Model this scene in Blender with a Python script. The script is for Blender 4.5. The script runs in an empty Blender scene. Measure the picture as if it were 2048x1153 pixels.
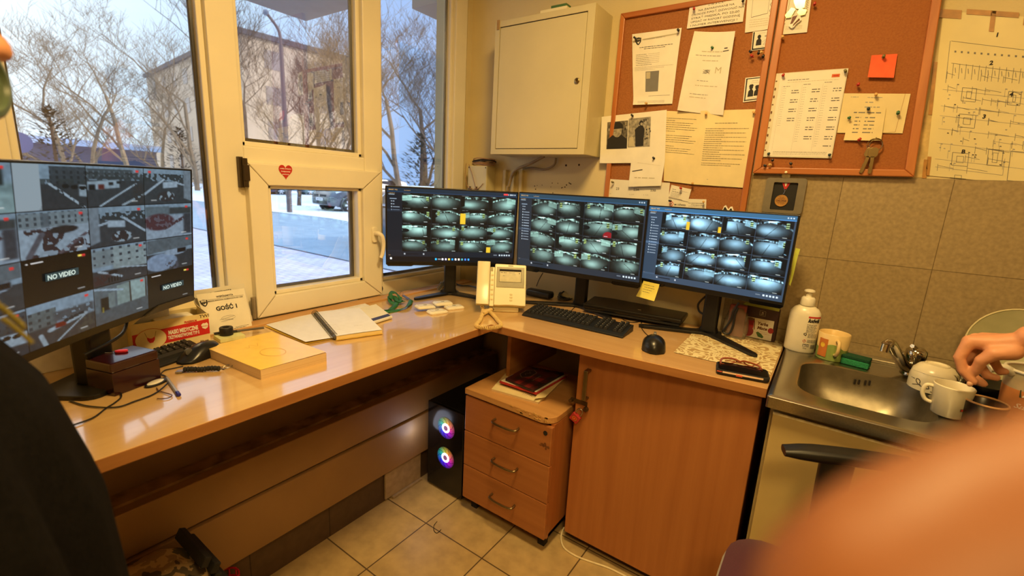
import bpy, bmesh, math, random
import numpy as np
from math import sin, cos, pi, radians as rad
from mathutils import Vector as V, Matrix, Quaternion

random.seed(7)
rng = np.random.default_rng(7)
scene = bpy.context.scene
COL = scene.collection

# ------------------------------------------------------------------ camera
FPX = 912.245
YAW, PIT, ROL = 0.602302247, 0.215956132, 0.0528833297
CAMZ = 1.389
def _cam():
    cy, sy, cp, sp, cr, sr = cos(YAW), sin(YAW), cos(PIT), sin(PIT), cos(ROL), sin(ROL)
    Rz = np.array([[cy, sy, 0], [-sy, cy, 0], [0, 0, 1]])
    B = np.array([[1, 0, 0], [0, 0, -1], [0, 1, 0]])
    Rx = np.array([[1, 0, 0], [0, cp, -sp], [0, sp, cp]])
    Rr = np.array([[cr, -sr, 0], [sr, cr, 0], [0, 0, 1]])
    return Rr @ Rx @ B @ Rz
RM = _cam()
CAM = np.array([0, 0, CAMZ])
cd = bpy.data.cameras.new('camera')
cam = bpy.data.objects.new('camera', cd)
COL.objects.link(cam)
cd.sensor_width = 36.0
cd.lens = FPX / 2048 * 36
cd.clip_start = 0.01
cd.clip_end = 400
m = Matrix(((RM[0][0], -RM[1][0], -RM[2][0], 0), (RM[0][1], -RM[1][1], -RM[2][1], 0), (RM[0][2], -RM[1][2], -RM[2][2], CAMZ), (0, 0, 0, 1)))
cam.matrix_world = m
scene.camera = cam
cd.dof.use_dof = True
cd.dof.focus_distance = 1.6
cd.dof.aperture_fstop = 3.4

def _ray(px, py):
    return RM.T @ np.array([(px - 1024) / FPX, (py - 576.5) / FPX, 1.0])
def at(ax, val, px, py):
    """the world point on the plane axis=val that the photograph shows at this pixel"""
    d = _ray(px, py)
    return V(CAM + d * ((val - CAM[ax]) / d[ax]))
def ax_(x, px, py): return at(0, x, px, py)
def ay_(y, px, py): return at(1, y, px, py)
def az_(z, px, py): return at(2, z, px, py)
def ad_(dist, px, py):
    d = _ray(px, py); d = d / np.linalg.norm(d)
    return V(CAM + d * dist)

# ------------------------------------------------------------------ materials
def lin(c):
    return tuple((v / 12.92 if v <= 0.04045 else ((v + 0.055) / 1.055) ** 2.4) for v in [x / 255 for x in c])
_M = {}
def mat(key, c=(200, 200, 200), rough=0.5, metal=0.0, var=0.06, scale=40.0, bump=0.0, bscale=120.0, spec=0.5, stretch=None, c2=None, coat=0.0, emit=None, trans=0.0, sheen=0.0, alpha=1.0):
    if key in _M: return _M[key]
    M = bpy.data.materials.new(key); M.use_nodes = True
    nt = M.node_tree; N = nt.nodes; L = nt.links
    b = N['Principled BSDF']
    tc = N.new('ShaderNodeTexCoord'); mp = N.new('ShaderNodeMapping')
    L.new(tc.outputs['Object'], mp.inputs['Vector'])
    if stretch: mp.inputs['Scale'].default_value = stretch
    nz = N.new('ShaderNodeTexNoise'); nz.inputs['Scale'].default_value = scale; nz.inputs['Detail'].default_value = 4
    L.new(mp.outputs['Vector'], nz.inputs['Vector'])
    mx = N.new('ShaderNodeMix'); mx.data_type = 'RGBA'
    a = lin(c)
    if c2 is None:
        A = tuple(max(0, x * (1 - var * 1.6)) for x in a); Bc = tuple(min(1, x * (1 + var * 1.6)) for x in a)
    else:
        A, Bc = a, lin(c2)
    mx.inputs[6].default_value = (*A, 1); mx.inputs[7].default_value = (*Bc, 1)
    rp = N.new('ShaderNodeMapRange'); rp.inputs[1].default_value = 0.3; rp.inputs[2].default_value = 0.7
    L.new(nz.outputs['Fac'], rp.inputs[0]); L.new(rp.outputs[0], mx.inputs[0])
    L.new(mx.outputs[2], b.inputs['Base Color'])
    b.inputs['Roughness'].default_value = rough
    b.inputs['Metallic'].default_value = metal
    b.inputs['Specular IOR Level'].default_value = spec
    b.inputs['Coat Weight'].default_value = coat
    b.inputs['Coat Roughness'].default_value = 0.08
    b.inputs['Transmission Weight'].default_value = trans
    b.inputs['Sheen Weight'].default_value = sheen
    b.inputs['Alpha'].default_value = alpha
    if emit:
        b.inputs['Emission Color'].default_value = (*lin(emit[0]), 1); b.inputs['Emission Strength'].default_value = emit[1]
    if bump:
        n2 = N.new('ShaderNodeTexNoise'); n2.inputs['Scale'].default_value = bscale; n2.inputs['Detail'].default_value = 3
        L.new(mp.outputs['Vector'], n2.inputs['Vector'])
        bp = N.new('ShaderNodeBump'); bp.inputs['Strength'].default_value = bump; bp.inputs['Distance'].default_value = 0.01
        L.new(n2.outputs['Fac'], bp.inputs['Height']); L.new(bp.outputs['Normal'], b.inputs['Normal'])
    _M[key] = M
    return M
def grain(key, c1, c2, stretch, rough=0.35, coat=0.0, bump=0.03):
    """wood: long streaks along the axis whose stretch is small"""
    if key in _M: return _M[key]
    M = mat(key, c1, rough, c2=c2, scale=1.0, stretch=stretch, bump=bump, bscale=1.4, coat=coat)
    return M
def tiles(key, axes, size, off, c1, c2, grout, rough=0.4, gw=0.012, bump=0.25, nscale=30.0, offset=0.0):
    """square tiles; axes = the two object axes across the surface"""
    if key in _M: return _M[key]
    M = bpy.data.materials.new(key); M.use_nodes = True
    nt = M.node_tree; N = nt.nodes; L = nt.links; b = N['Principled BSDF']
    tc = N.new('ShaderNodeTexCoord'); sp = N.new('ShaderNodeSeparateXYZ'); L.new(tc.outputs['Object'], sp.inputs[0])
    cb = N.new('ShaderNodeCombineXYZ')
    for k in range(2):
        ma = N.new('ShaderNodeMath'); ma.operation = 'SUBTRACT'; ma.inputs[1].default_value = off[k]
        L.new(sp.outputs[axes[k]], ma.inputs[0])
        mb = N.new('ShaderNodeMath'); mb.operation = 'DIVIDE'; mb.inputs[1].default_value = size[k]
        L.new(ma.outputs[0], mb.inputs[0]); L.new(mb.outputs[0], cb.inputs[k])
    br = N.new('ShaderNodeTexBrick'); br.offset = offset; br.inputs['Scale'].default_value = 1.0
    br.inputs['Brick Width'].default_value = 1.0; br.inputs['Row Height'].default_value = 1.0
    br.inputs['Mortar Size'].default_value = gw; br.inputs['Mortar Smooth'].default_value = 0.3
    br.inputs['Color1'].default_value = (*lin(c1), 1); br.inputs['Color2'].default_value = (*lin(c2), 1); br.inputs['Mortar'].default_value = (*lin(grout), 1)
    L.new(cb.outputs[0], br.inputs['Vector'])
    nz = N.new('ShaderNodeTexNoise'); nz.inputs['Scale'].default_value = nscale; nz.inputs['Detail'].default_value = 6
    L.new(tc.outputs['Object'], nz.inputs['Vector'])
    mr = N.new('ShaderNodeMapRange'); mr.inputs[1].default_value = .3; mr.inputs[2].default_value = .7; mr.inputs[3].default_value = .82; mr.inputs[4].default_value = 1.12
    L.new(nz.outputs['Fac'], mr.inputs[0])
    vm = N.new('ShaderNodeVectorMath'); vm.operation = 'SCALE'
    L.new(br.outputs['Color'], vm.inputs[0]); L.new(mr.outputs[0], vm.inputs['Scale'])
    L.new(vm.outputs[0], b.inputs['Base Color'])
    b.inputs['Roughness'].default_value = rough
    bp = N.new('ShaderNodeBump'); bp.invert = True; bp.inputs['Strength'].default_value = bump; bp.inputs['Distance'].default_value = 0.004
    L.new(br.outputs['Fac'], bp.inputs['Height']); L.new(bp.outputs['Normal'], b.inputs['Normal'])
    _M[key] = M
    return M
def attr_mat(key, strength, rough=0.25, spec=0.3, emissive=True):
    if key in _M: return _M[key]
    M = bpy.data.materials.new(key); M.use_nodes = True
    nt = M.node_tree; N = nt.nodes; L = nt.links; b = N['Principled BSDF']
    a = N.new('ShaderNodeAttribute'); a.attribute_name = 'col'
    if emissive:
        b.inputs['Base Color'].default_value = (0.01, 0.01, 0.012, 1)
        L.new(a.outputs['Color'], b.inputs['Emission Color']); b.inputs['Emission Strength'].default_value = strength
    else:
        L.new(a.outputs['Color'], b.inputs['Base Color'])
    b.inputs['Roughness'].default_value = rough; b.inputs['Specular IOR Level'].default_value = spec
    _M[key] = M
    return M
def glass_mat(key, tint=(1, 1, 1), refl=1.0, rough=0.0):
    if key in _M: return _M[key]
    M = bpy.data.materials.new(key); M.use_nodes = True
    nt = M.node_tree; N = nt.nodes; L = nt.links
    N.remove(N['Principled BSDF']); out = N['Material Output']
    tr = N.new('ShaderNodeBsdfTransparent'); tr.inputs[0].default_value = (*tint, 1)
    gl = N.new('ShaderNodeBsdfGlossy'); gl.inputs['Roughness'].default_value = rough
    fr = N.new('ShaderNodeFresnel'); fr.inputs[0].default_value = 1.5
    ml = N.new('ShaderNodeMath'); ml.operation = 'MULTIPLY'; ml.inputs[1].default_value = refl; ml.use_clamp = True
    nz = N.new('ShaderNodeTexNoise'); nz.inputs['Scale'].default_value = 3.0
    mr = N.new('ShaderNodeMapRange'); mr.inputs[3].default_value = .95; mr.inputs[4].default_value = 1.05
    m2 = N.new('ShaderNodeMath'); m2.operation = 'MULTIPLY'
    L.new(nz.outputs['Fac'], mr.inputs[0]); L.new(fr.outputs[0], ml.inputs[0]); L.new(ml.outputs[0], m2.inputs[0]); L.new(mr.outputs[0], m2.inputs[1])
    mx = N.new('ShaderNodeMixShader'); L.new(m2.outputs[0], mx.inputs[0]); L.new(tr.outputs[0], mx.inputs[1]); L.new(gl.outputs[0], mx.inputs[2])
    L.new(mx.outputs[0], out.inputs['Surface'])
    _M[key] = M
    return M

INK = dict(k=(28, 26, 26), g=(120, 118, 112), l=(168, 164, 152), r=(200, 40, 36), w=(240, 238, 230), y=(236, 196, 60), o=(214, 110, 50), b=(50, 60, 110), n=(110, 70, 40), e=(90, 140, 70), f=(246, 240, 225), m=(70, 66, 62), c=(190, 180, 150), t=(185, 150, 105))
def ink(k): return mat('ink_' + k, INK[k], 0.7, var=0.03)

# ------------------------------------------------------------------ mesh builder
class MB:
    def __init__(s): s.v = []; s.f = []; s.mi = []
    def add(s, vs, fs, mi=0, M=None):
        o = len(s.v)
        s.v += [tuple(M @ V(p)) if M is not None else tuple(p) for p in vs]
        s.f += [tuple(i + o for i in f) for f in fs]; s.mi += [mi] * len(fs)
        return s
    def box(s, lo, hi, mi=0, M=None):
        x0, y0, z0 = lo; x1, y1, z1 = hi
        vs = [(x0, y0, z0), (x1, y0, z0), (x1, y1, z0), (x0, y1, z0), (x0, y0, z1), (x1, y0, z1), (x1, y1, z1), (x0, y1, z1)]
        return s.add(vs, [(3, 2, 1, 0), (4, 5, 6, 7), (0, 1, 5, 4), (1, 2, 6, 5), (2, 3, 7, 6), (3, 0, 4, 7)], mi, M)
    def prism(s, poly, d, mi=0, M=None):
        """poly: 3D points of one face, d: extrusion vector"""
        n = len(poly); d = V(d)
        vs = [V(p) for p in poly] + [V(p) + d for p in poly]
        fs = [tuple(range(n))[::-1], tuple(range(n, 2 * n))] + [(i, (i + 1) % n, n + (i + 1) % n, n + i) for i in range(n)]
        return s.add(vs, fs, mi, M)
    def quad(s, a, b, c, d, mi=0): return s.add([a, b, c, d], [(0, 1, 2, 3)], mi)
    def tube(s, pts, r, n=8, mi=0, caps=True, closed=False, M=None):
        pts = [V(p) for p in pts]; k = len(pts)
        rs = r if isinstance(r, (list, tuple)) else [r] * k
        vs = []; fs = []
        up = None
        for i, p in enumerate(pts):
            if closed: t = pts[(i + 1) % k] - pts[i - 1]
            else: t = pts[min(i + 1, k - 1)] - pts[max(i - 1, 0)]
            if t.length < 1e-9: t = V((0, 0, 1))
            t.normalize()
            if up is None:
                up = V((0, 0, 1)) if abs(t.z) < 0.9 else V((1, 0, 0))
            a = t.cross(up)
            if a.length < 1e-6: a = t.cross(V((0.3, 1, 0.2)))
            a.normalize(); up2 = a.cross(t); up = up2
            for j in range(n):
                w = 2 * pi * j / n
                vs.append(p + (a * cos(w) + up2 * sin(w)) * rs[i])
        m_ = k if closed else k - 1
        for i in range(m_):
            i2 = (i + 1) % k
            for j in range(n):
                j2 = (j + 1) % n
                fs.append((i * n + j, i * n + j2, i2 * n + j2, i2 * n + j))
        if caps and not closed:
            fs.append(tuple(range(n))[::-1]); fs.append(tuple((k - 1) * n + j for j in range(n)))
        return s.add(vs, fs, mi, M)
    def lathe(s, prof, n=24, mi=0, M=None, cap0=True, cap1=True, sx=1, sy=1):
        """prof: list of (r,z); turned about local z"""
        vs = []; fs = []; k = len(prof)
        for r, z in prof:
            for j in range(n):
                w = 2 * pi * j / n; vs.append((r * cos(w) * sx, r * sin(w) * sy, z))
        for i in range(k - 1):
            for j in range(n):
                j2 = (j + 1) % n
                fs.append((i * n + j, i * n + j2, (i + 1) * n + j2, (i + 1) * n + j))
        if cap0: fs.append(tuple(range(n))[::-1])
        if cap1: fs.append(tuple((k - 1) * n + j for j in range(n)))
        return s.add(vs, fs, mi, M)
    def grid(s, fn, nu, nv, mi=0):
        """fn(u,v) -> point, u,v in 0..1"""
        vs = [fn(i / nu, j / nv) for j in range(nv + 1) for i in range(nu + 1)]
        fs = [(j * (nu + 1) + i, j * (nu + 1) + i + 1, (j + 1) * (nu + 1) + i + 1, (j + 1) * (nu + 1) + i) for j in range(nv) for i in range(nu)]
        return s.add(vs, fs, mi)
    def ball(s, c, r, nu=12, nv=8, mi=0, sc=(1, 1, 1), M=None):
        pr = [(max(1e-4, r * sin(pi * i / nv)), -r * cos(pi * i / nv)) for i in range(nv + 1)]
        T = Matrix.Translation(c) @ Matrix.Diagonal((*sc, 1))
        return s.lathe(pr, nu, mi, (M @ T) if M is not None else T)
    def loft(s, rings, mi=0, caps=True, M=None):
        n = len(rings[0]); vs = [p for r in rings for p in r]; fs = []
        for i in range(len(rings) - 1):
            for j in range(n):
                j2 = (j + 1) % n; fs.append((i * n + j, i * n + j2, (i + 1) * n + j2, (i + 1) * n + j))
        if caps: fs.append(tuple(range(n))[::-1]); fs.append(tuple((len(rings) - 1) * n + j for j in range(n)))
        return s.add(vs, fs, mi, M)
    def build(s, name, mats, parent=None, smooth=False, bev=0.0, seg=2, sub=0, loc=None, fix=True, ang=40):
        me = bpy.data.meshes.new(name)
        vs = s.v
        if loc is not None: vs = [(x - loc[0], y - loc[1], z - loc[2]) for x, y, z in s.v]
        me.from_pydata(vs, [], s.f)
        for M in (mats if isinstance(mats, (list, tuple)) else [mats]): me.materials.append(M)
        if any(s.mi): me.polygons.foreach_set('material_index', s.mi)
        if fix:
            bm = bmesh.new(); bm.from_mesh(me); bmesh.ops.recalc_face_normals(bm, faces=bm.faces); bm.to_mesh(me); bm.free()
        if smooth:
            me.polygons.foreach_set('use_smooth', [True] * len(me.polygons))
        o = bpy.data.objects.new(name, me); COL.objects.link(o)
        if loc is not None: o.location = loc
        if bev:
            b = o.modifiers.new('bevel', 'BEVEL'); b.width = bev; b.segments = seg; b.limit_method = 'ANGLE'; b.angle_limit = rad(ang); b.harden_normals = False
        if sub:
            b = o.modifiers.new('sub', 'SUBSURF'); b.levels = sub; b.render_levels = sub
        if smooth and not sub:
            try:
                sm = bmesh.new(); sm.from_mesh(me)
                for e in sm.edges:
                    if len(e.link_faces) == 2 and e.calc_face_angle(0) > rad(48): e.smooth = False
                sm.to_mesh(me); sm.free()
            except Exception: pass
        if parent is not None: o.parent = parent
        return o

def tag(o, label=None, cat=None, group=None, kind=None):
    if label: o['label'] = label
    if cat: o['category'] = cat
    if group: o['group'] = group
    if kind: o['kind'] = kind
    return o
def thing(name, label, cat, group=None):
    o = bpy.data.objects.new(name, None); COL.objects.link(o); o.empty_display_size = 0.05
    return tag(o, label, cat, group)
def struct(name, mb, mats, label=None, parent=None, **k):
    o = mb.build(name, mats, parent, **k)
    if parent is None: tag(o, label, None, None, 'structure')
    return o
def place(o, loc, rz=0.0):
    o.location = loc; o.rotation_euler = (0, 0, rz); return o
def dup(root, loc, rz=0.0, label=None):
    r = root.copy(); COL.objects.link(r); r.location = loc; r.rotation_euler = (0, 0, rz)
    if label: r['label'] = label
    for ch in list(root.children):
        c = ch.copy(); COL.objects.link(c); c.parent = r
        for g in ch.children:
            d = g.copy(); COL.objects.link(d); d.parent = c
    return r
def basis(o, x, y, z):
    return Matrix(((x[0], y[0], z[0], o[0]), (x[1], y[1], z[1], o[1]), (x[2], y[2], z[2], o[2]), (0, 0, 0, 1)))
def spline(pts, n=8):
    P = [V(p) for p in pts]; out = []
    for i in range(len(P) - 1):
        p0 = P[max(i - 1, 0)]; p1 = P[i]; p2 = P[i + 1]; p3 = P[min(i + 2, len(P) - 1)]
        for k in range(n):
            t = k / n
            out.append(0.5 * ((2 * p1) + (p2 - p0) * t + (2 * p0 - 5 * p1 + 4 * p2 - p3) * t * t + (3 * p1 - p0 - 3 * p2 + p3) * t ** 3))
    out.append(P[-1]); return out
def rrect(w, h, r, n=5, cx=0, cy=0):
    out = []
    for (x, y, a0) in ((w / 2 - r, h / 2 - r, 0), (-w / 2 + r, h / 2 - r, pi / 2), (-w / 2 + r, -h / 2 + r, pi), (w / 2 - r, -h / 2 + r, 1.5 * pi)):
        for i in range(n + 1):
            a = a0 + pi / 2 * i / n; out.append((cx + x + r * cos(a), cy + y + r * sin(a)))
    return out

# ------------------------------------------------------------------ lettering
_T = {}
def text_geom(s, bold=0.0, italic=0.0):
    k = (s, bold, italic)
    if k in _T: return _T[k]
    cu = bpy.data.curves.new('t', 'FONT'); cu.body = s; cu.resolution_u = 2; cu.offset = bold; cu.shear = italic
    ob = bpy.data.objects.new('t', cu)
    me = bpy.data.meshes.new_from_object(ob)
    vs = [(v.co.x, v.co.y) for v in me.vertices]; fs = [tuple(p.vertices) for p in me.polygons]
    w = max([v[0] for v in vs], default=0)
    bpy.data.objects.remove(ob); bpy.data.curves.remove(cu); bpy.data.meshes.remove(me)
    _T[k] = (vs, fs, w)
    return _T[k]
def put_text(mb, s, O, X, Y, h, mi, align='l', bold=0.0, italic=0.0, width=None):
    """O origin on baseline, X/Y unit directions, h cap height in metres (font size = h/0.7)"""
    vs, fs, w = text_geom(s, bold, italic); sz = h / 0.7
    sx = sz if width is None else width / max(w, 1e-6)
    dx = {'l': 0, 'c': -w * sx / 2, 'r': -w * sx}[align]
    mb.add([V(O) + X * (x * sx + dx) + Y * (y * sz) for x, y in vs], fs, mi)

class Sheet:
    """a paper sheet or printed panel: corners TL,TR,BR,BL in the world, drawn on in 0..1 coordinates"""
    def __init__(s, P, thick=0.0006, bow=None, nu=6, nv=6, lift=0.0005):
        s.P = [V(p) for p in P]; s.U = (s.P[1] - s.P[0]).normalized(); d = (s.P[3] - s.P[0])
        s.N = -(s.U.cross(d)).normalized(); s.D = -(s.U.cross(s.N)).normalized()
        if s.D.dot(d) < 0: s.D = -s.D
        s.w = (s.P[1] - s.P[0]).length; s.h = d.length
        s.bow = bow or (lambda u, v: 0.0); s.lift = lift; s.mb = MB(); s.mats = []; s.thick = thick
        s.nu, s.nv = nu, nv
    def pt(s, u, v, e=0.0):
        P = s.P
        p = P[0] * ((1 - u) * (1 - v)) + P[1] * (u * (1 - v)) + P[2] * (u * v) + P[3] * ((1 - u) * v)
        return p + s.N * (s.bow(u, v) + e)
    def m(s, M):
        if M not in s.mats: s.mats.append(M)
        return s.mats.index(M)
    def base(s, M):
        i = s.m(M)
        s.mb.grid(lambda u, v: s.pt(u, v), s.nu, s.nv, i)
        return s
    def rect(s, u0, v0, u1, v1, c, e=1.0, n=1):
        s.mb.grid(lambda a, b: s.pt(u0 + (u1 - u0) * a, v0 + (v1 - v0) * b, s.lift * e), n, n, s.m(ink(c) if isinstance(c, str) else c)); return s
    def poly(s, pts, c, e=1.0):
        s.mb.add([s.pt(u, v, s.lift * e) for u, v in pts], [tuple(range(len(pts)))], s.m(ink(c) if isinstance(c, str) else c)); return s
    def line(s, pts, wd, c, e=1.0):
        mi = s.m(ink(c) if isinstance(c, str) else c)
        for a, b in zip(pts[:-1], pts[1:]):
            A = s.pt(*a, s.lift * e); B = s.pt(*b, s.lift * e); t = (B - A)
            if t.length < 1e-6: continue
            k_ = max(1, int(t.length / .03)) if s.P else 1
            if k_ > 1:
                pp = [s.pt(a[0] + (b[0] - a[0]) * i / k_, a[1] + (b[1] - a[1]) * i / k_, s.lift * e) for i in range(k_ + 1)]
                q = t.normalized().cross(s.N) * (wd / 2)
                for A2, B2 in zip(pp[:-1], pp[1:]): s.mb.quad(A2 - q, B2 - q, B2 + q, A2 + q, mi)
                continue
            q = t.normalized().cross(s.N) * (wd / 2)
            s.mb.quad(A - q, B - q, B + q, A + q, mi)
        return s
    def text(s, u, v, h, st, c='k', align='l', bold=0.0, italic=0.0, e=1.2, width=None, rot=0.0):
        vs, fs, w = text_geom(st, bold, italic); sz = h / 0.7; sx = sz if width is None else width / max(w, 1e-6)
        dx = {'l': 0, 'c': -w * sx / 2, 'r': -w * sx}[align]; cr_, sr_ = cos(rot), sin(rot)
        out = []
        for x, y in vs:
            X = x * sx + dx; Y = y * sz
            out.append(s.pt(u + (X * cr_ - Y * sr_) / s.w, v - (Y * cr_ + X * sr_) / s.h, s.lift * e))
        s.mb.add(out, fs, s.m(ink(c) if isinstance(c, str) else c)); return s
    def words(s, u0, u1, v, hh, c='g', fill=0.8):
        """a line of print too small to read: strokes grouped as words"""
        mi = s.m(ink(c)); u = u0; dv = hh / s.h / 2
        while u < u1 - 0.004:
            L = min(random.uniform(0.6, 3.2) * hh * 2.2 / s.w, u1 - u)
            s.mb.add([s.pt(u, v - dv, s.lift), s.pt(u + L, v - dv, s.lift), s.pt(u + L, v + dv, s.lift), s.pt(u, v + dv, s.lift)], [(0, 1, 2, 3)], mi)
            u += L + hh * random.uniform(0.6, 1.1) / s.w * 1.2
        return s
    def build(s, name, parent=None, solid=True):
        o = s.mb.build(name, s.mats, parent, fix=False)
        # faces look towards N
        me = o.data
        bm = bmesh.new(); bm.from_mesh(me)
        for f in bm.faces:
            f.normal_update()
            if f.normal.dot(s.N) < 0: f.normal_flip()
        bm.to_mesh(me); bm.free()
        me.polygons.foreach_set('use_smooth', [True] * len(me.polygons))
        return o
def circle(cu, cv, ru, rv, n=20, a0=0.0, a1=2 * pi):
    return [(cu + ru * cos(a0 + (a1 - a0) * i / n), cv + rv * sin(a0 + (a1 - a0) * i / n)) for i in range(n + (0 if a1 - a0 > 6.28 else 1))]

def color_grid(name, arr, fn, M, parent):
    """arr: HxWx3 sRGB 0..1, drawn on a fine grid of vertices; fn(u,v)->point (v down)"""
    H, W, _ = arr.shape
    us, vs_ = np.linspace(0, 1, W), np.linspace(0, 1, H)
    pts = [fn(u, v) for v in vs_ for u in us]
    me = bpy.data.meshes.new(name)
    idx = np.arange(H * W).reshape(H, W)
    f = np.stack([idx[:-1, :-1], idx[1:, :-1], idx[1:, 1:], idx[:-1, 1:]], -1).reshape(-1, 4)
    me.from_pydata(pts, [], f.tolist())
    a = np.clip(arr, 0, 1).reshape(-1, 3); l = np.where(a <= 0.04045, a / 12.92, ((a + 0.055) / 1.055) ** 2.4)
    ca = me.color_attributes.new('col', 'FLOAT_COLOR', 'POINT')
    ca.data.foreach_set('color', np.concatenate([l, np.ones((H * W, 1))], 1).astype(np.float32).ravel())
    me.materials.append(M)
    o = bpy.data.objects.new(name, me); COL.objects.link(o)
    if parent is not None: o.parent = parent
    return o
# ================================================================== the room
XW, YW, ZC, ZD = -1.69, 1.975, 2.68, 0.864
XE, YS = 1.75, -2.0
wallp = mat('wall_paint', (216, 198, 148), 0.75, var=0.05, scale=3.0, bump=0.08, bscale=220)
frame_white = mat('window_plastic', (240, 231, 206), 0.32, var=0.02, scale=6)
floor_m = tiles('floor_tiles', (0, 1), (0.2995, 0.2995), (-0.889, 1.186), (190, 164, 116), (184, 157, 108), (92, 74, 50), 0.38, 0.010, 0.3, 18)
tile_m = tiles('wall_tiles', (0, 2), (0.281, 0.284), (0.001, 1.485), (166, 146, 108), (161, 141, 103), (118, 100, 70), 0.36, 0.005, 0.25, 90)

struct('floor', MB().box((XW - .3, YS - .1, -0.12), (XE + .1, YW + .1, 0)), floor_m, 'beige square floor tiles with dark joints')
struct('ceiling', MB().box((XW - .3, YS - .1, ZC), (XE + .1, YW + .1, ZC + .1)), mat('ceiling_paint', (226, 214, 180), 0.8, scale=2), 'plain painted ceiling')
struct('wall_right', MB().box((XW - .12, YW, 0), (XE + .1, YW + .12, ZC)), wallp, 'yellowish painted wall behind cabinet and cork boards')
struct('wall_tiled', MB().box((-0.31, YW - .006, 0.3), (XE, YW - .0002, 1.485)), tile_m, 'brown square tiles on the wall above the sink')
struct('wall_back', MB().box((XW - .3, YS - .1, 0), (XE + .1, YS, ZC)), wallp, 'plain painted wall behind the camera')
struct('wall_far', MB().box((XE, YS - .1, 0), (XE + .1, YW + .1, ZC)), wallp, 'plain painted wall facing the window')
w = MB()
w.box((XW - .22, YS, 0), (XW, 0.19, ZC)); w.box((XW - .22, 1.936, 0.0), (XW, YW + .1, ZC)); w.box((XW - .22, 0.19, 2.551), (XW, 1.936, ZC))
w.box((XW - .22, 0.19, 0), (XW + .16, 1.936, 0.845))
struct('wall_window', w, wallp, 'painted wall around and under the window')
# cladding of the parapet under the desk
clad = mat('cladding_board', (150, 116, 76), 0.5, var=0.10, scale=2.5, stretch=(1, 1, 1), bump=0.05)
dark = mat('dark_gap', (34, 26, 20), 0.9)
struct('trim_1', MB().box((-1.53, -0.8, 0.36), (-1.405, 1.93, 0.497)), clad, 'upper horizontal board of the cladding under the desk', bev=.003)
struct('trim_2', MB().box((-1.53, -0.8, 0.158), (-1.398, 1.93, 0.352)), clad, 'lower horizontal board of the cladding under the desk', bev=.003)
struct('trim_3', MB().box((-1.53, -0.8, 0.497), (-1.50, 1.93, 0.845)), mat('parapet_paint', (116, 88, 60), 0.6, var=.12, scale=4), 'dull painted band right under the desk', bev=.002)
struct('trim_4', MB().box((-1.50, -0.8, 0.497), (-1.44, 1.93, 0.505)), mat('ledge_dirt', (134, 104, 70), 0.9, var=.35, scale=14), 'dirty narrow ledge along the cladding')
struct('baseboard_window', MB().box((-1.53, -0.8, 0), (-1.43, 1.93, 0.158)), tiles('base_tiles', (1, 2), (0.2995, .3), (.0, -.1), (86, 66, 50), (80, 62, 46), (50, 38, 30), .5, .008, .2), 'dark tiled skirting under the cladding')
t = MB().box((-1.428, 1.165, 0.012), (-1.418, 1.375, 0.15))
t.box((-1.428, 1.20, 0.0), (-1.408, 1.375, 0.012), 0)
struct('baseboard_loose', t, mat('loose_tile', (172, 150, 122), .4, var=.08), 'paler loose skirting tile beside the computer tower', bev=.002)
struct('trim_5', MB().box((-1.66, .19, .845), (-1.60, 1.93, .8715)), grain('sill_wood', (205, 160, 105), (176, 124, 74), (12, .8, 12), .4), 'wooden sill strip at the foot of the window', bev=.003)

# ------------------------------------------------------------------ window
def yz(y0, y1, z0, z1, x0, x1): return (x0, y0, z0), (x1, y1, z1)
wm = MB()
FX0, FX1 = XW - .07, XW
for a in ((0.19, 0.245, .86, 2.55), (0.712, 0.797, .86, 2.55), (1.293, 1.386, .86, 2.55), (1.852, 1.935, .86, 2.55)):
    wm.box(*yz(*a, FX0, FX1))
for a in ((0.245, 0.712, .86, .958), (1.386, 1.852, .86, .925), (0.797, 1.293, 1.425, 1.482), (0.797, 1.293, .845, .885), (.19, 1.935, 2.46, 2.55)):
    wm.box(*yz(*a, FX0 + .002, FX1 - .002))
# glazing beads
for (y0, y1, z0, z1) in ((.245, .712, .958, 2.46), (1.386, 1.852, .925, 2.46), (.797, 1.293, 1.482, 2.46)):
    for a in ((y0, y0 + .018, z0, z1), (y1 - .018, y1, z0, z1), (y0, y1, z0, z0 + .018)):
        wm.box(*yz(*a, FX0 + .01, FX1 - .02))
win = struct('window_1', wm, frame_white, 'cream plastic window of three lights with a small opening casement', bev=.004)
gm = glass_mat('window_glass', (.96, .98, .98), 6.0)
gask = mat('gasket', (22, 24, 30), .5)
for (y0, y1, z0, z1) in ((.263, .694, .976, 2.46), (1.404, 1.834, .943, 2.46), (.815, 1.275, 1.50, 2.46)):
    MB().quad((XW - .045, y0, z0), (XW - .045, y1, z0), (XW - .045, y1, z1), (XW - .045, y0, z1)).build('glass_pane', gm, win, fix=False)
    g = MB()
    for a in ((y0, y1, z0 - .002, z0 + .012), (y0, y0 + .007, z0, z1), (y1 - .012, y1 + .002, z0, z1)):
        g.box(*yz(*a, XW - .052, XW - .0455))
    g.build('gasket', gask, win)
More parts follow.
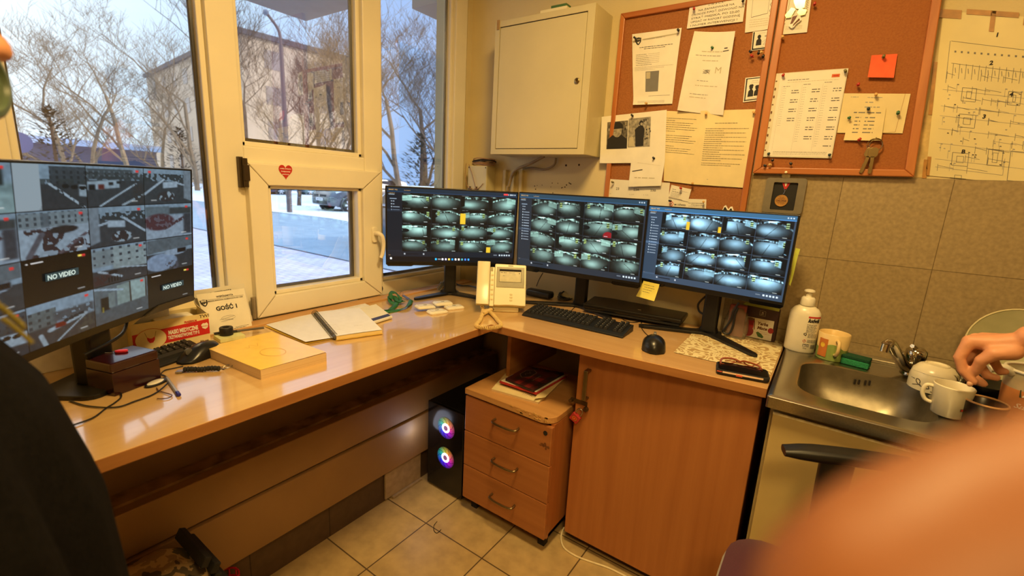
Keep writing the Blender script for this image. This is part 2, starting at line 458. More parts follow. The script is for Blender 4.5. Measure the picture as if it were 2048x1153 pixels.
# casement
sx0, sx1 = XW - .005, XW + .028
Y0, Y1, Z0, Z1 = .792, 1.357, .874, 1.427
gy0, gy1, gz0, gz1 = .86, 1.262, .95, 1.353
sm = MB()
def bar(pa, pb, pc, pd):
    # mitred bar: outer edge pa-pb, inner edge pc-pd in (y,z)
    sm.prism([(sx0, *pa), (sx0, *pb), (sx0, *pd), (sx0, *pc)], (sx1 - sx0, 0, 0))
e = .0006
bar((Y0, Z0), (Y0, Z1), (gy0, gz0 + e), (gy0, gz1 - e)); bar((Y1, Z0), (Y1, Z1), (gy1, gz0 + e), (gy1, gz1 - e))
bar((Y0 + e, Z0), (Y1 - e, Z0), (gy0, gz0), (gy1, gz0)); bar((Y0 + e, Z1), (Y1 - e, Z1), (gy0, gz1), (gy1, gz1))
sash = sm.build('casement', frame_white, win, bev=.0035)
bd = MB()
for a in ((gy0, gy0 + .016, gz0, gz1), (gy1 - .016, gy1, gz0, gz1), (gy0, gy1, gz0, gz0 + .016), (gy0, gy1, gz1 - .012, gz1)):
    bd.box(*yz(*a, XW - .03, XW + .012))
bd.build('glazing_bead', frame_white, sash, bev=.003)
MB().quad((XW - .028, gy0, gz0), (XW - .028, gy1, gz0), (XW - .028, gy1, gz1), (XW - .028, gy0, gz1)).build('glass_pane', gm, sash, fix=False)
g = MB()
for a in ((gy0, gy1, gz0 + .004, gz0 + .026), (gy0 + .01, gy0 + .02, gz0, gz1), (gy1 - .030, gy1 - .012, gz0, gz1), (gy0, gy1, gz1 - .016, gz1 - .008)):
    g.box(*yz(*a, XW - .040, XW - .029))
g.build('gasket', gask, sash)
# seam lines of the mitres
ml = MB()
for (a, b) in (((Y0, Z0), (gy0, gz0)), ((Y0, Z1), (gy0, gz1)), ((Y1, Z0), (gy1, gz0)), ((Y1, Z1), (gy1, gz1))):
    A, B = V((sx1 + .0004, *a)), V((sx1 + .0004, *b)); q = (B - A).normalized().cross(V((1, 0, 0))) * .0006
    ml.quad(A - q, B - q, B + q, A + q)
for z_ in (Z0 - .001,):
    pass
ml.build('mitre_seam', mat('seam', (120, 96, 60), .8), sash, fix=False)
# handle
hc = ax_(sx1, 745, 470); hy, hz = hc.y + .008, hc.z
h = MB(); h.prism([(sx1, hy + a, hz + b) for a, b in rrect(.030, .068, .012)], (.010, 0, 0))
hd = h.build('handle', frame_white, sash, bev=.003, smooth=False)
h = MB(); h.tube(spline([(sx1 + .008, hy, hz + .006), (sx1 + .030, hy, hz + .008), (sx1 + .040, hy + .012, hz - .004), (sx1 + .040, hy + .020, hz - .04), (sx1 + .039, hy + .014, hz - .082), (sx1 + .038, hy + .006, hz - .100)], 6), [.010] * 7 + [.0095] * 10 + [.009] * 8 + [.0085] * 6, 10)
h.build('lever', frame_white, hd, smooth=True)
# hinges and corner bearing
hm = mat('hinge_brown', (70, 56, 38), .4, metal=.5)
h = MB(); p = ax_(XW + .01, 478, 345)
h.tube([(XW + .024, .786, p.z - .048), (XW + .024, .786, p.z + .048)], .0085, 10); h.box((XW, .770, p.z - .05), (XW + .018, .784, p.z + .052)); h.box((XW + .005, .778, p.z - .026), (XW + .0345, .796, p.z + .026))
h.build('hinge', hm, sash, bev=.001)
h = MB(); h.tube([(XW + .020, .783, .874), (XW + .020, .783, .955)], .008, 10); h.box((XW, .762, .868), (XW + .022, .788, .888)); h.build('hinge', mat('hinge_grey', (150, 136, 110), .45, metal=.3), sash, bev=.001)
h = MB(); h.lathe([(.002, 0), (.016, 0), (.016, .006), (.002, .006)], 16, M=basis((XW + .004, 1.360, .896), (0, 1, 0), (0, 0, 1), (1, 0, 0)))
h.build('closing_cam', gask, sash)
# heart sticker on the casement's top bar
red = mat('sticker_red', (196, 48, 32), .4, var=.04)
hp = ax_(sx1, 571, 344)
S = Sheet([(sx1 + .0008, hp.y - .027, hp.z + .029), (sx1 + .0008, hp.y + .027, hp.z + .029), (sx1 + .0008, hp.y + .027, hp.z - .029), (sx1 + .0008, hp.y - .027, hp.z - .029)], lift=.0004)
pts = []
for i in range(40):
    a = 2 * pi * i / 40; x = 16 * sin(a) ** 3; y = 13 * cos(a) - 5 * cos(2 * a) - 2 * cos(3 * a) - cos(4 * a)
    pts.append((.5 + x / 34, .46 - y / 32))
S.poly(pts, red)
for i, st in enumerate(('wielka orkiestra', 'świątecznej', 'pomocy')):
    S.text(.5, .34 + .17 * i, .0042, st, 'w', 'c', bold=.03, italic=.1, width=.042 - .008 * i)
tag(S.build('heart_sticker'), 'red heart sticker with white script on the casement top bar', 'sticker')

# ceiling lamp (above the frame)
cl = thing('ceiling_light', 'round flat lamp on the ceiling above the desk', 'lamp')
MB().lathe([(.24, 0), (.24, .03), (.02, .035)], 32, cap0=True).build('lamp_base', frame_white, cl, smooth=True)
MB().lathe([(.01, -.05), (.12, -.045), (.20, -.025), (.235, 0)], 32, cap1=False).build('diffuser', mat('lamp_glow', (255, 236, 190), .5, emit=((255, 226, 160), 5.0)), cl, smooth=True)
place(cl, (-.35, .79, ZC - .036))
def area(name, loc, rot, size, power, color, sy=None):
    L = bpy.data.lights.new(name, 'AREA'); L.energy = power; L.color = color; L.size = size
    if sy: L.shape = 'RECTANGLE'; L.size_y = sy
    o = bpy.data.objects.new(name, L); COL.objects.link(o); o.location = loc; o.rotation_euler = rot
    return o
WARM = (1.0, 0.665, 0.25)
area('lamp_light', (-.35, .79, ZC - .12), (0, 0, 0), 0.35, 34, WARM)
area('fill_light_back', (0.6, -.6, ZC - .05), (0, 0, 0), 0.5, 34, WARM)  # added fill with no fixture, brightens window frames and the mirrored far wall
# ================================================================== furniture
beech = grain('beech', (212, 172, 120), (197, 155, 104), (1.5, 26, 26), .26, coat=.6)
beech_l = grain('beech_left', (218, 181, 124), (205, 166, 108), (26, 1.5, 26), .20, coat=1.0)
cherry = grain('cherry_door', (182, 118, 66), (168, 104, 56), (40, 40, 1.6), .38)
cherry_d = grain('cherry_drawer', (178, 116, 66), (164, 102, 56), (2.0, 40, 40), .38)
edge_w = grain('beech_edge', (176, 122, 70), (160, 106, 58), (3, 3, 40), .4)
steel = mat('steel', (176, 172, 160), .28, metal=1.0, var=.06, scale=60, stretch=(4, 60, 4))
brass = mat('handle_metal', (150, 136, 104), .35, metal=1.0, var=.05)
blk = mat('black_plastic', (20, 20, 22), .42, var=.1, scale=200)
blk_g = mat('black_gloss', (12, 12, 14), .15, var=.05)
blk_m = mat('black_matte', (26, 25, 25), .75, var=.12, scale=90)
grey = mat('grey_plastic', (90, 90, 90), .45)
white_p = mat('white_plastic', (238, 232, 214), .35, var=.02)
cream_p = mat('cream_plastic', (236, 226, 186), .28, var=.02, scale=10)
paper = mat('paper', (236, 230, 212), .75, var=.025, scale=18)
paper_y = mat('paper_yellowed', (232, 214, 160), .8, var=.04, scale=14)

desk = thing('corner_desk', 'L-shaped beech desk with a worn front edge along window and wall', 'desk')
L = [(-1.029, -.55), (-1.029, 1.367), (-.55, 1.385), (-.078, 1.432), (-.078, 1.966), (-1.495, 1.966), (-1.495, 1.93), (-1.601, 1.93), (-1.601, -.55)]
MB().prism([(x, y, ZD - .030) for x, y in L], (0, 0, .030)).build('desk_top', [beech_l, edge_w], desk, bev=.002)
for pl_ in desk.children[0].data.polygons:
    if abs(pl_.normal.z) < .5: pl_.material_index = 1
# right wing has its grain the other way: a laminate sheet on top
e_ = .0008
MB().prism([(x, y, ZD) for x, y in [(-1.027, 1.369), (-.551, 1.387), (-.080, 1.434), (-.080, 1.964), (-1.027, 1.964)]], (0, 0, e_)).build('desk_wing_surface', beech, desk)
p = az_(.577, 1014, 756)
sp = MB(); sp.box((p.x - .006, p.y, .577), (p.x + .012, 1.95, ZD - .0305)); sp.build('support_panel', edge_w, desk)
ar = MB(); yb = p.y + .01
N_ = 14; top = [(p.x + .012 + .40 * i / N_, yb, ZD - .031) for i in range(N_ + 1)]; bot = [(p.x + .012 + .40 * i / N_, yb, ZD - .075 + .028 * sin(pi * i / N_) * -1 + .02) for i in range(N_, -1, -1)]
ar.prism(top + bot, (0, .016, 0)); ar.build('curved_rail', cherry, desk)

# chips in the desk edge
for (px, py, a) in ((600, 779, .016), (642, 764, .005)):
    q = az_(ZD + .0006, px, py - 3)
    pass

# ---------------- cupboard with padlock
cb = thing('cupboard', 'reddish brown cupboard with one padlocked door under the desk', 'cupboard')
c = MB(); c.box((-.680, 1.478, .055), (-.662, 1.955, ZD - .034)); c.box((-.108, 1.478, .055), (-.090, 1.955, ZD - .034)); c.box((-.68, 1.937, .055), (-.09, 1.955, ZD - .034)); c.box((-.68, 1.478, .055), (-.09, 1.955, .073)); c.box((-.68, 1.478, ZD - .052), (-.09, 1.955, ZD - .034))
c.build('carcass', cherry, cb)
MB().box((-.675, 1.50, 0), (-.095, 1.95, .0545)).build('plinth', mat('plinth', (70, 46, 28), .6), cb)
door = MB().box((-.684, 1.456, .050), (-.088, 1.4765, .822)).build('door', cherry, cb, bev=.0025)
yd = 1.456
def onY(y, px, py): p = ay_(y, px, py); return p
a, b_ = onY(yd - .03, 1171, 742), onY(yd - .03, 1168, 803)
h = MB(); xh = (a.x + b_.x) / 2
h.prism([(xh - .008, yd, a.z), (xh - .008, yd - .032, a.z), (xh - .008, yd - .032, b_.z), (xh - .008, yd, b_.z), (xh - .008, yd, b_.z + .008), (xh - .008, yd - .026, b_.z + .008), (xh - .008, yd - .026, a.z - .010), (xh - .008, yd, a.z - .010)], (.016, 0, 0))
h.build('handle', brass, door, bev=.002)
h = MB(); k = onY(yd - .006, 1160, 806)
h.box((k.x - .040, yd - .004, k.z - .008), (k.x + .028, yd, k.z + .008)); h.tube([(k.x - .035, yd, k.z), (k.x - .035, yd - .02, k.z)], .007, 10)
h.tube([(k.x + .026, yd, k.z - .018), (k.x + .026, yd - .012, k.z - .018)], .009, 12)
h.build('hasp', mat('hasp_dark', (96, 76, 50), .4, metal=.8), door, bev=.001)
# padlock
pk = onY(yd - .014, 1151, 836)
pl = thing('padlock', 'small red padlock hanging from the hasp of the cupboard', 'padlock')
MB().prism([(x, -.008, z) for x, z in rrect(.036, .032, .004, 3)], (0, .016, 0)).build('padlock_body', mat('lock_red', (176, 52, 52), .35), pl, bev=.002)
MB().tube(spline([(-.011, 0, .014), (-.011, 0, .034), (-.006, 0, .043), (.004, 0, .044), (.010, 0, .036), (.010, 0, .014)], 5), .0024, 8).build('shackle', steel, pl, smooth=True)
S = Sheet([(-.011, -.0085, .011), (.011, -.0085, .011), (.011, -.0085, -.011), (-.011, -.0085, -.011)], lift=.0003)
S.poly(circle(.5, .5, .48, .40), mat('lock_gold', (214, 164, 70), .35, metal=.6)); S.poly(circle(.5, .5, .36, .26), red, 2.0); S.text(.5, .62, .004, 'B', 'y', 'c', .03, e=3)
S.build('emblem', pl)
pl.location = pk; pl.rotation_euler = (0, rad(28), 0)

# ---------------- drawer unit
du = thing('drawer_unit', 'three-drawer wooden pedestal with chipped top edge beside the computer', 'drawer unit')
X0, X1, YF, YB = -1.130, -.713, 1.345, 1.77
c = MB(); c.box((X0, YF + .018, .060), (X0 + .016, YB, .548)); c.box((X1 - .016, YF + .018, .060), (X1, YB, .548)); c.box((X0, YB - .01, .06), (X1, YB, .548)); c.box((X0, YF + .03, .06), (X1, YB, .076))
c.build('carcass', cherry, du)
out = [(X0, YF - .004), (X1 - .05, YF - .004)] + [(X1 - .05 + .05 * sin(t), YF + .046 - .05 * cos(t)) for t in [i * pi / 12 for i in range(7)]] + [(X1, YB), (X0, YB)]
MB().prism([(x, y, .550) for x, y in out], (0, 0, .025)).build('drawer_unit_top', grain('beech_ped', (206, 156, 100), (190, 140, 84), (1.5, 26, 26), .35), du, bev=.002)
ch = MB()
rr = random.Random(3)
for i in range(26):
    x = X0 + .22 + .19 * rr.random(); z = .556 + .018 * rr.random(); s = .004 + .010 * rr.random()
    ch.box((x, YF - .0052, z), (x + s, YF - .0042, z + .003 + .003 * rr.random()))
ch.build('chipped_edge', mat('raw_chipboard', (214, 170, 100), .9, var=.2, scale=200), du)
for q in ((X0 + .02, YF + .04), (X1 - .05, YF + .04), (X0 + .02, YB - .06), (X1 - .05, YB - .06)):
    MB().box((q[0], q[1], 0), (q[0] + .03, q[1] + .03, .0598)).build('caster', dark, du)
zs = [.541, .382, .222, .062]
dpos = [(1008, 852), (1006, 932), (1001, 1005)]
for i in range(3):
    dr = MB().box((X0 + .001, YF, zs[i + 1] + .003), (X1 - .001, YF + .018, zs[i])).build('drawer', cherry_d, du, bev=.0025)
    pc = ay_(YF - .02, *dpos[i]); x, z = pc.x, pc.z
    h = MB(); pts = spline([(x - .056, YF, z), (x - .056, YF - .022, z - .001), (x - .035, YF - .029, z - .003), (x, YF - .031, z - .003), (x + .035, YF - .029, z - .003), (x + .056, YF - .022, z - .001), (x + .056, YF, z)], 5)
    h.tube(pts, .0045, 8); h.build('handle', brass, dr, smooth=True)
    if i == 0:
        k = ay_(YF, 1091, 867)
        MB().lathe([(.009, 0), (.009, .001)], 18, M=basis((k.x, YF - .0004, k.z), (1, 0, 0), (0, 0, 1), (0, -1, 0))).build('keyhole', dark, dr)
        S = Sheet([(k.x - .03, YF - .0003, k.z - .035), (k.x + .03, YF - .0003, k.z - .035), (k.x + .03, YF - .0003, k.z - .075), (k.x - .03, YF - .0003, k.z - .075)], lift=.0002)
        for j in range(9): S.poly(circle(.2 + .6 * rr.random(), .2 + .5 * rr.random(), .05 + .10 * rr.random(), .06 + .12 * rr.random(), 9), mat('smudge', (120, 74, 40), .6))
        S.build('stain', dr)

# ---------------- computer tower
pc = thing('computer_tower', 'black computer tower with two glowing rainbow fans on the floor', 'computer')
px0, px1, pyf = -1.374, -1.160, 1.383
MB().box((px0, pyf + .004, .012), (px1, 1.80, .428)).build('case', blk, pc, bev=.004)
f_ = MB().box((px0, pyf - .008, .012), (px1, pyf + .0035, .428)).build('front_panel', blk_g, pc, bev=.003)
for x in (px0 + .02, px1 - .05):
    for y in (pyf + .03, 1.74): MB().box((x, y, 0), (x + .03, y + .03, .0125)).build('foot', blk, pc)
def fan_mat():
    M = bpy.data.materials.new('rainbow_fan'); M.use_nodes = True; nt = M.node_tree; N = nt.nodes; Lk = nt.links; b = N['Principled BSDF']
    tc = N.new('ShaderNodeTexCoord'); sp = N.new('ShaderNodeSeparateXYZ'); Lk.new(tc.outputs['Object'], sp.inputs[0])
    at_ = N.new('ShaderNodeMath'); at_.operation = 'ARCTAN2'; Lk.new(sp.outputs[2], at_.inputs[0]); Lk.new(sp.outputs[0], at_.inputs[1])
    mr = N.new('ShaderNodeMapRange'); mr.inputs[1].default_value = -pi; mr.inputs[2].default_value = pi; Lk.new(at_.outputs[0], mr.inputs[0])
    cr = N.new('ShaderNodeValToRGB'); cr.color_ramp.interpolation = 'LINEAR'
    cols = [(0.0, (0, .25, .55)), (.12, (.02, .02, .9)), (.26, (.12, .0, .8)), (.38, (.45, 0, .6)), (.5, (.75, .03, .25)), (.64, (.9, .25, .03)), (.78, (.5, .55, .05)), (.9, (0, .5, .3)), (1.0, (0, .25, .55))]
    while len(cr.color_ramp.elements) < len(cols): cr.color_ramp.elements.new(.5)
    for e, (p_, c_) in zip(cr.color_ramp.elements, cols): e.position = p_; e.color = (*c_, 1)
    Lk.new(mr.outputs[0], cr.inputs[0])
    ln = N.new('ShaderNodeVectorMath'); ln.operation = 'LENGTH'; Lk.new(tc.outputs['Object'], ln.inputs[0])
    m3 = N.new('ShaderNodeMapRange'); m3.inputs[1].default_value = .012; m3.inputs[2].default_value = .052; m3.inputs[3].default_value = 1.5; m3.inputs[4].default_value = .12; Lk.new(ln.outputs['Value'], m3.inputs[0])
    Lk.new(cr.outputs[0], b.inputs['Emission Color']); Lk.new(m3.outputs[0], b.inputs['Emission Strength'])
    b.inputs['Base Color'].default_value = (.02, .02, .02, 1)
    return M
FAN = fan_mat()
for k, (fx, fy) in enumerate(((892, 857), (891, 916))):
    q = ay_(pyf - .009, fx, fy); x, z = q.x, q.z
    fb = MB(); R_ = .050
    B = basis((0, 0, 0), (1, 0, 0), (0, 0, 1), (0, -1, 0))
    fb.lathe([(R_, 0), (R_, .0012)], 40, M=B)
    fan = fb.build('fan', FAN, pc); fan.location = (x, pyf - .0082, z)
    r = MB(); r.lathe([(.0125, .0016), (.0225, .0016), (.0225, .003), (.0125, .003), (.0125, .0016)], 32, M=B, cap0=False, cap1=False)
    r.build('fan_ring', mat('ring_glow', (255, 250, 255), .5, emit=((255, 245, 255), 2.0)), fan)
    r = MB(); r.lathe([(.0118, .0016), (.0118, .004), (.004, .0046)], 24, M=B)
    r.build('fan_hub', mat('hub_grey', (150, 110, 150), .4, emit=((200, 120, 190), .25)), fan)
    bl = MB()
    for j in range(9):
        a0 = 2 * pi * j / 9; pts = [(.023 * cos(a0), .023 * sin(a0)), (.036 * cos(a0 + .18), .036 * sin(a0 + .18)), (.048 * cos(a0 + .5), .048 * sin(a0 + .5)), (.048 * cos(a0 + .56), .048 * sin(a0 + .56)), (.036 * cos(a0 + .25), .036 * sin(a0 + .25)), (.023 * cos(a0 + .08), .023 * sin(a0 + .08))]
        bl.prism([(a_, -.0014, b2) for a_, b2 in pts], (0, -.0008, 0))
    bl.build('fan_blade', mat('fan_blade', (40, 36, 44), .3, alpha=.5), fan)
L_ = bpy.data.lights.new('fan_glow', 'POINT'); L_.energy = .25; L_.color = (.75, .8, 1); L_.shadow_soft_size = .05; L_.specular_factor = 0
o = bpy.data.objects.new('fan_glow', L_); COL.objects.link(o); o.location = (-1.36, 1.30, .30)

# ---------------- sink unit
su = thing('sink_unit', 'stainless steel sink top on a cream base cabinet', 'sink')
ZS = .872
sx_0, sx_1, sy0, sy1 = -.072, 1.15, 1.362, 1.925
bc = [az_(ZS, *q) for q in ((1574, 743), (1592, 725), (1778, 765), (1835, 800), (1833, 833), (1606, 790))]
bx0, bx1 = -.010, .300
by0, by1 = 1.452, 1.782
bw, bh = bx1 - bx0, by1 - by0; bcx, bcy = (bx0 + bx1) / 2, (by0 + by1) / 2
n_ = 6
def ring(w_, h_, r_, z_, dx=0, dy=0): return [(x, y, z_) for x, y in rrect(w_, h_, r_, n_, bcx + dx, bcy + dy)]
ocx, ocy = (sx_0 + sx_1) / 2, (sy0 + sy1) / 2
def oring(g, z_): return [(x, y, z_) for x, y in rrect(sx_1 - sx_0 - g, sy1 - sy0 - g, .006, n_, ocx, ocy)]
bowl = [ring(bw + .014, bh + .014, .085, ZS), ring(bw + .003, bh + .003, .081, ZS - .003)]
for k in range(1, 15):
    th = pi / 2 * k / 14; ins = (1 - cos(th)) ** 1.15
    bowl.append(ring(bw - .22 * ins - .006 * sin(th), bh - .235 * ins - .006 * sin(th), .08 - .038 * ins, ZS - .003 - .150 * sin(th) ** .9))
bowl.append(ring(.05, .05, .022, ZS - .160))
mb = MB(); mb.loft([oring(.004, ZS - .034), oring(0, ZS - .034), oring(0, ZS - .003), oring(.012, ZS + .002), oring(.03, ZS)] + bowl, caps=False)
mb.add(bowl[-1], [tuple(range(len(bowl[-1])))])
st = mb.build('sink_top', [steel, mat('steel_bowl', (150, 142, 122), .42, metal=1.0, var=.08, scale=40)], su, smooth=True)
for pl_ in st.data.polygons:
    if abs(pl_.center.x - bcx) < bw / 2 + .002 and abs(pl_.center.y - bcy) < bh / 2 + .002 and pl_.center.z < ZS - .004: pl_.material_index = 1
MB().lathe([(.0, .002), (.022, .002), (.024, 0)], 24, cap0=False, cap1=False, M=Matrix.Translation((bcx, bcy, ZS - .1598))).build('drain', mat('drain', (120, 116, 104), .3, metal=1), st, smooth=True)
ov = MB()
for i, px in enumerate((1710, 1718, 1731, 1739)):
    q = ay_(by1 - .007, px, 764 + (px - 1710) * .09)
    ov.prism([(q.x + a_, by1 - .0085, q.z + c_) for a_, c_ in rrect(.0055, .017, .0025, 3)], (0, -.0008, 0))
ov.build('overflow_slot', dark, st)
MB().box((sx_0, sy1, ZS - .004), (sx_1, 1.968, ZS + .012)).build('back_ledge', mat('ledge_steel', (170, 160, 136), .4, metal=.7, var=.1), su, bev=.003)
cream = mat('cream_door', (196, 172, 112), .5, var=.05, scale=5)
cbm = MB()
for q_ in (((sx_0 + .012, 1.40, .06), (sx_0 + .03, 1.95, ZS - .036)), ((sx_1 - .028, 1.40, .06), (sx_1 - .01, 1.95, ZS - .036)), ((sx_0 + .03, 1.932, .06), (sx_1 - .028, 1.95, ZS - .036)), ((sx_0 + .03, 1.40, .06), (sx_1 - .028, 1.932, .078)), ((sx_0 + .03, 1.40, ZS - .06), (sx_1 - .028, 1.418, ZS - .036))): cbm.box(*q_)
cbm.build('base_cabinet', mat('cab_side', (160, 142, 96), .6), su)
MB().box((sx_0 + .02, 1.385, .09), (.46, 1.399, ZS - .052)).build('door', cream, su, bev=.002)
MB().box((.465, 1.385, .09), (sx_1 - .02, 1.399, ZS - .052)).build('door', cream, su, bev=.002)
MB().box((sx_0 + .02, 1.3845, ZS - .058), (.46, 1.387, ZS - .0515)).build('chipped_edge', mat('edge_pale', (236, 222, 176), .7, var=.15, scale=80), su)
MB().box((sx_0 + .03, 1.43, 0), (sx_1 - .02, 1.95, .0595)).build('plinth', dark, su)

# ---------------- office chair in front of the sink (mostly hidden)
ch = thing('office_chair', 'office chair with purple seat and black armrest before the sink', 'chair')
pur = mat('purple_fabric', (72, 20, 46), .85, var=.1, scale=300, sheen=.3)
sc = V((.165, 1.0, 0))
MB().loft([[(x, y, z) for x, y in rrect(.46 * k, .46 * k, .10, 5, .135, 1.045)] for k, z in ((.80, .43), (.96, .445), (1.0, .475), (.97, .505), (.80, .52), (.3, .525))]).build('seat', pur, ch, smooth=True)
a0, a1 = ad_(1.36, 1567, 901), ad_(1.41, 1730, 922)
d = (a1 - a0).normalized(); nrm = V((0, 0, 1)); sd = d.cross(nrm).normalized()
prof = rrect(.052, .030, .012, 4)
am = MB(); rings = []
Lr = .26
for i in range(9):
    t = i / 8; k = 0.55 + .45 * min(1, t * 6)
    k2 = .8 + .2 * min(1, t * 4)
    rings.append([a0 + d * (Lr * t) + sd * (x * k2) + nrm * (y * k + .004 * sin(pi * t)) for x, y in prof])
am.loft(rings); arm = am.build('armrest', blk, ch, smooth=True)
pt = a0 + d * .115
MB().loft([[pt + d * (x * k) + sd * y - nrm * z for x, y in rrect(.07, .03, .01, 3)] for k, z in ((1, .012), (.95, .10), (.9, .2), (.8, .30), (.8, .36))]).build('arm_post', blk, arm, smooth=True)
base = MB(); c0 = V((.10, 1.06, 0))
base.tube([c0 + V((0, 0, .07)), c0 + V((0, 0, .44))], .028, 12)
base.build('gas_column', blk, ch, smooth=True)
for k in range(5):
    a = 2 * pi * k / 5 + .3; e2 = c0 + V((cos(a) * .27, sin(a) * .27, .06))
    lg = MB().tube([c0 + V((0, 0, .085)), e2], [.025, .016], 8).build('star_leg', blk, ch, smooth=True)
    MB().lathe([(.01, -.012), (.028, -.012), (.028, .012), (.01, .012)], 16, M=basis(e2 - V((0, 0, .031)), (1, 0, 0), (0, 0, 1), (0, -1, 0))).build('caster', blk, lg)
bk = MB(); rings = []
for i in range(7):
    t = i / 6; z = .56 + .46 * t; w_ = .40 * (1 - .25 * t * t)
    rings.append([(.16 + x + 0.03, 0, z) for x, y in ()])
S_ = [(.36, .60), (.40, .68), (.41, .80), (.39, .92), (.33, 1.0), (.2, 1.03)]
prf = []
bk.loft([[(.45 + y, 1.03 + x, z) for x, y in rrect(w_, .06, .028, 4)] for w_, z in S_]); bk.build('backrest', pur, ch, smooth=True)
MB().tube(spline([(.14, 1.06, .44), (.40, 1.05, .45), (.50, 1.03, .52), (.48, 1.03, .70)], 6), .022, 8).build('back_bar', blk, ch, smooth=True)

# ---------------- grey metal cabinet on the wall
cabm = mat('cabinet_metal', (206, 193, 146), .42, var=.03, scale=4)
cw = thing('wall_cabinet', 'cream metal wall cabinet with small round lock', 'cabinet')
cx0, cx1, cy0, cz0, cz1 = -1.410, -.912, 1.808, 1.543, 2.122
c = MB(); c.box((cx0, cy0 + .012, cz0), (cx1, YW - .0005, cz1)); c.build('cabinet_box', cabm, cw, bev=.002)
fr = MB()
dx0, dz0, dx1, dz1 = -1.385, 1.566, -.945, 2.098
for a in (((cx0, cy0, cz0), (dx0, cy0 + .0118, cz1)), ((dx1, cy0, cz0), (cx1, cy0 + .0118, cz1)), ((dx0, cy0, cz0), (dx1, cy0 + .0118, dz0)), ((dx0, cy0, dz1), (dx1, cy0 + .0118, cz1))): fr.box(*a)
fr.build('front_frame', cabm, cw)
MB().box((dx0, cy0 + .006, dz0), (dx1, cy0 + .0117, dz1)).build('shadow_gap', dark, cw)
dd = MB().box((dx0 + .003, cy0 + .0008, dz0 + .003), (dx1 - .003, cy0 + .006, dz1 - .004)).build('door', cabm, cw, bev=.0012)
k = ay_(cy0, 1154, 162)
MB().lathe([(.0115, 0), (.0115, .004), (.008, .006), (.004, .006), (.0035, .002)], 20, M=basis((k.x, cy0 + .0008, k.z), (1, 0, 0), (0, 0, 1), (0, -1, 0))).build('lock', mat('lock_metal', (140, 120, 80), .3, metal=1), dd, smooth=True)
MB().box((dx0 - .016, cy0 - .003, dz1 - .01), (dx0 - .002, cy0 - .0002, dz1 + .03)).build('latch_tab', mat('tab', (180, 140, 80), .5, metal=.4), cw)
g0 = ay_(1.86, 1119, 13)
gb = thing('small_box', 'small green and cream box lying on top of the wall cabinet', 'box')
MB().box((g0.x - .08, 1.835, cz1 + .0003), (g0.x + .05, 1.9, cz1 + .022)).build('box_body', cream_p, gb, bev=.001)
MB().box((g0.x - .03, 1.840, cz1 + .0225), (g0.x + .045, 1.88, cz1 + .034)).build('box_lid', mat('green_box', (70, 110, 60), .5), gb, bev=.001)
# ================================================================== screens
def sm_(a, b, x): t = np.clip((x - a) / (b - a), 0, 1); return t * t * (3 - 2 * t)
def nz2(h, w, s, r):
    g = r.random((max(2, h // s + 2), max(2, w // s + 2)))
    y = np.linspace(0, g.shape[0] - 1.001, h); x = np.linspace(0, g.shape[1] - 1.001, w)
    y0 = y.astype(int); x0 = x.astype(int); fy = (y - y0)[:, None]; fx = (x - x0)[None]
    return (g[y0][:, x0] * (1 - fy) * (1 - fx) + g[y0 + 1][:, x0] * fy * (1 - fx) + g[y0][:, x0 + 1] * (1 - fy) * fx + g[y0 + 1][:, x0 + 1] * fy * fx)
def mixc(A, c, mk): return A * (1 - mk[..., None]) + np.array(c) / 255. * mk[..., None]
def segm(U, W_, a, b, w):
    ax, ay = a; bx, by = b; dx, dy = bx - ax, by - ay; L2 = dx * dx + dy * dy + 1e-9
    t = np.clip(((U - ax) * dx + (W_ - ay) * dy) / L2, 0, 1)
    d = np.hypot(U - ax - t * dx, W_ - ay - t * dy); return 1 - sm_(w * .6, w * 1.2, d)
def boxm(U, W_, x0, y0, x1, y1, s=.03, sl=0.0):
    Y = W_ - sl * (U - x0)
    return sm_(x0 - s, x0 + s, U) * (1 - sm_(x1 - s, x1 + s, U)) * sm_(y0 - s, y0 + s, Y) * (1 - sm_(y1 - s, y1 + s, Y))
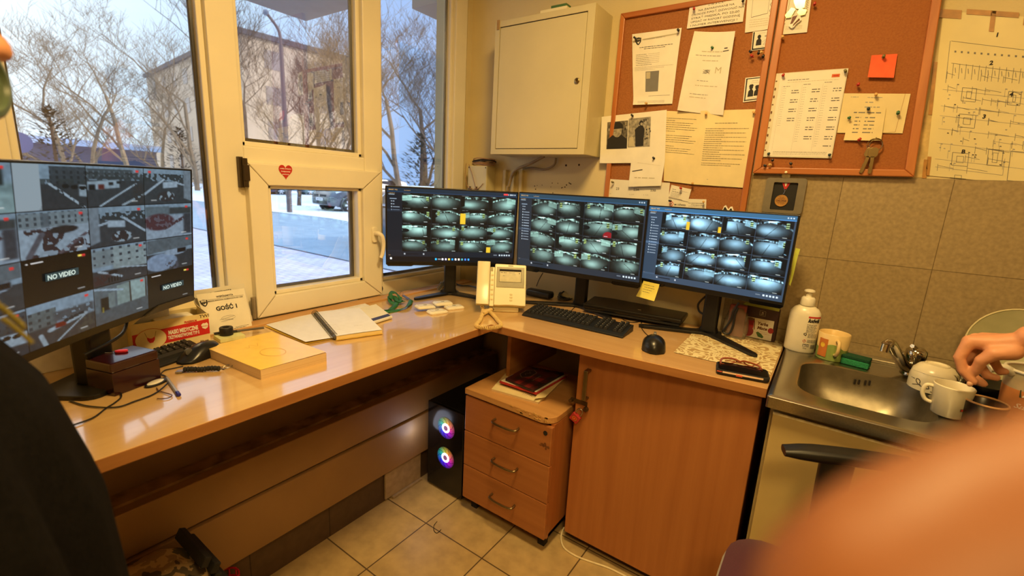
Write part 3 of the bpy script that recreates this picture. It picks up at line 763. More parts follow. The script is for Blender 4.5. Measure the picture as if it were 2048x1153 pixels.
def garage(h, w, r, tint, gain=1.0, yellow=None, red=False):
    V_, U = np.meshgrid(np.linspace(-1, 1, h), np.linspace(-1, 1, w), indexing='ij')
    cx = r.uniform(-.4, .4); hz = r.uniform(-.62, -.35); kurv = r.uniform(.12, .5)
    hl = hz + kurv * (U - cx) ** 2
    I = .03 + .07 * nz2(h, w, 7, r)
    cols_ = np.interp(np.linspace(0, 40, w), np.arange(41), r.random(41) ** 1.6)[None]
    I = I + .75 * cols_ * np.exp(-((V_ - hl + .13) / .11) ** 2)
    # far wall strip and lamps
    I += .3 * np.exp(-((V_ - hl + .16) / .13) ** 2) * (nz2(h, w, 3, r) > .36)
    for _ in range(r.integers(2, 5)):
        lx, ly = r.uniform(-.8, .8), hz - r.uniform(.12, .34)
        I += .9 * np.exp(-((U - lx) / r.uniform(.05, .25)) ** 2 - ((V_ - ly) / .05) ** 2)
    for _ in range(r.integers(3, 7)):   # parked cars and posts far off
        lx = r.uniform(-1, 1); I *= 1 - .8 * boxm(U, V_, lx, hz - .16, lx + r.uniform(.06, .22), hz + .06)
    fl = sm_(-.03, .03, V_ - hl)
    fx, fy = cx + r.uniform(-.3, .3), r.uniform(-.25, .35)
    F = .13 + r.uniform(.5, .72) * np.exp(-((U - fx) / r.uniform(.6, 1.0)) ** 2 - ((V_ - fy) / r.uniform(.5, .8)) ** 2) + .05 * nz2(h, w, 5, r)
    F *= 1 - .72 * sm_(.65, 1.3, np.hypot(U, V_ * .9))
    I = I * (1 - fl) + F * fl
    A = np.repeat(I[..., None], 3, 2)
    if r.random() < .6:
        x0 = r.uniform(-.5, .5); A = A * (1 - .55 * segm(U, V_, (x0, hz + .25), (x0 + r.uniform(-.7, .9), 1.0), .022)[..., None])
    # pale wall at one side, striped pillar, parked car
    k = r.random()
    sd = r.choice([-1, 1])
    if k < .55:
        e = boxm(U * sd, V_, .35, hz - .35, 1.2, hz + .38, .02, r.uniform(.1, .5)); A = mixc(A, (205, 210, 205), e * .7)
    if r.random() < .75:
        x0 = r.uniform(.45, .85) * r.choice([-1, 1]); b = boxm(U, V_, x0 - .09, hz - .2, x0 + .09, hz + .42, .02)
        st = (np.sin((V_ + .2 * U) * 26) > 0) * b
        A = mixc(A, (225, 225, 215), b * .8); A = mixc(A, (225, 190, 60), b * .55 * (np.abs(V_ - hz - .15) < .3)); A = mixc(A, (15, 18, 18), st * .95 * (np.abs(V_ - hz - .15) < .3))
    if r.random() < .34:
        x0 = r.uniform(.75, 1.1) * r.choice([-1, 1]); y0 = r.uniform(-.1, .75)
        c = 1 - sm_(.8, 1.05, ((U - x0) / .36) ** 2 + ((V_ - y0) / .28) ** 2); A = mixc(A, (14, 18, 22), c)
        A = mixc(A, (190, 200, 205), segm(U, V_, (x0 - .22, y0 - .05), (x0 - .14, y0 - .03), .035) * .9)
    if r.random() < .3:
        A = mixc(A, (10, 14, 15), boxm(U * r.choice([-1, 1]), V_, .72, -1, 1.1, .2 + r.random(), .03, .5))
    A = A * (np.array(tint) * gain)
    if yellow is not None: A = mixc(A, (196, 160, 40), boxm(U, V_, *yellow, .03))
    if red: A = mixc(A, (120, 20, 28), 1 - sm_(.8, 1.1, ((U - .78) / .36) ** 2 + ((V_ - .85) / .55) ** 2))
    # captions
    A = mixc(A, (200, 215, 215), boxm(U, V_, .5, .86, .76, .91, .02) * .8)
    A = mixc(A, (170, 185, 190), boxm(U, V_, -.95, -.95, -.45, -.90, .02) * .6 * (nz2(h, w, 2, r) > .35))
    return np.clip(A, 0, 1)
def garage_screen(W, H, seed, tint, gain, side_n, chrome, task=False, special={}):
    r = np.random.default_rng(seed)
    A = np.zeros((H, W, 3)); bg = np.array(chrome) / 255.
    A[:] = bg
    V_, U = np.meshgrid(np.linspace(0, 1, H), np.linspace(0, 1, W), indexing='ij')
    def R(u0, v0, u1, v1, c, k=1.0): A[:] = mixc(A, c, boxm(U, V_, u0, v0, u1, v1, .0015) * k)
    R(0, .0, 1, .052, tuple(np.array(chrome) * np.array([1.05, 1.45, 1.5])))
    R(0, .050, 1, .058, tuple(np.array(chrome) * np.array([1.5, 2.3, 2.7])))
    g0, g1, t0, t1 = .115, .992, .066, .925 if not task else .862
    cw_, ch_ = (g1 - g0) / 4, (t1 - t0) / 4
    for j in range(4):
        for i in range(4):
            x0, x1 = int((g0 + i * cw_) * W), int((g0 + (i + 1) * cw_ - .0035) * W); y0, y1 = int((t0 + j * ch_) * H), int((t0 + (j + 1) * ch_ - .004) * H)
            sp_ = special.get((j, i), {})
            cell = garage(y1 - y0, x1 - x0, r, tint, gain * r.uniform(.85, 1.12), **sp_)
            A[y0:y1, x0:x1] = cell
    # side panel
    R(0, .06, g0 - .005, t1, tuple(np.array(chrome) * .92))
    R(.012, .085, .055, .093, (170, 190, 205), .8); R(.02, .14, .07, .149, (150, 170, 190), .7)
    for k in range(side_n):
        y = .17 + .0375 * k
        R(.03, y, .037, y + .014, (190, 205, 215), .8); R(.042, y + .003, .042 + (.05 if k > 1 else .012), y + .012, (165, 180, 195), .75)
    R(0, .17 + .0375 * min(8, side_n - 1), g0 - .005, .20 + .0375 * min(8, side_n - 1), tuple(np.array(chrome) * 2.0), .45)
    R(0, t1 - .02, g0 - .005, t1, tuple(np.array(chrome) * 1.3), .6)
    yb = t1 + .018
    for k, x in enumerate((.125, .27)): R(x, yb, x + .01, yb + .022, (200, 205, 210), .8)
    R(.145, yb + .006, .235, yb + .016, (5, 8, 12), .9)
    for k in range(5): R(.88 + .02 * k, yb, .892 + .02 * k, yb + .022, (205, 220, 228), .85)
    R(.835, yb + .004, .865, yb + .018, (120, 130, 140), .7)
    for k in range(3): R(.945 + .016 * k, .018, .953 + .016 * k, .034, (200, 210, 220), .8)
    if task:
        R(0, .925, 1, 1, (8, 10, 14))
        R(.0, .925, 1, .93, (14, 18, 24))
        cols = [(40, 170, 235), None, (225, 228, 232), (200, 200, 240), (240, 200, 90), (40, 140, 210), (230, 230, 235), (240, 230, 210), (70, 150, 160), (70, 120, 220), (60, 150, 235)]
        for k, c in enumerate(cols):
            x = .365 + .026 * k
            if c: R(x, .948, x + .014, .975, c)
            else: R(x - .004, .955, x + .020, .968, (200, 200, 200), .6)
        R(.02, .945, .034, .972, (235, 235, 235)); R(.89, .012, .925, .036, (210, 60, 60))
        for k in range(3): R(.93 + .0 + .013 * k - .003, .018, .936 + .013 * k - .003, .034, (220, 225, 230), .7)
    return A
def street(h, w, r, kind):
    V_, U = np.meshgrid(np.linspace(0, 1, h), np.linspace(0, 1, w), indexing='ij')
    n1, n2 = nz2(h, w, 3, r), nz2(h, w, 9, r)
    A = np.ones((h, w, 3)) * np.array([168, 184, 196]) / 255
    def P(c, mk): A[:] = mixc(A, c, mk)
    if kind == 'road':
        hz = r.uniform(.36, .46); bx = r.uniform(.25, .7)
        bl = boxm(U, V_, bx - .28, .04, bx + .42, hz + .05, .01); P((70, 78, 84), bl)
        P((46, 52, 58), bl * (np.sin(U * 60) > .4) * (np.sin(V_ * 50) > -.2))
        P((60, 66, 66), (V_ > hz - .10) * (V_ < hz + .05) * (n1 > .45) * .8)
        P((58, 62, 66), sm_(hz - .01, hz + .02, V_)); P((205, 214, 220), boxm(U, V_, .55, hz + .02, 1.2, hz + .3, .02, .15) * .9)
        P((215, 222, 228), segm(U, V_, (.12, hz), (.62, 1.0), .026) * (n1 > .25)); P((60, 62, 66), segm(U, V_, (.0, hz + .2), (.3, 1.0), .12) * .7)
        for k in range(5):
            x, y = .35 + .13 * k, hz + .06 + .02 * k; P((20, 24, 28), 1 - sm_(.8, 1.1, ((U - x) / .06) ** 2 + ((V_ - y) / .05) ** 2))
    elif kind == 'diag':
        hz = r.uniform(.30, .4); P((84, 92, 96), (V_ < hz) * (V_ > .05) * boxm(U, V_, 0, .0, .8, hz, .04)); P((58, 64, 66), (V_ < hz + .05) * (V_ > hz - .2) * (n1 > .4) * .9)
        P((150, 160, 166), (V_ < hz) * (np.sin(U * 70) > .5) * (np.sin(V_ * 60) > .2) * .5)
        P((62, 66, 70), sm_(hz, hz + .03, V_)); P((190, 200, 206), boxm(U, V_, .0, hz + .05, .55, hz + .26, .02, -.1)); P((120, 44, 38), boxm(U, V_, .18, hz + .12, .28, hz + .24, .02)); 
        P((22, 24, 30), boxm(U, V_, .02, hz + .12, .13, hz + .26, .02)); P((30, 34, 38), boxm(U, V_, .36, hz + .06, .44, hz + .14, .02)); P((30, 34, 38), boxm(U, V_, .5, hz + .03, .58, hz + .1, .02))
        P((206, 214, 220), segm(U, V_, (.86, hz + .1), (.2, 1.0), .022)); P((196, 204, 208), segm(U, V_, (1.0, hz + .4), (.6, 1.0), .03)); P((64, 60, 60), boxm(U, V_, .8, hz + .1, 1, 1, .05) * (n1 > .35))
    elif kind == 'court':
        P((150, 158, 160), boxm(U, V_, 0, .02, 1, .36, .01)); P((74, 82, 88), boxm(U, V_, 0, .02, 1, .36, .01) * (np.sin(U * 64) > .35) * (np.sin(V_ * 52 + .5) > .25)); P((96, 104, 110), boxm(U, V_, .30, .04, .42, .40, .01) * .7)
        P((190, 198, 206), sm_(.34, .37, V_)); P((68, 50, 52), sm_(.36, .40, V_) * (n2 > .56) * (n1 > .35)); P((52, 46, 46), 1 - sm_(.7, 1.2, ((U - .62) / .22) ** 2 + ((V_ - .44) / .09) ** 2))
        P((104, 98, 104), segm(U, V_, (.1, .98), (.3, .5), .05)); P((110, 90, 94), segm(U, V_, (.55, .98), (.95, .6), .035) * (n1 > .3))
    elif kind == 'bend':
        P((60, 66, 68), (V_ < .4) * (V_ > .14) * (n1 > .35)); P((66, 70, 74), sm_(.34, .38, V_)); P((206, 214, 222), boxm(U, V_, .30, .34, .62, .52, .02, .12)); P((206, 214, 222), segm(U, V_, (.6, .3), (1, .72), .03)); P((150, 156, 162), boxm(U, V_, -.1, 0, .16, 1, .02, -.5)); P((66, 58, 60), 1 - sm_(.7, 1.1, ((U - .55) / .2) ** 2 + ((V_ - .8) / .16) ** 2)); P((180, 190, 196), (1 - sm_(.7, 1.1, ((U - .55) / .2) ** 2 + ((V_ - .8) / .16) ** 2)) * (n1 > .6))
        P((200, 208, 216), segm(U, V_, (.16, .45), (.34, .38), .03))
    elif kind == 'block':
        P((150, 158, 158), boxm(U, V_, .0, .05, .42, .5, .01)); P((176, 184, 180), boxm(U, V_, .36, .0, 1, .62, .01, .12)); mk = boxm(U, V_, 0, .02, 1, .55, .01)
        P((70, 78, 86), mk * (np.sin(U * 40) > .55) * (np.sin(V_ * 34) > .4)); P((62, 64, 68), sm_(.58, .62, V_ - .06 * U)); P((200, 208, 214), segm(U, V_, (.1, .62), (.5, .86), .03)); P((200, 208, 214), segm(U, V_, (.5, .60), (1, .72), .02)); P((70, 46, 48), boxm(U, V_, 0, .72, .3, 1, .05) * (n1 > .4)); P((34, 34, 38), 1 - sm_(.8, 1.1, ((U - .35) / .09) ** 2 + ((V_ - .70) / .06) ** 2))
        P((30, 30, 32), boxm(U, V_, .25, .82, .48, .97, .01) * (np.sin(U * 120) > 0))
    elif kind == 'bush':
        P((120, 130, 134), boxm(U, V_, 0, .05, .5, .35, .01)); P((70, 74, 74), boxm(U, V_, .5, .1, 1, .3, .03)); P((186, 194, 204), sm_(.32, .36, V_)); P((96, 56, 62), (1 - sm_(.7, 1.15, ((U - .28) / .34) ** 2 + ((V_ - .52) / .26) ** 2)) * (.6 + .4 * (n1 > .4))); P((90, 60, 64), segm(U, V_, (.4, .72), (.85, .42), .05) * (n1 > .35)); P((70, 72, 78), boxm(U, V_, .82, .3, 1, .95, .04))
    elif kind == 'snowpark':
        P((112, 120, 124), boxm(U, V_, 0, .02, 1, .42, .01, -.1)); P((60, 66, 70), sm_(.42, .46, V_)); P((170, 184, 206), 1 - sm_(.8, 1.1, ((U - .30) / .36) ** 2 + ((V_ - .72) / .28) ** 2)); P((186, 196, 210), 1 - sm_(.8, 1.1, ((U - .62) / .26) ** 2 + ((V_ - .46) / .10) ** 2)); P((24, 26, 30), boxm(U, V_, .66, .36, .86, .5, .02)); P((96, 94, 104), (1 - sm_(.5, 1.1, ((U - .52) / .18) ** 2 + ((V_ - .9) / .2) ** 2)) * (n1 > .5))
    elif kind == 'carpark':
        P((112, 120, 118), boxm(U, V_, 0, .15, .4, .62, .01)); P((62, 70, 74), boxm(U, V_, 0, .15, .4, .62, .01) * (np.sin(U * 50) > .3) * (np.sin(V_ * 40) > .1)); P((84, 88, 92), boxm(U, V_, .36, .28, 1, .52, .04) * (n1 > .3)); P((66, 66, 68), sm_(.52, .6, V_)); P((196, 204, 208), segm(U, V_, (.3, .68), (.85, .54), .05)); P((130, 28, 28), boxm(U, V_, .38, .56, .54, .68, .02)); 
        for k in range(4): P((44, 50, 56), 1 - sm_(.8, 1.1, ((U - .55 - .08 * k) / .05) ** 2 + ((V_ - .56 + .02 * k) / .045) ** 2))
        P((200, 206, 208), segm(U, V_, (.86, .56), (.40, 1.0), .02)); P((190, 196, 198), segm(U, V_, (.16, .74), (.22, 1), .04)); P((80, 78, 70), boxm(U, V_, .75, .6, 1, 1, .05) * (n1 > .4))
    elif kind == 'gate':
        P((112, 122, 126), np.ones_like(U)); P((22, 24, 26), boxm(U, V_, .1, .3, .26, .74, .02)); P((168, 182, 172), boxm(U, V_, .4, .06, .64, .62, .01, -.1)); P((190, 206, 196), boxm(U, V_, .66, .02, .96, .62, .01, .02)); P((74, 66, 58), segm(U, V_, (.65, .02), (.66, .62), .016)); P((74, 66, 58), segm(U, V_, (.96, 0), (.97, .62), .012)); P((140, 150, 146), boxm(U, V_, .24, .2, .36, .62, .01)); P((92, 100, 104), sm_(.60, .66, V_ + .1 * (U - .5))); P((196, 210, 220), segm(U, V_, (.0, .02), (.5, .2), .03)); P((180, 150, 60), boxm(U, V_, .12, .55, .15, .7, .01))
    elif kind == 'pale':
        P((150, 170, 166), sm_(.3, .5, V_)); P((40, 50, 50), boxm(U, V_, -.1, .1, .9, .45, .03)); P((176, 196, 190), sm_(.55, .7, V_))
    elif kind == 'none': P((9, 9, 10), np.ones_like(U))
    if kind != 'none':
        A *= (.86 + .2 * n1[..., None]); A *= np.array([.62, .69, .74])
    P((190, 48, 48), boxm(U, V_, .86, .06, .92, .12, .008)); 
    P((200, 205, 205), boxm(U, V_, .76, .90, .88, .925, .01) * .8)
    if kind == 'none': P((225, 205, 90), boxm(U, V_, .80, .06, .86, .115, .008)); P((210, 210, 210), boxm(U, V_, .04, .06, .28, .085, .006) * (n1 > .3))
    return np.clip(A, 0, 1)
def street_screen(W, H):
    r = np.random.default_rng(11); A = np.zeros((H, W, 3))
    lay = [['pale', 'road', 'diag', 'diag2'], ['bush', 'court', 'bend', 'bush'], ['snowpark', 'none', 'block', 'snowpark'], ['road', 'carpark', 'gate', 'none']]
    for j in range(4):
        for i in range(4):
            x0, x1, y0, y1 = i * W // 4, (i + 1) * W // 4 - 1, j * H // 4, (j + 1) * H // 4 - 1
            k = lay[j][i]; fl = k == 'diag2'; c = street(y1 - y0, x1 - x0, r, 'bend' if fl else k)
            if fl: c = c[:, ::-1]
            if k == 'road' and j == 0:
                w_ = c.shape[1]; q = int(w_ * .34); c2 = np.ones_like(c) * np.array([.50, .56, .60]); c2[:, q:] = c[:, ::1][:, :w_ - q]; yy, xx = np.mgrid[0:c.shape[0], 0:w_]; mk = (xx < q) & (xx > q - yy * .55 + 20); c2[mk] *= .82; c = c2
            A[y0:y1, x0:x1] = c
    return A

SCR = attr_mat('screen_glow', 1.8, .22, .25)
SCR_L = attr_mat('screen_glow_left', 1.1, .22, .3)
bez = mat('bezel', (15, 15, 17), .4, var=.08)

def monitor(label, BL, yaw, tilt, W, H, img, foot, tips, name='monitor', group='monitors with garage camera grids', mirror=False, win=(.010, .070, .988, .985), chin=True):
    """flat screen on a V-shaped stand; BL = lower left corner of the front"""
    u = V((cos(yaw), sin(yaw), 0)); n0 = V((sin(yaw), -cos(yaw), 0)); n = n0 * cos(tilt) + V((0, 0, 1)) * sin(tilt); v = n.cross(u)
    t = thing(name, label, 'monitor', group)
    O = V(BL)
    F = lambda a, b, c=0.0: O + u * (a * W) + v * (b * H) + n * c
    c_ = .016
    out = [(c_, 0), (.19, 0), (.205, .010), (.795, .010), (.81, 0), (1 - c_, 0), (1, .022), (1, 1), (0, 1), (0, .022)]
    m = MB(); m.prism([F(a, b) for a, b in out], -n * .012)
    m.prism([F(a, b, -.012) for a, b in ((.03, .06), (.97, .06), (.97, .97), (.03, .97))], -n * .022)
    hs = m.build('housing', bez, t, bev=.002)
    u0, v0, u1, v1 = win
    color_grid('screen', img, lambda a, b: F(u0 + (u1 - u0) * a, v1 + (v0 - v1) * b, .0007), SCR, t)
    ch = MB(); ch.prism([F(a, b, .0002) for a, b in ((c_, .001), (.188, .001), (.203, .011), (.203, .040), (.005, .040), (.003, .024))], n * .003); ch.build('chin_accent', blk_g, t)
    ch = MB(); ch.prism([F(a, b, .0002) for a, b in ((.812, .001), (1 - c_, .001), (.997, .024), (.995, .040), (.797, .040), (.797, .011))], n * .003)
    ch.build('chin_accent', blk_g, t)
    # overlay wording
    S = Sheet([F(u0, v1, .001), F(u1, v1, .001), F(u1, v0, .001), F(u0, v0, .001)], lift=.0002)
    S.text(.012, .036, .0055, 'SMART PSS', 'f', bold=.01); S.text(.125, .036, .004, 'LiveView(1)', 'f'); S.text(.014, .075, .0032, 'Organizations', 'f')
    S.text(.010, .915 if img.shape[2] < 9 and win[1] > .05 else .95, .003, 'View', 'f')
    S.build('screen_text', t)
    f = V(foot); base = F(.5, .30, -.034)
    nk = MB(); w2 = .030
    top = base; back = -n0
    nk.loft([[f + u * x - n0 * (y) + V((0, 0, z)) for x, y in rrect(.056 + k, .036, .008, 3)] for z, k in ((.0, .02), (.012, .012), (.03, 0), (max(.05, O.z + .13 - f.z), 0))])
    nk.tube([F(.5, .32, -.03), V((f.x, f.y, F(.5, .32, -.03).z))], .022, 12)
    nk.build('stand_neck', bez, t, bev=.002)
    bs = MB(); th = .011
    for tp in tips:
        tp = V((tp[0], tp[1], f.z)); d = (tp - f); Ld = d.length; d.normalize(); q = d.cross(V((0, 0, 1)))
        bs.prism([f - q * .028 - d * .025, f - q * .013 + d * (Ld * .93), f - q * .005 + d * Ld, f + q * .005 + d * Ld, f + q * .013 + d * (Ld * .93), f + q * .028 - d * .025], (0, 0, th))
    bs.prism([f + u * x - n0 * y for x, y in rrect(.09, .075, .02, 3)], (0, 0, th * .98))
    bs.build('stand_base', bez, t, bev=.0015)
    return t, F, (u, v, n)

ZT = ZD + e_
I1 = garage_screen(320, 184, 21, (.66, .86, .82), 1.0, 4, (18, 24, 32), task=True, special={(1, 2): dict(yellow=(-1.1, -.5, -.62, 1.1)), (3, 3): dict(yellow=(-1.1, .2, -.7, 1.1))})
I2 = garage_screen(320, 184, 34, (.66, .84, .80), 1.0, 13, (30, 38, 47), special={(1, 2): dict(red=True)})
I3 = garage_screen(320, 184, 47, (.66, .88, 1.0), 1.12, 13, (46, 61, 78), special={(0, 0): dict(yellow=(.78, .0, 1.1, 1.1)), (0, 1): dict(yellow=(.82, .3, 1.1, 1.1))})
mt1, F1, B1 = monitor('black monitor nearest the window corner, showing garage camera grid with a taskbar', (-1.625, 1.348, 1.015), rad(48.43), rad(-4.4), .594, .3575, I1, (-1.492, 1.630, ZD), (tuple(az_(ZD, 829, 601))[:2], (-1.245, 1.66)), win=(.012, .062, .990, .982))
mt2, F2, B2 = monitor('black monitor with garage camera grid, behind the beige intercom and the keyboard', (-1.192, 1.760, 1.016), rad(2.6), rad(-1.95), .594, .3575, I2, (-.905, 1.885, ZT), (tuple(az_(ZT, 1036, 606))[:2], tuple(az_(ZT, 1222, 641))[:2]))
mt3, F3, B3 = monitor('black monitor with bluish garage camera grid, next to the tiled wall with a yellow note', (-.6245, 1.8415, 1.0305), rad(-6.2), rad(1.24), .532, .3202, I3, (-.335, 1.868, ZT + .0022), (tuple(az_(ZT, 1277, 655))[:2], tuple(az_(ZT, 1512, 717))[:2]))

# ---------------- big curved monitor at the left
t4 = thing('monitor', 'large curved monitor at the left showing street cameras and NO VIDEO tiles', 'monitor')
sc_ = 1.05; W4 = .6 * sc_; H4 = W4 * .5625; R4 = 2.41 * sc_
C4 = V(CAM) + (V((-1.244, .269, 1.220)) - V(CAM)) * sc_
y4, t4a, r4 = 2.239, -.081, .007
u = V((cos(y4), sin(y4), 0)); n0 = V((sin(y4), -cos(y4), 0)); n = n0 * cos(t4a) + V((0, 0, 1)) * sin(t4a); v = n.cross(u)
u, v = u * cos(r4) + v * sin(r4), v * cos(r4) - u * sin(r4)
def F4(a, b, c=0.0):
    th = (a - .5) * W4 / R4; nr = n * cos(th) - u * sin(th)
    return C4 + u * (R4 * sin(th)) + n * (R4 * (1 - cos(th))) + v * ((b - .5) * H4) + nr * c
m = MB()
ba, bb, bt = -.012, -.050, 1.012
NN = 16
front = [[F4(ba + (1 - 2 * ba) * i / NN, bb, .0), F4(ba + (1 - 2 * ba) * i / NN, bt, 0), F4(ba + (1 - 2 * ba) * i / NN, bt, -.02), F4(.04 + .92 * i / NN, .9, -.045), F4(.04 + .92 * i / NN, .1, -.045), F4(ba + (1 - 2 * ba) * i / NN, bb, -.02)] for i in range(NN + 1)]
m.loft(front); m.build('housing', bez, t4, bev=.0015)
I4 = street_screen(312, 176)
color_grid('screen', I4, lambda a, b: F4(a, 1 - b, .0012), SCR_L, t4)
S = Sheet([F4(.25, .5, .0), F4(.5, .5, .0), F4(.5, .25, .0), F4(.25, .25, .0)], lift=.003)
S.rect(.27, .36, .76, .53, mat('caption_grey', (16, 22, 22), .5, spec=.1, emit=((58, 76, 78), .8)))
S.mats.append(mat('caption_text', (120, 140, 140), .5, emit=((190, 212, 212), 1.0)))
put_text(S.mb, 'NO VIDEO', S.pt(.29, .50, .004), S.U, -S.D, .0095, len(S.mats) - 1, 'l', .03)
S.build('caption', t4)
S = Sheet([F4(.75, .25, .0), F4(1, .25, .0), F4(1, .0, .0), F4(.75, .0, .0)], lift=.003)
S.rect(.27, .40, .76, .57, mat('caption_grey', ()))
S.mats.append(mat('caption_text', ()))
put_text(S.mb, 'NO VIDEO', S.pt(.29, .54, .004), S.U, -S.D, .0095, len(S.mats) - 1, 'l', .03)
S.build('caption', t4)
m = MB(); m.prism([F4(.72, -.046, .0005), F4(.86, -.046, .0005), F4(.995, -.046, .0005), F4(1.008, -.03, .0005), F4(.985, .004, .0005), F4(.80, .004, .0005)], n * .004); m.build('chin_accent', mat('chin_grey', (54, 48, 38), .4), t4)
fb = V((-1.43, .285, ZD)); m = MB()
m.loft([[fb + u * x - n * y * 1 + V((0, 0, z)) for x, y in rrect(.075, .045, .01, 3)] for z in (.012, .30)]); m.build('stand_neck', bez, t4, bev=.002)
m = MB(); m.prism([fb + u * x + n0 * y for x, y in rrect(.20, .15, .03, 4)], (0, 0, .012)); m.build('stand_base', bez, t4, bev=.002)
m = MB(); m.tube(spline([F4(.78, .12, -.046), F4(.74, -.10, -.05), F4(.66, -.17, -.03), F4(.5, -.20, -.03)], 6), .004, 8); m.build('power_lead', blk, t4, smooth=True)

# sticky notes on the third monitor
ys = mat('note_yellow', (246, 236, 118), .7, var=.03)
tl, tr, br, bl = (1288, 562), (1320, 569), (1311, 602), (1275, 592)
def onplane(P0, N, px, py):
    d = V(_ray(px, py)); t = (P0 - V(CAM)).dot(N) / d.dot(N); return V(CAM) + d * t
P0 = F3(.5, .0, .006)
S = Sheet([onplane(P0, B3[2], *q) for q in (tl, tr, br, bl)], bow=lambda a, b: .004 + .010 * b * b, nu=4, nv=8).base(ys)
for k, (a, b) in enumerate(((.12, .75), (.2, .8), (.15, .7), (.2, .6))): S.words(a, b, .2 + .14 * k, .0016, 'g')
tag(S.build('sticky_note'), 'yellow sticky note hanging off the bottom edge of a monitor', 'sticky note')
S = Sheet([F3(1.003, .66, -.012), F3(1.034, .655, -.010), F3(1.018, .26, -.008), F3(1.003, .27, -.012)], bow=lambda a, b: .004 * sin(6 * b) + .008 * a, nu=3, nv=10).base(mat('note_green', (196, 204, 80), .7))
tag(S.build('sticky_flag'), 'yellow-green paper flags stuck to the side of a monitor', 'sticky note')
# ================================================================== cork boards and what is pinned on the wall
cork = mat('cork', (170, 108, 58), .9, c2=(150, 92, 46), scale=170, bump=.25, bscale=260)
cork_r = mat('cork_right', (166, 102, 50), .9, c2=(152, 90, 42), scale=170, bump=.2, bscale=260)
pine = grain('board_frame', (196, 124, 66), (168, 96, 46), (3, 30, 30), .4)
pine_v = grain('board_frame_upright', (196, 124, 66), (168, 96, 46), (30, 30, 3), .4)
YB_ = 1.952
def board(label, x0, x1, z0, z1, fw, cm, skew=0.0):
    t = thing('cork_board', label, 'cork board')
    sk = lambda x, z: (x + skew * (z1 - z) * (x - x0) / (x1 - x0), z)
    MB().prism([(sk(x, z)[0], YB_ + .006, z) for x, z in ((x0 + .004, z0 + .004), (x1 - .004, z0 + .004), (x1 - .004, z1 - .004), (x0 + .004, z1 - .004))], (0, .012, 0)).build('cork_panel', cm, t)
    def rail(a, b, c, d, M):
        MB().prism([(sk(*p)[0], YB_ - .006, p[1]) for p in (a, b, c, d)], (0, .0255, 0)).build('frame_rail', M, t, bev=.003)
    rail((x0, z0), (x0 + fw, z0 + fw), (x0 + fw, z1 - fw), (x0, z1), pine_v); rail((x1 - fw, z0 + fw), (x1, z0), (x1, z1), (x1 - fw, z1 - fw), pine_v)
    rail((x0, z1), (x0 + fw, z1 - fw), (x1 - fw, z1 - fw), (x1, z1), pine); rail((x0 + fw, z0 + fw), (x0, z0), (x1, z0), (x1 - fw, z0 + fw), pine)
    return t
bL = board('crowded cork board left of its twin, bottom hidden behind the monitors', -.866, -.284, 1.17, 2.118, .021, cork)
bR = board('orange-brown cork board with keys hanging on it, above the tiles', -.279, .123, 1.4885, 2.48, .022, cork_r, skew=.060)
YP = YB_ + .004
def wq(*px, y=YP): return [ay_(y, *p) for p in px]
SH = mat('shield_dark', (44, 40, 34), .6)
def shield(S, u, v, w_, h_):
    S.poly([(u - w_, v - h_ * .8), (u, v - h_), (u + w_, v - h_ * .8), (u + w_ * .95, v + h_ * .1), (u + w_ * .5, v + h_ * .7), (u, v + h_), (u - w_ * .5, v + h_ * .7), (u - w_ * .95, v + h_ * .1)], SH)
    S.poly([(u - w_ * .4, v + h_ * .1), (u, v + h_ * .3), (u + w_ * .5, v - h_ * .1), (u + w_ * .3, v + h_ * .5), (u, v + h_ * .6)], 'f', 2); S.line([(u - w_ * .7, v - h_ * .45), (u + w_ * .7, v - h_ * .45)], .002, 'c', 2)
# 1 printed notice with a shield
S = Sheet(wq((1265, 69), (1364, 56), (1345, 208), (1268, 211)), bow=lambda u, v: .003 + .004 * sin(3 * v) + (.010 * (1 - u) * max(0, v - .9) * 10), nu=8, nv=14).base(paper)
shield(S, .13, .11, .065, .055); S.line([(.22, .095), (.94, .07)], .005, 'c'); S.text(.26, .105, .0045, 'O C H R O N A   O B I E K T U', 'm', rot=.03)
for k, (a, b, v_) in enumerate(((.16, .86, .20), (.26, .72, .225))): S.words(a, b, v_, .0022, 'm')
for k in range(7): S.words(.08, .32 + .02 * k, .30 + .024 * k, .0014, 'm'); S.words(.36, .60, .30 + .024 * k, .0012, 'l') if k < 6 else None
for k in range(3): S.words(.05, .92 - .2 * k, .475 + .02 * k, .0013, 'l')
S.rect(.31, .54, .62, .82, 'g'); S.rect(.325, .55, .42, .64, 'c', 2); S.words(.10, .92, .88, .0013, 'm'); S.words(.10, .5, .90, .0013, 'm')
for k in range(3): S.words(.12, .8, .95 + .013 * k, .001, 'l')
tag(S.build('notice'), 'printed notice with dark shield emblem and a grey photo, on the left cork board', 'paper')
# 2 wavy sheet
S = Sheet(wq((1392, 66), (1473, 66), (1448, 232), (1357, 222)), bow=lambda u, v: .006 + .010 * sin(2.6 * v + .6) + .012 * (u - .5) ** 2 * 4, nu=10, nv=16).base(paper)
for k, (a, b, v_) in enumerate(((.28, .78, .24), (.16, .74, .29), (.34, .72, .35), (.3, .55, .60), (.28, .78, .66), (.2, .6, .77), (.2, .56, .81))): S.words(a, b, v_, .0024, 'l' if k % 2 else 'c')
S.text(.66, .50, .022, 'M', 'c', bold=.0); S.line([(.40 + .16 * ((i * 7) % 5) / 4, .46 + .05 * (i % 3) / 2) for i in range(14)], .001, 'g')
S.line([(.80, .20), (.88, .195)], .004, 'm'); S.line([(.78, .235), (.92, .225)], .003, 'm')
tag(S.build('loose_sheet'), 'curling handwritten sheet held by one green pin on the left cork board', 'paper')
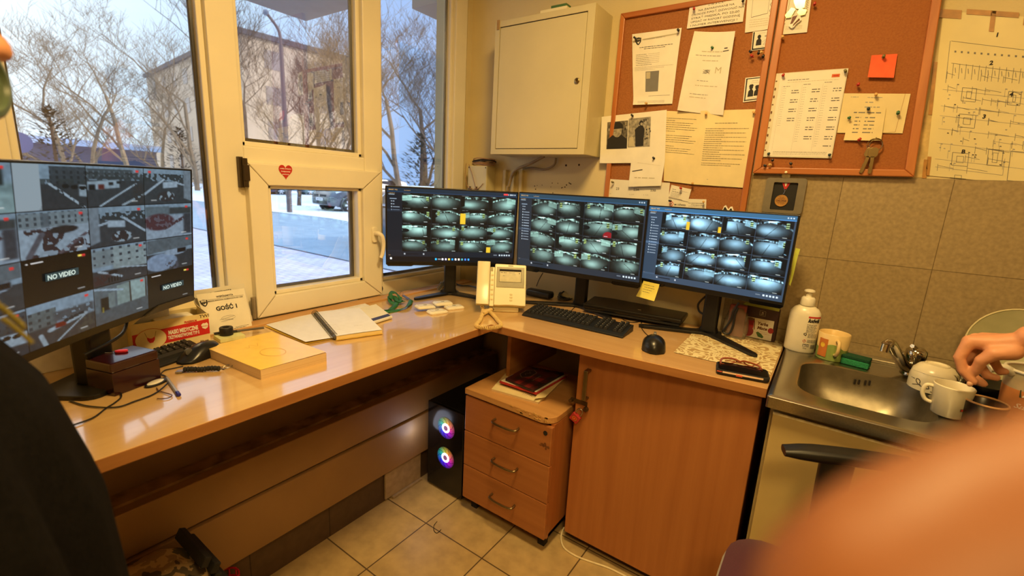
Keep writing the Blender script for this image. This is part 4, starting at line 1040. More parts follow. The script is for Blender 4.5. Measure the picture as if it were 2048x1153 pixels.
# 3 UWAGA note
S = Sheet(wq((1380, 13), (1493, -10), (1486, 44), (1374, 58)), bow=lambda u, v: .003 + .004 * sin(3 * u), nu=10, nv=4).base(paper)
rows = ['U W A G A !', 'NA ZAPAROWANE NA', 'DRODZE P.POŻ. DZWONIĆ NA', 'STRAŻ MIEJSKĄ, PO 22:00', 'UPISAĆ W RAPORT GODZINĘ', 'I NUMER INTERWENCJI !']
for k, t_ in enumerate(rows): S.text(.5 if k < 2 else .06, .16 + .155 * k, .0062, t_, 'm', 'c' if k < 2 else 'l', width=(.30, .64)[k] * S.w if k < 2 else S.w * (.93, .86, .88, .84)[k - 2])
tag(S.build('handwritten_note'), 'handwritten capital-letter note at the top of the left cork board', 'paper')
# 4 certificate
S = Sheet(wq((1497, -26), (1553, -26), (1543, 58), (1490, 66)), bow=lambda u, v: .002 + .003 * sin(3 * v), nu=5, nv=8).base(paper)
S.line([(.22, .0), (.20, .68), (.80, .62), (.82, 0)], .0012, 'l'); S.line([(.20, .68), (.80, .62)], .0012, 'g')
for k in range(30): S.poly(circle(.90 + .04 * sin(k), .02 + .023 * k, .02, .012, 6), 'l')
for k in range(4): S.words(.15, .85, .74 + .05 * k, .0012, 'c')
tag(S.build('certificate'), 'pale certificate sheet at the upper right of the left cork board', 'paper')
# 5, 6 small cards with silhouettes
def person_mark(S, u, v, w_, h_, hat=False, c='k'):
    S.poly(circle(u, v, w_ * .32, h_ * .22, 10), c); S.poly([(u - w_ * .5, v + h_ * .9), (u - w_ * .42, v + h_ * .36), (u - w_ * .1, v + h_ * .18), (u + w_ * .2, v + h_ * .18), (u + w_ * .45, v + h_ * .4), (u + w_ * .5, v + h_ * .9)], c)
    if hat: S.poly([(u - w_ * .42, v - h_ * .08), (u + w_ * .42, v - h_ * .10), (u + w_ * .25, v - h_ * .3), (u - w_ * .25, v - h_ * .28)], c, 2)
S = Sheet(wq((1506, 64), (1540, 60), (1535, 98), (1502, 102)), nu=2, nv=2, bow=lambda u, v: .0015).base(paper); S.rect(.04, .03, .12, .97, 'k'); S.rect(.04, .9, .94, .97, 'k'); person_mark(S, .42, .3, .34, .50); S.line([(.62, .6), (.9, .45), (.7, .75), (.92, .7)], .0008, 'g'); S.poly(circle(.8, .3, .07, .05, 8), 'l'); S.words(.3, .8, .12, .001, 'l'); S.words(.3, .8, .85, .001, 'l')
tag(S.build('small_card'), 'small card with a single dark figure, above a cluster of pins', 'card')
S = Sheet(wq((1491, 156), (1527, 152), (1519, 201), (1486, 205)), nu=2, nv=2, bow=lambda u, v: .0015).base(paper); S.rect(.06, .04, .13, .96, 'k'); S.rect(.06, .04, .96, .075, 'k'); S.rect(.06, .91, .96, .95, 'k'); person_mark(S, .40, .42, .34, .42, True); person_mark(S, .74, .46, .30, .36, True); S.words(.4, .75, .16, .0012, 'l'); S.words(.35, .85, .24, .001, 'l'); S.words(.25, .85, .86, .001, 'l')
tag(S.build('small_card'), 'small black-edged card with two dark figures in hats', 'card')
# 7 sheet with two photographs
ph = mat('photo_grey', (96, 90, 78), .6, var=.5, scale=60); ph2 = mat('photo_pale', (150, 144, 128), .6, var=.3, scale=90)
S = Sheet(wq((1204, 234), (1334, 220), (1330, 326), (1201, 327), y=YP - .004), bow=lambda u, v: .003 + .006 * (1 - u) * v, nu=8, nv=8).base(paper)
S.rect(.10, .13, .43, .70, ph); S.rect(.44, .10, .775, .68, ph2)
for k in range(26): a, b = .11 + .30 * random.random(), .14 + .22 * random.random(); S.rect(a, b, a + .02, b + .05, random.choice(['l', 'k', 'm', 'c']), 1.5)
S.poly([(.11, .70), (.115, .50), (.2, .40), (.32, .40), (.42, .50), (.425, .70)], 'k', 2); S.poly(circle(.265, .33, .075, .13, 16), ph2, 2.4); S.poly(circle(.26, .245, .095, .10, 16, pi, 2 * pi) + [(.36, .28), (.16, .29)], 'k', 3)
for k in range(30): a, b = .62 + .145 * random.random(), .12 + .42 * random.random(); S.rect(a, b, a + .018, b + .035, random.choice(['l', 'k', 'm', 'c', 'g']), 1.5)
S.poly([(.45, .66), (.46, .48), (.52, .47), (.55, .67)], 'c', 1.5); S.poly([(.56, .67), (.55, .45), (.54, .33), (.60, .26), (.66, .26), (.69, .34), (.68, .50), (.68, .66)], 'k', 2); S.poly(circle(.635, .21, .032, .055, 12), 'k', 2.4); S.poly(circle(.64, .225, .02, .03, 10), ph2, 3)
tag(S.build('photo_sheet'), 'white sheet with two grainy photographs of a person in a dark hat and coat', 'paper')
# 8 note
S = Sheet(wq((1264, 311), (1330, 323), (1323, 372), (1258, 374), y=YP - .010), bow=lambda u, v: .003 + .004 * v, nu=5, nv=5).base(paper)
S.line([(.07, .50), (.38, .42)], .004, 'm'); S.words(.16, .78, .70, .004, 'c'); S.words(.2, .9, .2, .001, 'c')
tag(S.build('paper_note'), 'white note with a crossed-out line pinned under the photographs', 'paper')
# 9 two yellowed sheets
S = Sheet(wq((1332, 222), (1402, 225), (1385, 369), (1328, 362)), bow=lambda u, v: .002 + .003 * sin(2 * v), nu=5, nv=10).base(paper_y)
for k in range(15): S.words(.02 + .02 * k / 15, (.9, .3, .82, .75, .95)[k % 5], .10 + .03 * k + (.03 if k > 6 else 0) + (.03 if k > 10 else 0), .0016, 'm')
tag(S.build('typed_sheet'), 'yellowed typed sheet, left one of the pair below the curling sheet', 'paper')
S = Sheet(wq((1402, 222), (1514, 219), (1488, 376), (1384, 369), y=YP - .003), bow=lambda u, v: .003 + .004 * sin(3 * v + u) + .010 * max(0, .12 - v) * (1 - u), nu=8, nv=12).base(paper_y)
S.words(.3, .72, .17, .0018, 'm')
for k in range(16): S.words(.14, (.92, .5)[k % 2] - .02 * (k % 3), .24 + .028 * k, .0015, 'm')
S.words(.14, .86, .70, .0015, 'm'); S.words(.14, .7, .725, .0015, 'm')
S.text(.28, .93, .008, '~', 'g')
tag(S.build('typed_sheet'), 'larger yellowed typed sheet, right one of the pair beside the board frame', 'paper')
# 10 list sheet
S = Sheet(wq((1212, 358), (1340, 366), (1336, 418), (1208, 416)), bow=lambda u, v: .0015, nu=4, nv=4).base(paper)
for u_, t_ in ((.18, '23'), (.46, '23A'), (.72, '23B')): S.text(u_, .36, .011, t_, 'm', bold=.005); 
for u_ in (.03, .40, .62):
    for k in range(4): S.text(u_, .52 + .17 * k, .0055, ['1. 1-11', '1. 12-22', '4. 1-13', '5. 8-14'][k], 'g')
tag(S.build('number_list'), 'sheet listing 23, 23A and 23B at the bottom of the left cork board', 'paper')
# 11 cards
S = Sheet(wq((1343, 370), (1383, 379), (1376, 404), (1337, 395), y=YP - .002), nu=2, nv=2, bow=lambda u, v: .0015).base(paper); S.words(.1, .3, .3, .0015, 'm'); S.words(.1, .6, .46, .0015, 'k')
for k in range(4): S.words(.08, .5, .58 + .09 * k, .001, 'g')
S.line([(.02, .93), (.7, .97)], .0012, 'n'); S.words(.6, .9, .3, .001, 'l')
tag(S.build('business_card'), 'tilted business card held by a red pin', 'card')
S = Sheet(wq((1336, 397), (1413, 399), (1412, 420), (1335, 414)), nu=2, nv=2, bow=lambda u, v: .001).base(paper)
S.poly(circle(.10, .62, .055, .28, 20), 'r'); S.poly(circle(.10, .62, .040, .20, 20), 'f', 2); S.poly([(.085, .5), (.125, .62), (.085, .74)], 'r', 3)
S.text(.18, .76, .0055, 'BK DŹWIGI', 'k', bold=.03, width=S.w * .30); S.words(.55, .94, .42, .0014, 'm'); S.words(.62, .94, .60, .0014, 'k'); S.words(.55, .94, .76, .001, 'g')
tag(S.build('business_card'), 'business card reading BK DŹWIGI with a round red mark', 'card')
S = Sheet(wq((1438, 408), (1476, 410), (1474, 442), (1436, 440)), nu=2, nv=2, bow=lambda u, v: .001)
S.poly([(0, 1), (.28, .12), (.38, .06), (.52, .30), (.62, .14), (.72, .12), (1, 1)], 'f'); S.poly([(.04, 1), (.30, .20), (.36, .18), (.52, .46), (.62, .26), (.68, .24), (.94, 1)], 'k', 2); S.poly([(.14, 1), (.33, .36), (.50, .68), (.52, .72), (.40, 1)], paper_y, 3); S.poly([(.60, 1), (.55, .62), (.65, .40), (.84, 1)], paper_y, 3)
tag(S.build('mountain_sticker'), 'black and white sticker of two mountain peaks on the left cork board', 'sticker')
# 13 schedule in a plastic sleeve
sl = mat('sleeve_film', (226, 220, 196), .25, var=.03)
S = Sheet(wq((1551, 148), (1697, 137), (1663, 317), (1524, 314)), nu=8, nv=10, bow=lambda u, v: .003 + .003 * sin(3 * u)).base(sl)
S.rect(.085, .01, .985, .985, paper, 1.0, 6)
for k in range(10): S.poly(circle(.035, .09 + .092 * k, .013, .018 if k % 3 else .008, 10), 'n', 1.5)
S.rect(.80, .055, .905, .09, 'o', 2); S.mats and S.line([(.82, .073), (.89, .07)], .003, 'r', 3); S.words(.2, .5, .09, .0018, 'm'); S.words(.2, .9, .115, .0012, 'c')
for c0 in range(3):
    u0 = .15 + .285 * c0
    S.words(u0, u0 + .1, .16 - .01 * c0, .0016, 'm')
    for k in range(26):
        v_ = .185 + .027 * k
        if v_ > (.64, .82, .93)[c0]: break
        S.line([(u0 - .01, v_ + .012), (u0 + .25, v_ + .012)], .0004, 'c')
        S.words(u0, u0 + .05, v_, .0011, 'l')
        if k % 4 in (1, 2): S.words(u0 + .13, u0 + .24, v_, .0026, 'm')
    S.line([(u0 - .015, .15), (u0 - .015, .92)], .0004, 'l')
for k in range(3): S.words(.16, .92, .935 + .014 * k, .0012, 'l' if k else 'm')
tag(S.build('duty_schedule'), 'white duty schedule table in a punched clear sleeve', 'paper')
S = Sheet(wq((1743, 111), (1795, 108), (1787, 157), (1735, 156), y=YP - .002), nu=4, nv=5, bow=lambda u, v: .002 + .008 * v * v).base(mat('note_orange', (240, 98, 52), .75))
tag(S.build('sticky_note'), 'blank bright orange square note on the right cork board', 'sticky note')
S = Sheet(wq((1688, 187), (1821, 188), (1805, 267), (1674, 266)), nu=6, nv=4, bow=lambda u, v: .002).base(paper_y); S.line([(.925, 0), (.89, .97), (.66, 1)], .0012, 't'); S.words(.12, .24, .09, .002, 'l'); S.words(.38, .62, .1, .002, 'l')
for k in range(2): S.words(.36, .50 + .1 * k, .22 + .12 * k, .003, 'l')
tag(S.build('index_card'), 'wide cream handwritten card right of the duty schedule', 'paper')
S = Sheet(wq((1703, 216), (1772, 217), (1762, 282), (1687, 281), y=YP - .003), nu=4, nv=4, bow=lambda u, v: .002 + .003 * v).base(paper_y)
S.words(.10, .88, .14, .0032, 'g')
for k in range(5): S.words(.18, .34, .29 + .115 * k, .003, 'g'); S.words(.46, .74, .29 + .115 * k, .003, 'g')
tag(S.build('paper_note'), 'small cream note listing hours, overlapping the wide cream card', 'paper')
# 17 sheet with foil cut-out
S = Sheet(wq((1571, -30), (1627, -30), (1614, 65), (1559, 70)), nu=5, nv=8, bow=lambda u, v: .002 + .003 * sin(3 * v)).base(paper)
for k in range(34): S.poly(circle(.12 + .03 * sin(2 * k), .02 + .024 * k, .03, .014, 6), 'l'); S.poly(circle(.88 + .03 * cos(2 * k), .10 + .015 * k, .03, .012, 6), 'c')
S.line([(.24, .1), (.22, .62)], .0012, 'l')
for k in range(3): S.words(.2, .8, .85 + .03 * k, .0012, 'c')
tag(S.build('decorated_sheet'), 'pale sheet with faded leafy border at the top of the right cork board', 'paper')
foil = mat('foil', (246, 226, 150), .18, metal=.65, var=.1)
S = Sheet(wq((1571, -16), (1622, -16), (1610, 60), (1562, 60), y=YP - .006), nu=1, nv=1, lift=.001, bow=lambda u, v: .004)
S.poly([(.35, 0), (.75, 0), (.85, .16), (.84, .42), (.66, .46), (.52, .44), (.40, .30), (.34, .12)], foil); S.poly([(.33, .42), (.10, .62), (.16, .70), (.36, .68), (.50, .46)], foil, 2)
S.poly([(.66, .44), (.95, .48), (.92, .60), (.72, .64), (.58, .56)], foil, 3); S.poly([(.40, .64), (.70, .58), (.80, .74), (.72, .80), (.60, .86), (.54, .94), (.44, .97), (.30, .90), (.38, .76)], 'f', 2); S.poly([(.42, .66), (.62, .62), (.56, .72), (.46, .84), (.36, .86), (.40, .76)], mat('brown_ink', (112, 70, 60), .6), 3); S.poly([(.60, .78), (.70, .70), (.74, .75), (.58, .85), (.48, .93), (.50, .86)], 'n', 3)
tag(S.build('foil_ornament'), 'shiny foil paper ornament hanging in front of the decorated sheet', 'ornament')
# 18 floor plan
plan = mat('plan_paper', (232, 218, 164), .7, var=.05, scale=6)
S = Sheet([ay_(YW - .0015, 1886, 22), ay_(YW - .0015, 2140, 40), ay_(YW - .0015, 2090, 373), ay_(YW - .0015, 1851, 351)], nu=6, nv=6, lift=.0006, bow=lambda u, v: .0008).base(plan)
rr = random.Random(5)
def seg(a, b, w_=.0010, c='g'): S.line([a, b], w_, c)
seg((.10, .17), (.98, .20)); seg((.09, .17), (.09, .42)); seg((.12, .30), (.98, .33))
for k in range(16): x = .14 + .055 * k; seg((x, .30), (x, .39)); S.rect(x - .004, .225, x + .012, .236, 'g'); S.line([(x + .018, .325), (x + .026, .355)], .0012, 'g')
for (a, b, c_, d) in ((.24, .44, .36, .52), (.62, .44, .72, .52), (.24, .60, .38, .68), (.22, .84, .36, .92), (.52, .80, .64, .9), (.22, 1.0, .36, 1.0)):
    S.line([(a, b), (c_, b), (c_, d), (a, d), (a, b)], .0012, 'g'); S.line([(a + .04, b + .02), (c_ - .04, b + .02), (c_ - .04, d - .02), (a + .04, d - .02), (a + .04, b + .02)], .001, 'g')
for v_ in (.46, .56, .62, .70, .79, .89): seg((.07, v_), (.6 + .3 * rr.random(), v_ + .015), .0009, 'l')
for k in range(70):
    x, y = .08 + .88 * rr.random(), .42 + .50 * rr.random(); S.rect(x, y, x + .016, y + .006, rr.choice(['g', 'l', 'l', 'm'])); 
    if k % 2: seg((x, y), (x, y + .05), .0008, 'l')
for k in range(46):
    x, y = .08 + .86 * rr.random(), (.36, .44, .50, .56, .62, .70, .75, .80, .86, .93)[k % 10]; L_ = .05 + .14 * rr.random()
    seg((x, y), (min(.97, x + L_), y + .01), .0009, 'g' if k % 3 else 'l'); seg((x, y - .01), (x, y + .035), .0009, 'g')
S.line([(.70, .80), (.98, .80), (.98, .985), (.70, .985), (.70, .80)], .0012, 'g'); S.line([(.08, .94), (.66, .955), (.66, .85)], .001, 'l')
for t_, px, py in (('1', 1990, 74), ('2', 1978, 130), ('4', 2018, 193), ('3', 1964, 237), ('B', 1922, 307)):
    q = ay_(YW - .003, px, py); put_text(S.mb, t_, q, V((1, 0, 0)), V((0, 0, 1)), .011, S.m(ink('k')), 'l', .04)
tp = mat('brown_tape', (176, 128, 66), .35, var=.12)
for (a, b, c_, d) in ((-.03, -.01, .16, .04), (.0, .88, .035, 1.0), (-.03, .9, .01, 1.02), (.40, -.02, .44, .10), (.66, -.02, .70, .05), (.2, -.02, .62, .01), (-.035, .3, .0, .62)): S.rect(a, b, c_, d, tp, 2.5)
tag(S.build('floor_plan'), 'large taped floor plan with numbers 1 to 4 and letter B on the wall', 'plan')
mt = MB(); mt.box((.176, YW - .0018, 1.488), (.215, YW - .0002, 1.93)); tag(mt.build('tape_strip', mat('tape_pale', (206, 178, 116), .5, var=.15, scale=30)), 'torn pale tape strip between the right cork board and the floor plan', 'tape')

# ---------------- push pins
PC = dict(k=(26, 24, 24), t=(206, 164, 96), r=(176, 46, 34), g=(54, 104, 60), d=(36, 56, 60), w=(236, 226, 190), o=(104, 96, 50))
def pin(px, py, c, label, y=YP - .012, s=1.0):
    p = ay_(y, px, py); m = MB(); B = basis((0, 0, 0), (1, 0, 0), (0, 0, 1), (0, -1, 0)); t = V((random.uniform(-.25, .25), 0, random.uniform(-.45, .1)))
    m.lathe([(.0010, -.011), (.0011, -.001)], 6, M=B); m.lathe([(.0046, -.001), (.0048, .0005), (.0030, .0018), (.0026, .007), (.0042, .0085), (.0044, .0105), (.003, .0115)], 12, M=B)
    o = m.build('push_pin', mat('pin_' + c, PC[c], .3), None, smooth=True); o.location = p; o.rotation_euler = (t.z * .7, 0, t.x); o.scale = (s,) * 3
    tag(o, label, 'push pin', 'push pins in the cork boards')
for a in ((1271, 77, 'k', 'black pin in the upper left corner of the shield notice'), (1357, 61, 'k', 'black pin in the upper right corner of the shield notice'), (1293, 207, 't', 'tan pin at the bottom edge of the shield notice'),
          (1425, 96, 'g', 'green pin near the top of the curling sheet'), (1412, 229, 't', 'tan pin at the foot of the curling sheet'), (1388, 18, 'r', 'reddish pin at the left end of the capital-letter note'), (1486, 2, 'k', 'black pin at the right end of the capital-letter note'),
          (1502, 104, 'k', 'dark pin directly under the corner of the single-figure card'), (1505, 113, 'r', 'dark red pin in the cluster under the single-figure card'), (1517, 107, 'k', 'black pin in the middle of the cluster under the single-figure card'), (1524, 105, 't', 'pale tan pin in the cluster under the single-figure card'), (1526, 114, 'k', 'black pin lowest in the cluster under the single-figure card'),
          (1265, 232, 'k', 'black pin at the top of the sheet with photographs'), (1308, 317, 'k', 'black pin in the note under the photographs'), (1508, 226, 't', 'tan pin in the upper right corner of the larger typed sheet'), (1385, 367, 't', 'tan pin between the feet of the two typed sheets'), (1226, 365, 'o', 'olive pin in the sheet listing 23'),
          (1362, 377, 'r', 'red pin in the tilted business card'), (1341, 402, 'k', 'black pin at the left corner of the BK card'), (1407, 404, 't', 'tan pin at the right corner of the BK card')):
    pin(*a, y=YP - .016)
for a in ((1566, 151, 'r', 'red pin in the upper left of the duty schedule'), (1691, 143, 'o', 'olive pin in the upper right of the duty schedule'), (1537, 308, 'd', 'dark teal pin in the lower left of the duty schedule'), (1659, 310, 'd', 'dark teal pin in the lower right of the duty schedule'),
          (1545, 321, 'k', 'black pin just below the lower left of the duty schedule'), (1531, 332, 'k', 'black pin nearest the lower left corner of the right board'), (1541, 330, 't', 'tan pin among black ones at the lower left of the right board'), (1582, 328, 'k', 'lone black pin above the medal frame'),
          (1565, 75, 't', 'tan pin below the decorated sheet'), (1629, 9, 'r', 'dull red pin right of the decorated sheet'), (1767, 114, 'o', 'olive pin in the orange note'), (1716, 170, 'r', 'lone red pin above the wide cream card'), (1752, 190, 't', 'tan pin at the top of the wide cream card'),
          (1737, 218, 'd', 'dark pin at the top of the note listing hours'), (1698, 236, 'g', 'green pin at the left side of the note listing hours'), (1796, 227, 'g', 'green pin at the right side of the wide cream card'), (1718, 280, 'r', 'red pin at the bottom of the note listing hours')):
    pin(*a, y=YP - .012)

# ---------------- keys
kp = ay_(YP - .010, 1752, 278)
kr = thing('key_ring', 'two keys on a steel ring hanging from the right cork board', 'keys')
kr.location = kp; kr.scale = (1.55,) * 3
keym = mat('key_metal', (150, 130, 90), .35, metal=1, var=.08)
m = MB(); m.tube([(.013 * cos(a), .001 * sin(3 * a), .013 * sin(a) - .012) for a in [2 * pi * i / 28 for i in range(28)]], .0009, 6, closed=True); m.tube([(.011 * cos(a) + .002, -.002, .012 * sin(a) - .013) for a in [2 * pi * i / 28 for i in range(28)]], .0008, 6, closed=True)
m.tube([(0, .008, .002), (0, -.002, .002)], .0012, 6); m.build('ring', keym, kr, smooth=True)
for k, an in enumerate((-.20, .02)):
    m = MB(); hx = -.004 + .004 * k; yk = -.004 - .002 * k
    Rt = Matrix.Translation((hx, yk, -.020)) @ Matrix.Rotation(-an, 4, 'Y')
    m.prism([(x, 0, z - .008) for x, z in rrect(.017, .020, .006, 4)], (0, .0016, 0), M=Rt)
    m.prism([(-.0035, 0, -.016), (.0035, 0, -.016), (.0035, 0, -.048), (.0015, 0, -.052), (-.0035, 0, -.050), (-.0025, 0, -.046), (-.0038, 0, -.042), (-.0022, 0, -.038), (-.0036, 0, -.034), (-.0024, 0, -.028)], (0, .0016, 0), M=Rt)
    m.build('key', keym, kr, bev=.0003)

# ---------------- framed medal
mp = [ay_(1.957, *q) for q in ((1533, 352), (1617, 358), (1604, 432), (1521, 425))]
fc = (mp[0] + mp[1] + mp[2] + mp[3]) / 4
mf = thing('medal_frame', 'grey frame holding a bronze medal on red ribbon, hung from the board', 'picture frame')
mf.location = (fc.x, 1.967, fc.z)
w_, h_ = .128, .126
sk = -.0
outp = rrect(w_, h_, .010, 5); inp = [(x * .60, z * .78 - .002) for x, z in rrect(w_, h_, .006, 5)]
m = MB(); k = len(outp)
vs = [(x, -.012, z) for x, z in outp] + [(x, -.012, z) for x, z in inp] + [(x, 0, z) for x, z in outp] + [(x, -.004, z) for x, z in inp]
fs = []
for i in range(k):
    j = (i + 1) % k; fs += [(i, j, k + j, k + i), (i, 2 * k + i, 2 * k + j, j), (k + i, k + j, 3 * k + j, 3 * k + i)]
m.add(vs, fs); m.build('frame', mat('frame_grey', (132, 124, 106), .4, metal=.3), mf)
m = MB(); m.prism([(x, -.0035, z) for x, z in inp], (0, .003, 0)); m.build('backing', mat('backing_black', (16, 15, 14), .6), mf)
m = MB(); m.lathe([(.0205, 0), (.0215, .0015), (.0205, .003), (.018, .0028)], 32, M=basis((-.006, -.004, -.018), (1, 0, 0), (0, 0, 1), (0, -1, 0)))
md = m.build('medal', mat('bronze', (200, 150, 84), .4, metal=.5, var=.1), mf, smooth=True)
S = Sheet([(-.0265, -.0072, .0025), (.0145, -.0072, .0025), (.0145, -.0072, -.0385), (-.0265, -.0072, -.0385)], lift=.0002)
for t_, v_, hh, wd, bo in (('TO BY', .24, .0035, .40, .01), ('NAJLEPSZY', .36, .003, .58, .01), ('CHŁOPAK', .57, .006, .86, .05), ('na świecie', .71, .0034, .56, .01), ('* * *', .86, .003, .4, .02)): S.text(.5, v_, hh, t_, 'n', 'c', bo, width=wd * .041)
S.build('inscription', md)
m = MB(); m.prism([(-.013, -.0055, .046), (.013, -.0055, .046), (.004, -.0055, .024), (-.003, -.0055, .024)], (0, .001, 0)); rb = m.build('ribbon', mat('ribbon_red', (190, 40, 40), .6), mf)
MB().prism([(-.005, -.0062, .046), (.004, -.0062, .046), (.001, -.0062, .034), (-.001, -.0062, .034)], (0, .0005, 0)).build('ribbon_stripe', mat('ribbon_cream', (240, 226, 190), .6), rb)
MB().tube([(-.003, -.0055, .025), (0, -.006, .014), (-.002, -.006, .006)], .0006, 6).tube([(.004, -.0055, .025), (0, -.006, .014), (-.006, -.006, .004)], .0006, 6).build('wire_loop', steel, mf)
MB().prism([(x - .004, -.013, z + .073) for x, z in rrect(.026, .020, .004, 3)], (0, .0012, 0)).build('hanger', steel, mf)
q = ay_(1.945, 1572, 345); pin(1572, 345, 'w', 'white pin holding the hanger of the medal frame', y=1.951)

# ---------------- wiring corner under the wall cabinet
jb = thing('junction_box', 'cream junction box in the corner under the wall cabinet', 'junction box')
p0, p1 = ay_(1.90, 936, 331), ay_(1.90, 972, 388)
MB().box((p0.x, 1.90, p1.z - .06), (p1.x, YW - .001, p0.z)).build('box_body', cabm, jb, bev=.004)
for qx, qz in ((p0.x + .008, p0.z - .01), (p1.x - .008, p0.z - .01)): MB().lathe([(.003, 0), (.003, .002), (.001, .0025)], 8, M=basis((qx, 1.9, qz), (1, 0, 0), (0, 0, 1), (0, -1, 0))).build('screw', hm, jb)
for dx in (.010, .055):
    m = MB(); q = p1 + V((0, 0, 0)); m.box((p0.x + dx, 1.894, p1.z - .012), (p0.x + dx + .022, 1.8995, p1.z + .024)); m.box((p0.x + dx + .006, 1.896, p1.z + .024), (p0.x + dx + .014, 1.8995, p1.z + .034)); m.build('clip', mat('clip_dark', (70, 56, 40), .6), jb)
cc = thing('cable_coil', 'coil of tan and dark cable lying on the junction box', 'cable')
cxm, cz_ = (p0.x + p1.x) / 2 + .015, p0.z + .001
tanc = mat('cable_tan', (170, 126, 80), .5); brn = mat('cable_dark', (44, 34, 28), .5)
for k in range(6):
    rx, ry = .075 - .004 * (k % 3), .028 + .004 * (k % 2)
    MB().tube([(cxm + rx * cos(a), 1.935 + ry * sin(a), cz_ + .006 + .0055 * k + .004 * sin(2 * a + k)) for a in [2 * pi * i / 40 for i in range(40)]], .0026, 6, closed=True).build('cable_turn', tanc if k < 3 or k == 5 else brn, cc, smooth=True)
m = MB(); q0 = V((p0.x - .01, 1.897, p0.z + .01))
m.tube(spline([q0, q0 + V((-.004, 0, -.06)), q0 + V((.02, -.004, -.12)), q0 + V((.08, -.003, -.13)), q0 + V((.12, -.002, -.10))], 8), .0016, 6); m.tube(spline([q0 + V((.02, -.002, -.005)), q0 + V((.05, -.004, -.06)), q0 + V((.075, -.003, -.13))], 8), .0014, 6); m.build('loose_loop', tanc, cc, smooth=True)
wc = thing('wall_cable', 'grey cable running from under the wall cabinet down to the desk', 'cable')
P = [ay_(1.93, *q) for q in ((1088, 313), (1060, 328), (1030, 342), (1018, 372), (1014, 392))]
gc = mat('cable_grey', (150, 130, 96), .5)
MB().tube(spline(P + [P[-1] + V((0, .02, -.4))], 8), .0075, 8).build('cable', gc, wc, smooth=True)
wc2 = thing('wall_cable', 'thinner sagging cable on the plaster under the wall cabinet', 'cable')
MB().tube(spline([ay_(1.96, *q) for q in ((1112, 316), (1108, 330), (1090, 339), (1064, 336), (1046, 338))], 8), .005, 8).build('cable', gc, wc2, smooth=True)
for k, (x_, lab) in enumerate(((1010, 'narrow white cable duct closest to the room corner'), (1027, 'narrow white cable duct behind the grey cable'), (1043, 'narrow white cable duct right of the grey cable'))):
    q = ay_(1.96, x_, 340); q2 = ay_(1.96, x_ - 1, 386); m = MB(); m.box((q.x - .009, 1.955, .90), (q.x + .009, YW - .0005, q.z + .0 if k else q.z - .0)); tag(m.build('cable_duct', mat('duct', (206, 186, 132), .5, var=.05), bev=.002), lab, 'cable duct')
hm_ = MB()
for px, py in ((1132, 331), (1158, 330)):
    q = ay_(YW - .001, px, py); hm_.lathe([(.005, 0), (.005, .0006)], 10, M=basis((q.x, YW - .0004, q.z), (1, 0, 0), (0, 0, 1), (0, -1, 0)))
rr = random.Random(9)
for k in range(16):
    q = ay_(YW - .001, rr.uniform(1060, 1150), rr.uniform(366, 388)); hm_.lathe([(.0018 + .002 * rr.random(), 0), (.0016, .0005)], 7, M=basis((q.x, YW - .0004, q.z), (1, 0, 0), (0, 0, 1), (0, -1, 0)))
struct('trim_6', hm_, mat('hole_dark', (70, 48, 26), .9), 'dark drill holes and scars in the plaster')
# ================================================================== things on the desk
def zq(z, *px): return [az_(z, *p) for p in px]
def frame2(px_o, px_x, z):
    """origin and a right-handed desk frame whose x axis runs from pixel o to pixel x"""
    a, b = az_(z, *px_o), az_(z, *px_x); x = (b - a); x.z = 0; L = x.length; x.normalize(); y = V((-x.y, x.x, 0))
    return a, x, y, L
ZL = ZD + .0002
ZR = ZT + .0002
# ---- red-brown box with a fob on it
tb = zq(ZD + .080, (169, 719), (222, 730), (317, 700), (262, 690))
cen = sum(tb, V()) / 4; ux = (tb[2] - tb[1]); ux.z = 0; bl_, = [ux.length]; ux.normalize(); uy = V((-ux.y, ux.x, 0)); bd_ = max(.085, (tb[0] - tb[1]).length)
mah = grain('mahogany', (50, 11, 18), (40, 8, 13), (3, 30, 30), .25, coat=.4)
wb = thing('wooden_box', 'glossy dark red wooden box on the desk under the left monitor', 'box')
BM = basis((cen.x, cen.y, ZL), ux, uy, (0, 0, 1))
L2, D2 = bl_ / 2, bd_ / 2
MB().box((-L2, -D2, 0), (L2, D2, .0558), M=BM).build('box_body', mah, wb, bev=.0006)
MB().box((-L2, -D2, .05585), (L2, D2, .080), M=BM).build('box_lid', mah, wb, bev=.004)
fq = az_(ZD + .0805, 243, 705)
kf = thing('key_fob', 'small red key fob with a bead chain on the dark red box', 'key fob')
m = MB(); m.loft([[(x * k, y * k, z) for x, y in rrect(.040, .020, .009, 4)] for k, z in ((.85, 0), (1, .003), (.95, .008), (.6, .010))]); o = m.build('fob_body', mat('fob_red', (226, 52, 72), .35), kf, smooth=True)
m = MB()
for k in range(9): m.ball((-.020 - .0035 * k, -.004 * sin(k * .5), .0022), .0016, 8, 5)
m.build('bead_chain', steel, kf, smooth=True)
kf.location = (fq.x, fq.y, ZD + .0804); kf.rotation_euler = (0, 0, rad(60)); kf.scale = (.66,) * 3
# ---- carton of masks
cr_ = mat('carton_cream', (236, 216, 160), .6, var=.03); cred = mat('carton_red', (206, 40, 38), .5, var=.03)
p_br, p_tr, p_bl = az_(ZL, 422, 689), None, None
bl0 = az_(ZL, 318, 710.5)
ux = (p_br - bl0); ux.z = 0; ux.normalize(); uy = V((-ux.y, ux.x, 0))
tl0 = ad_(1, 265, 664)
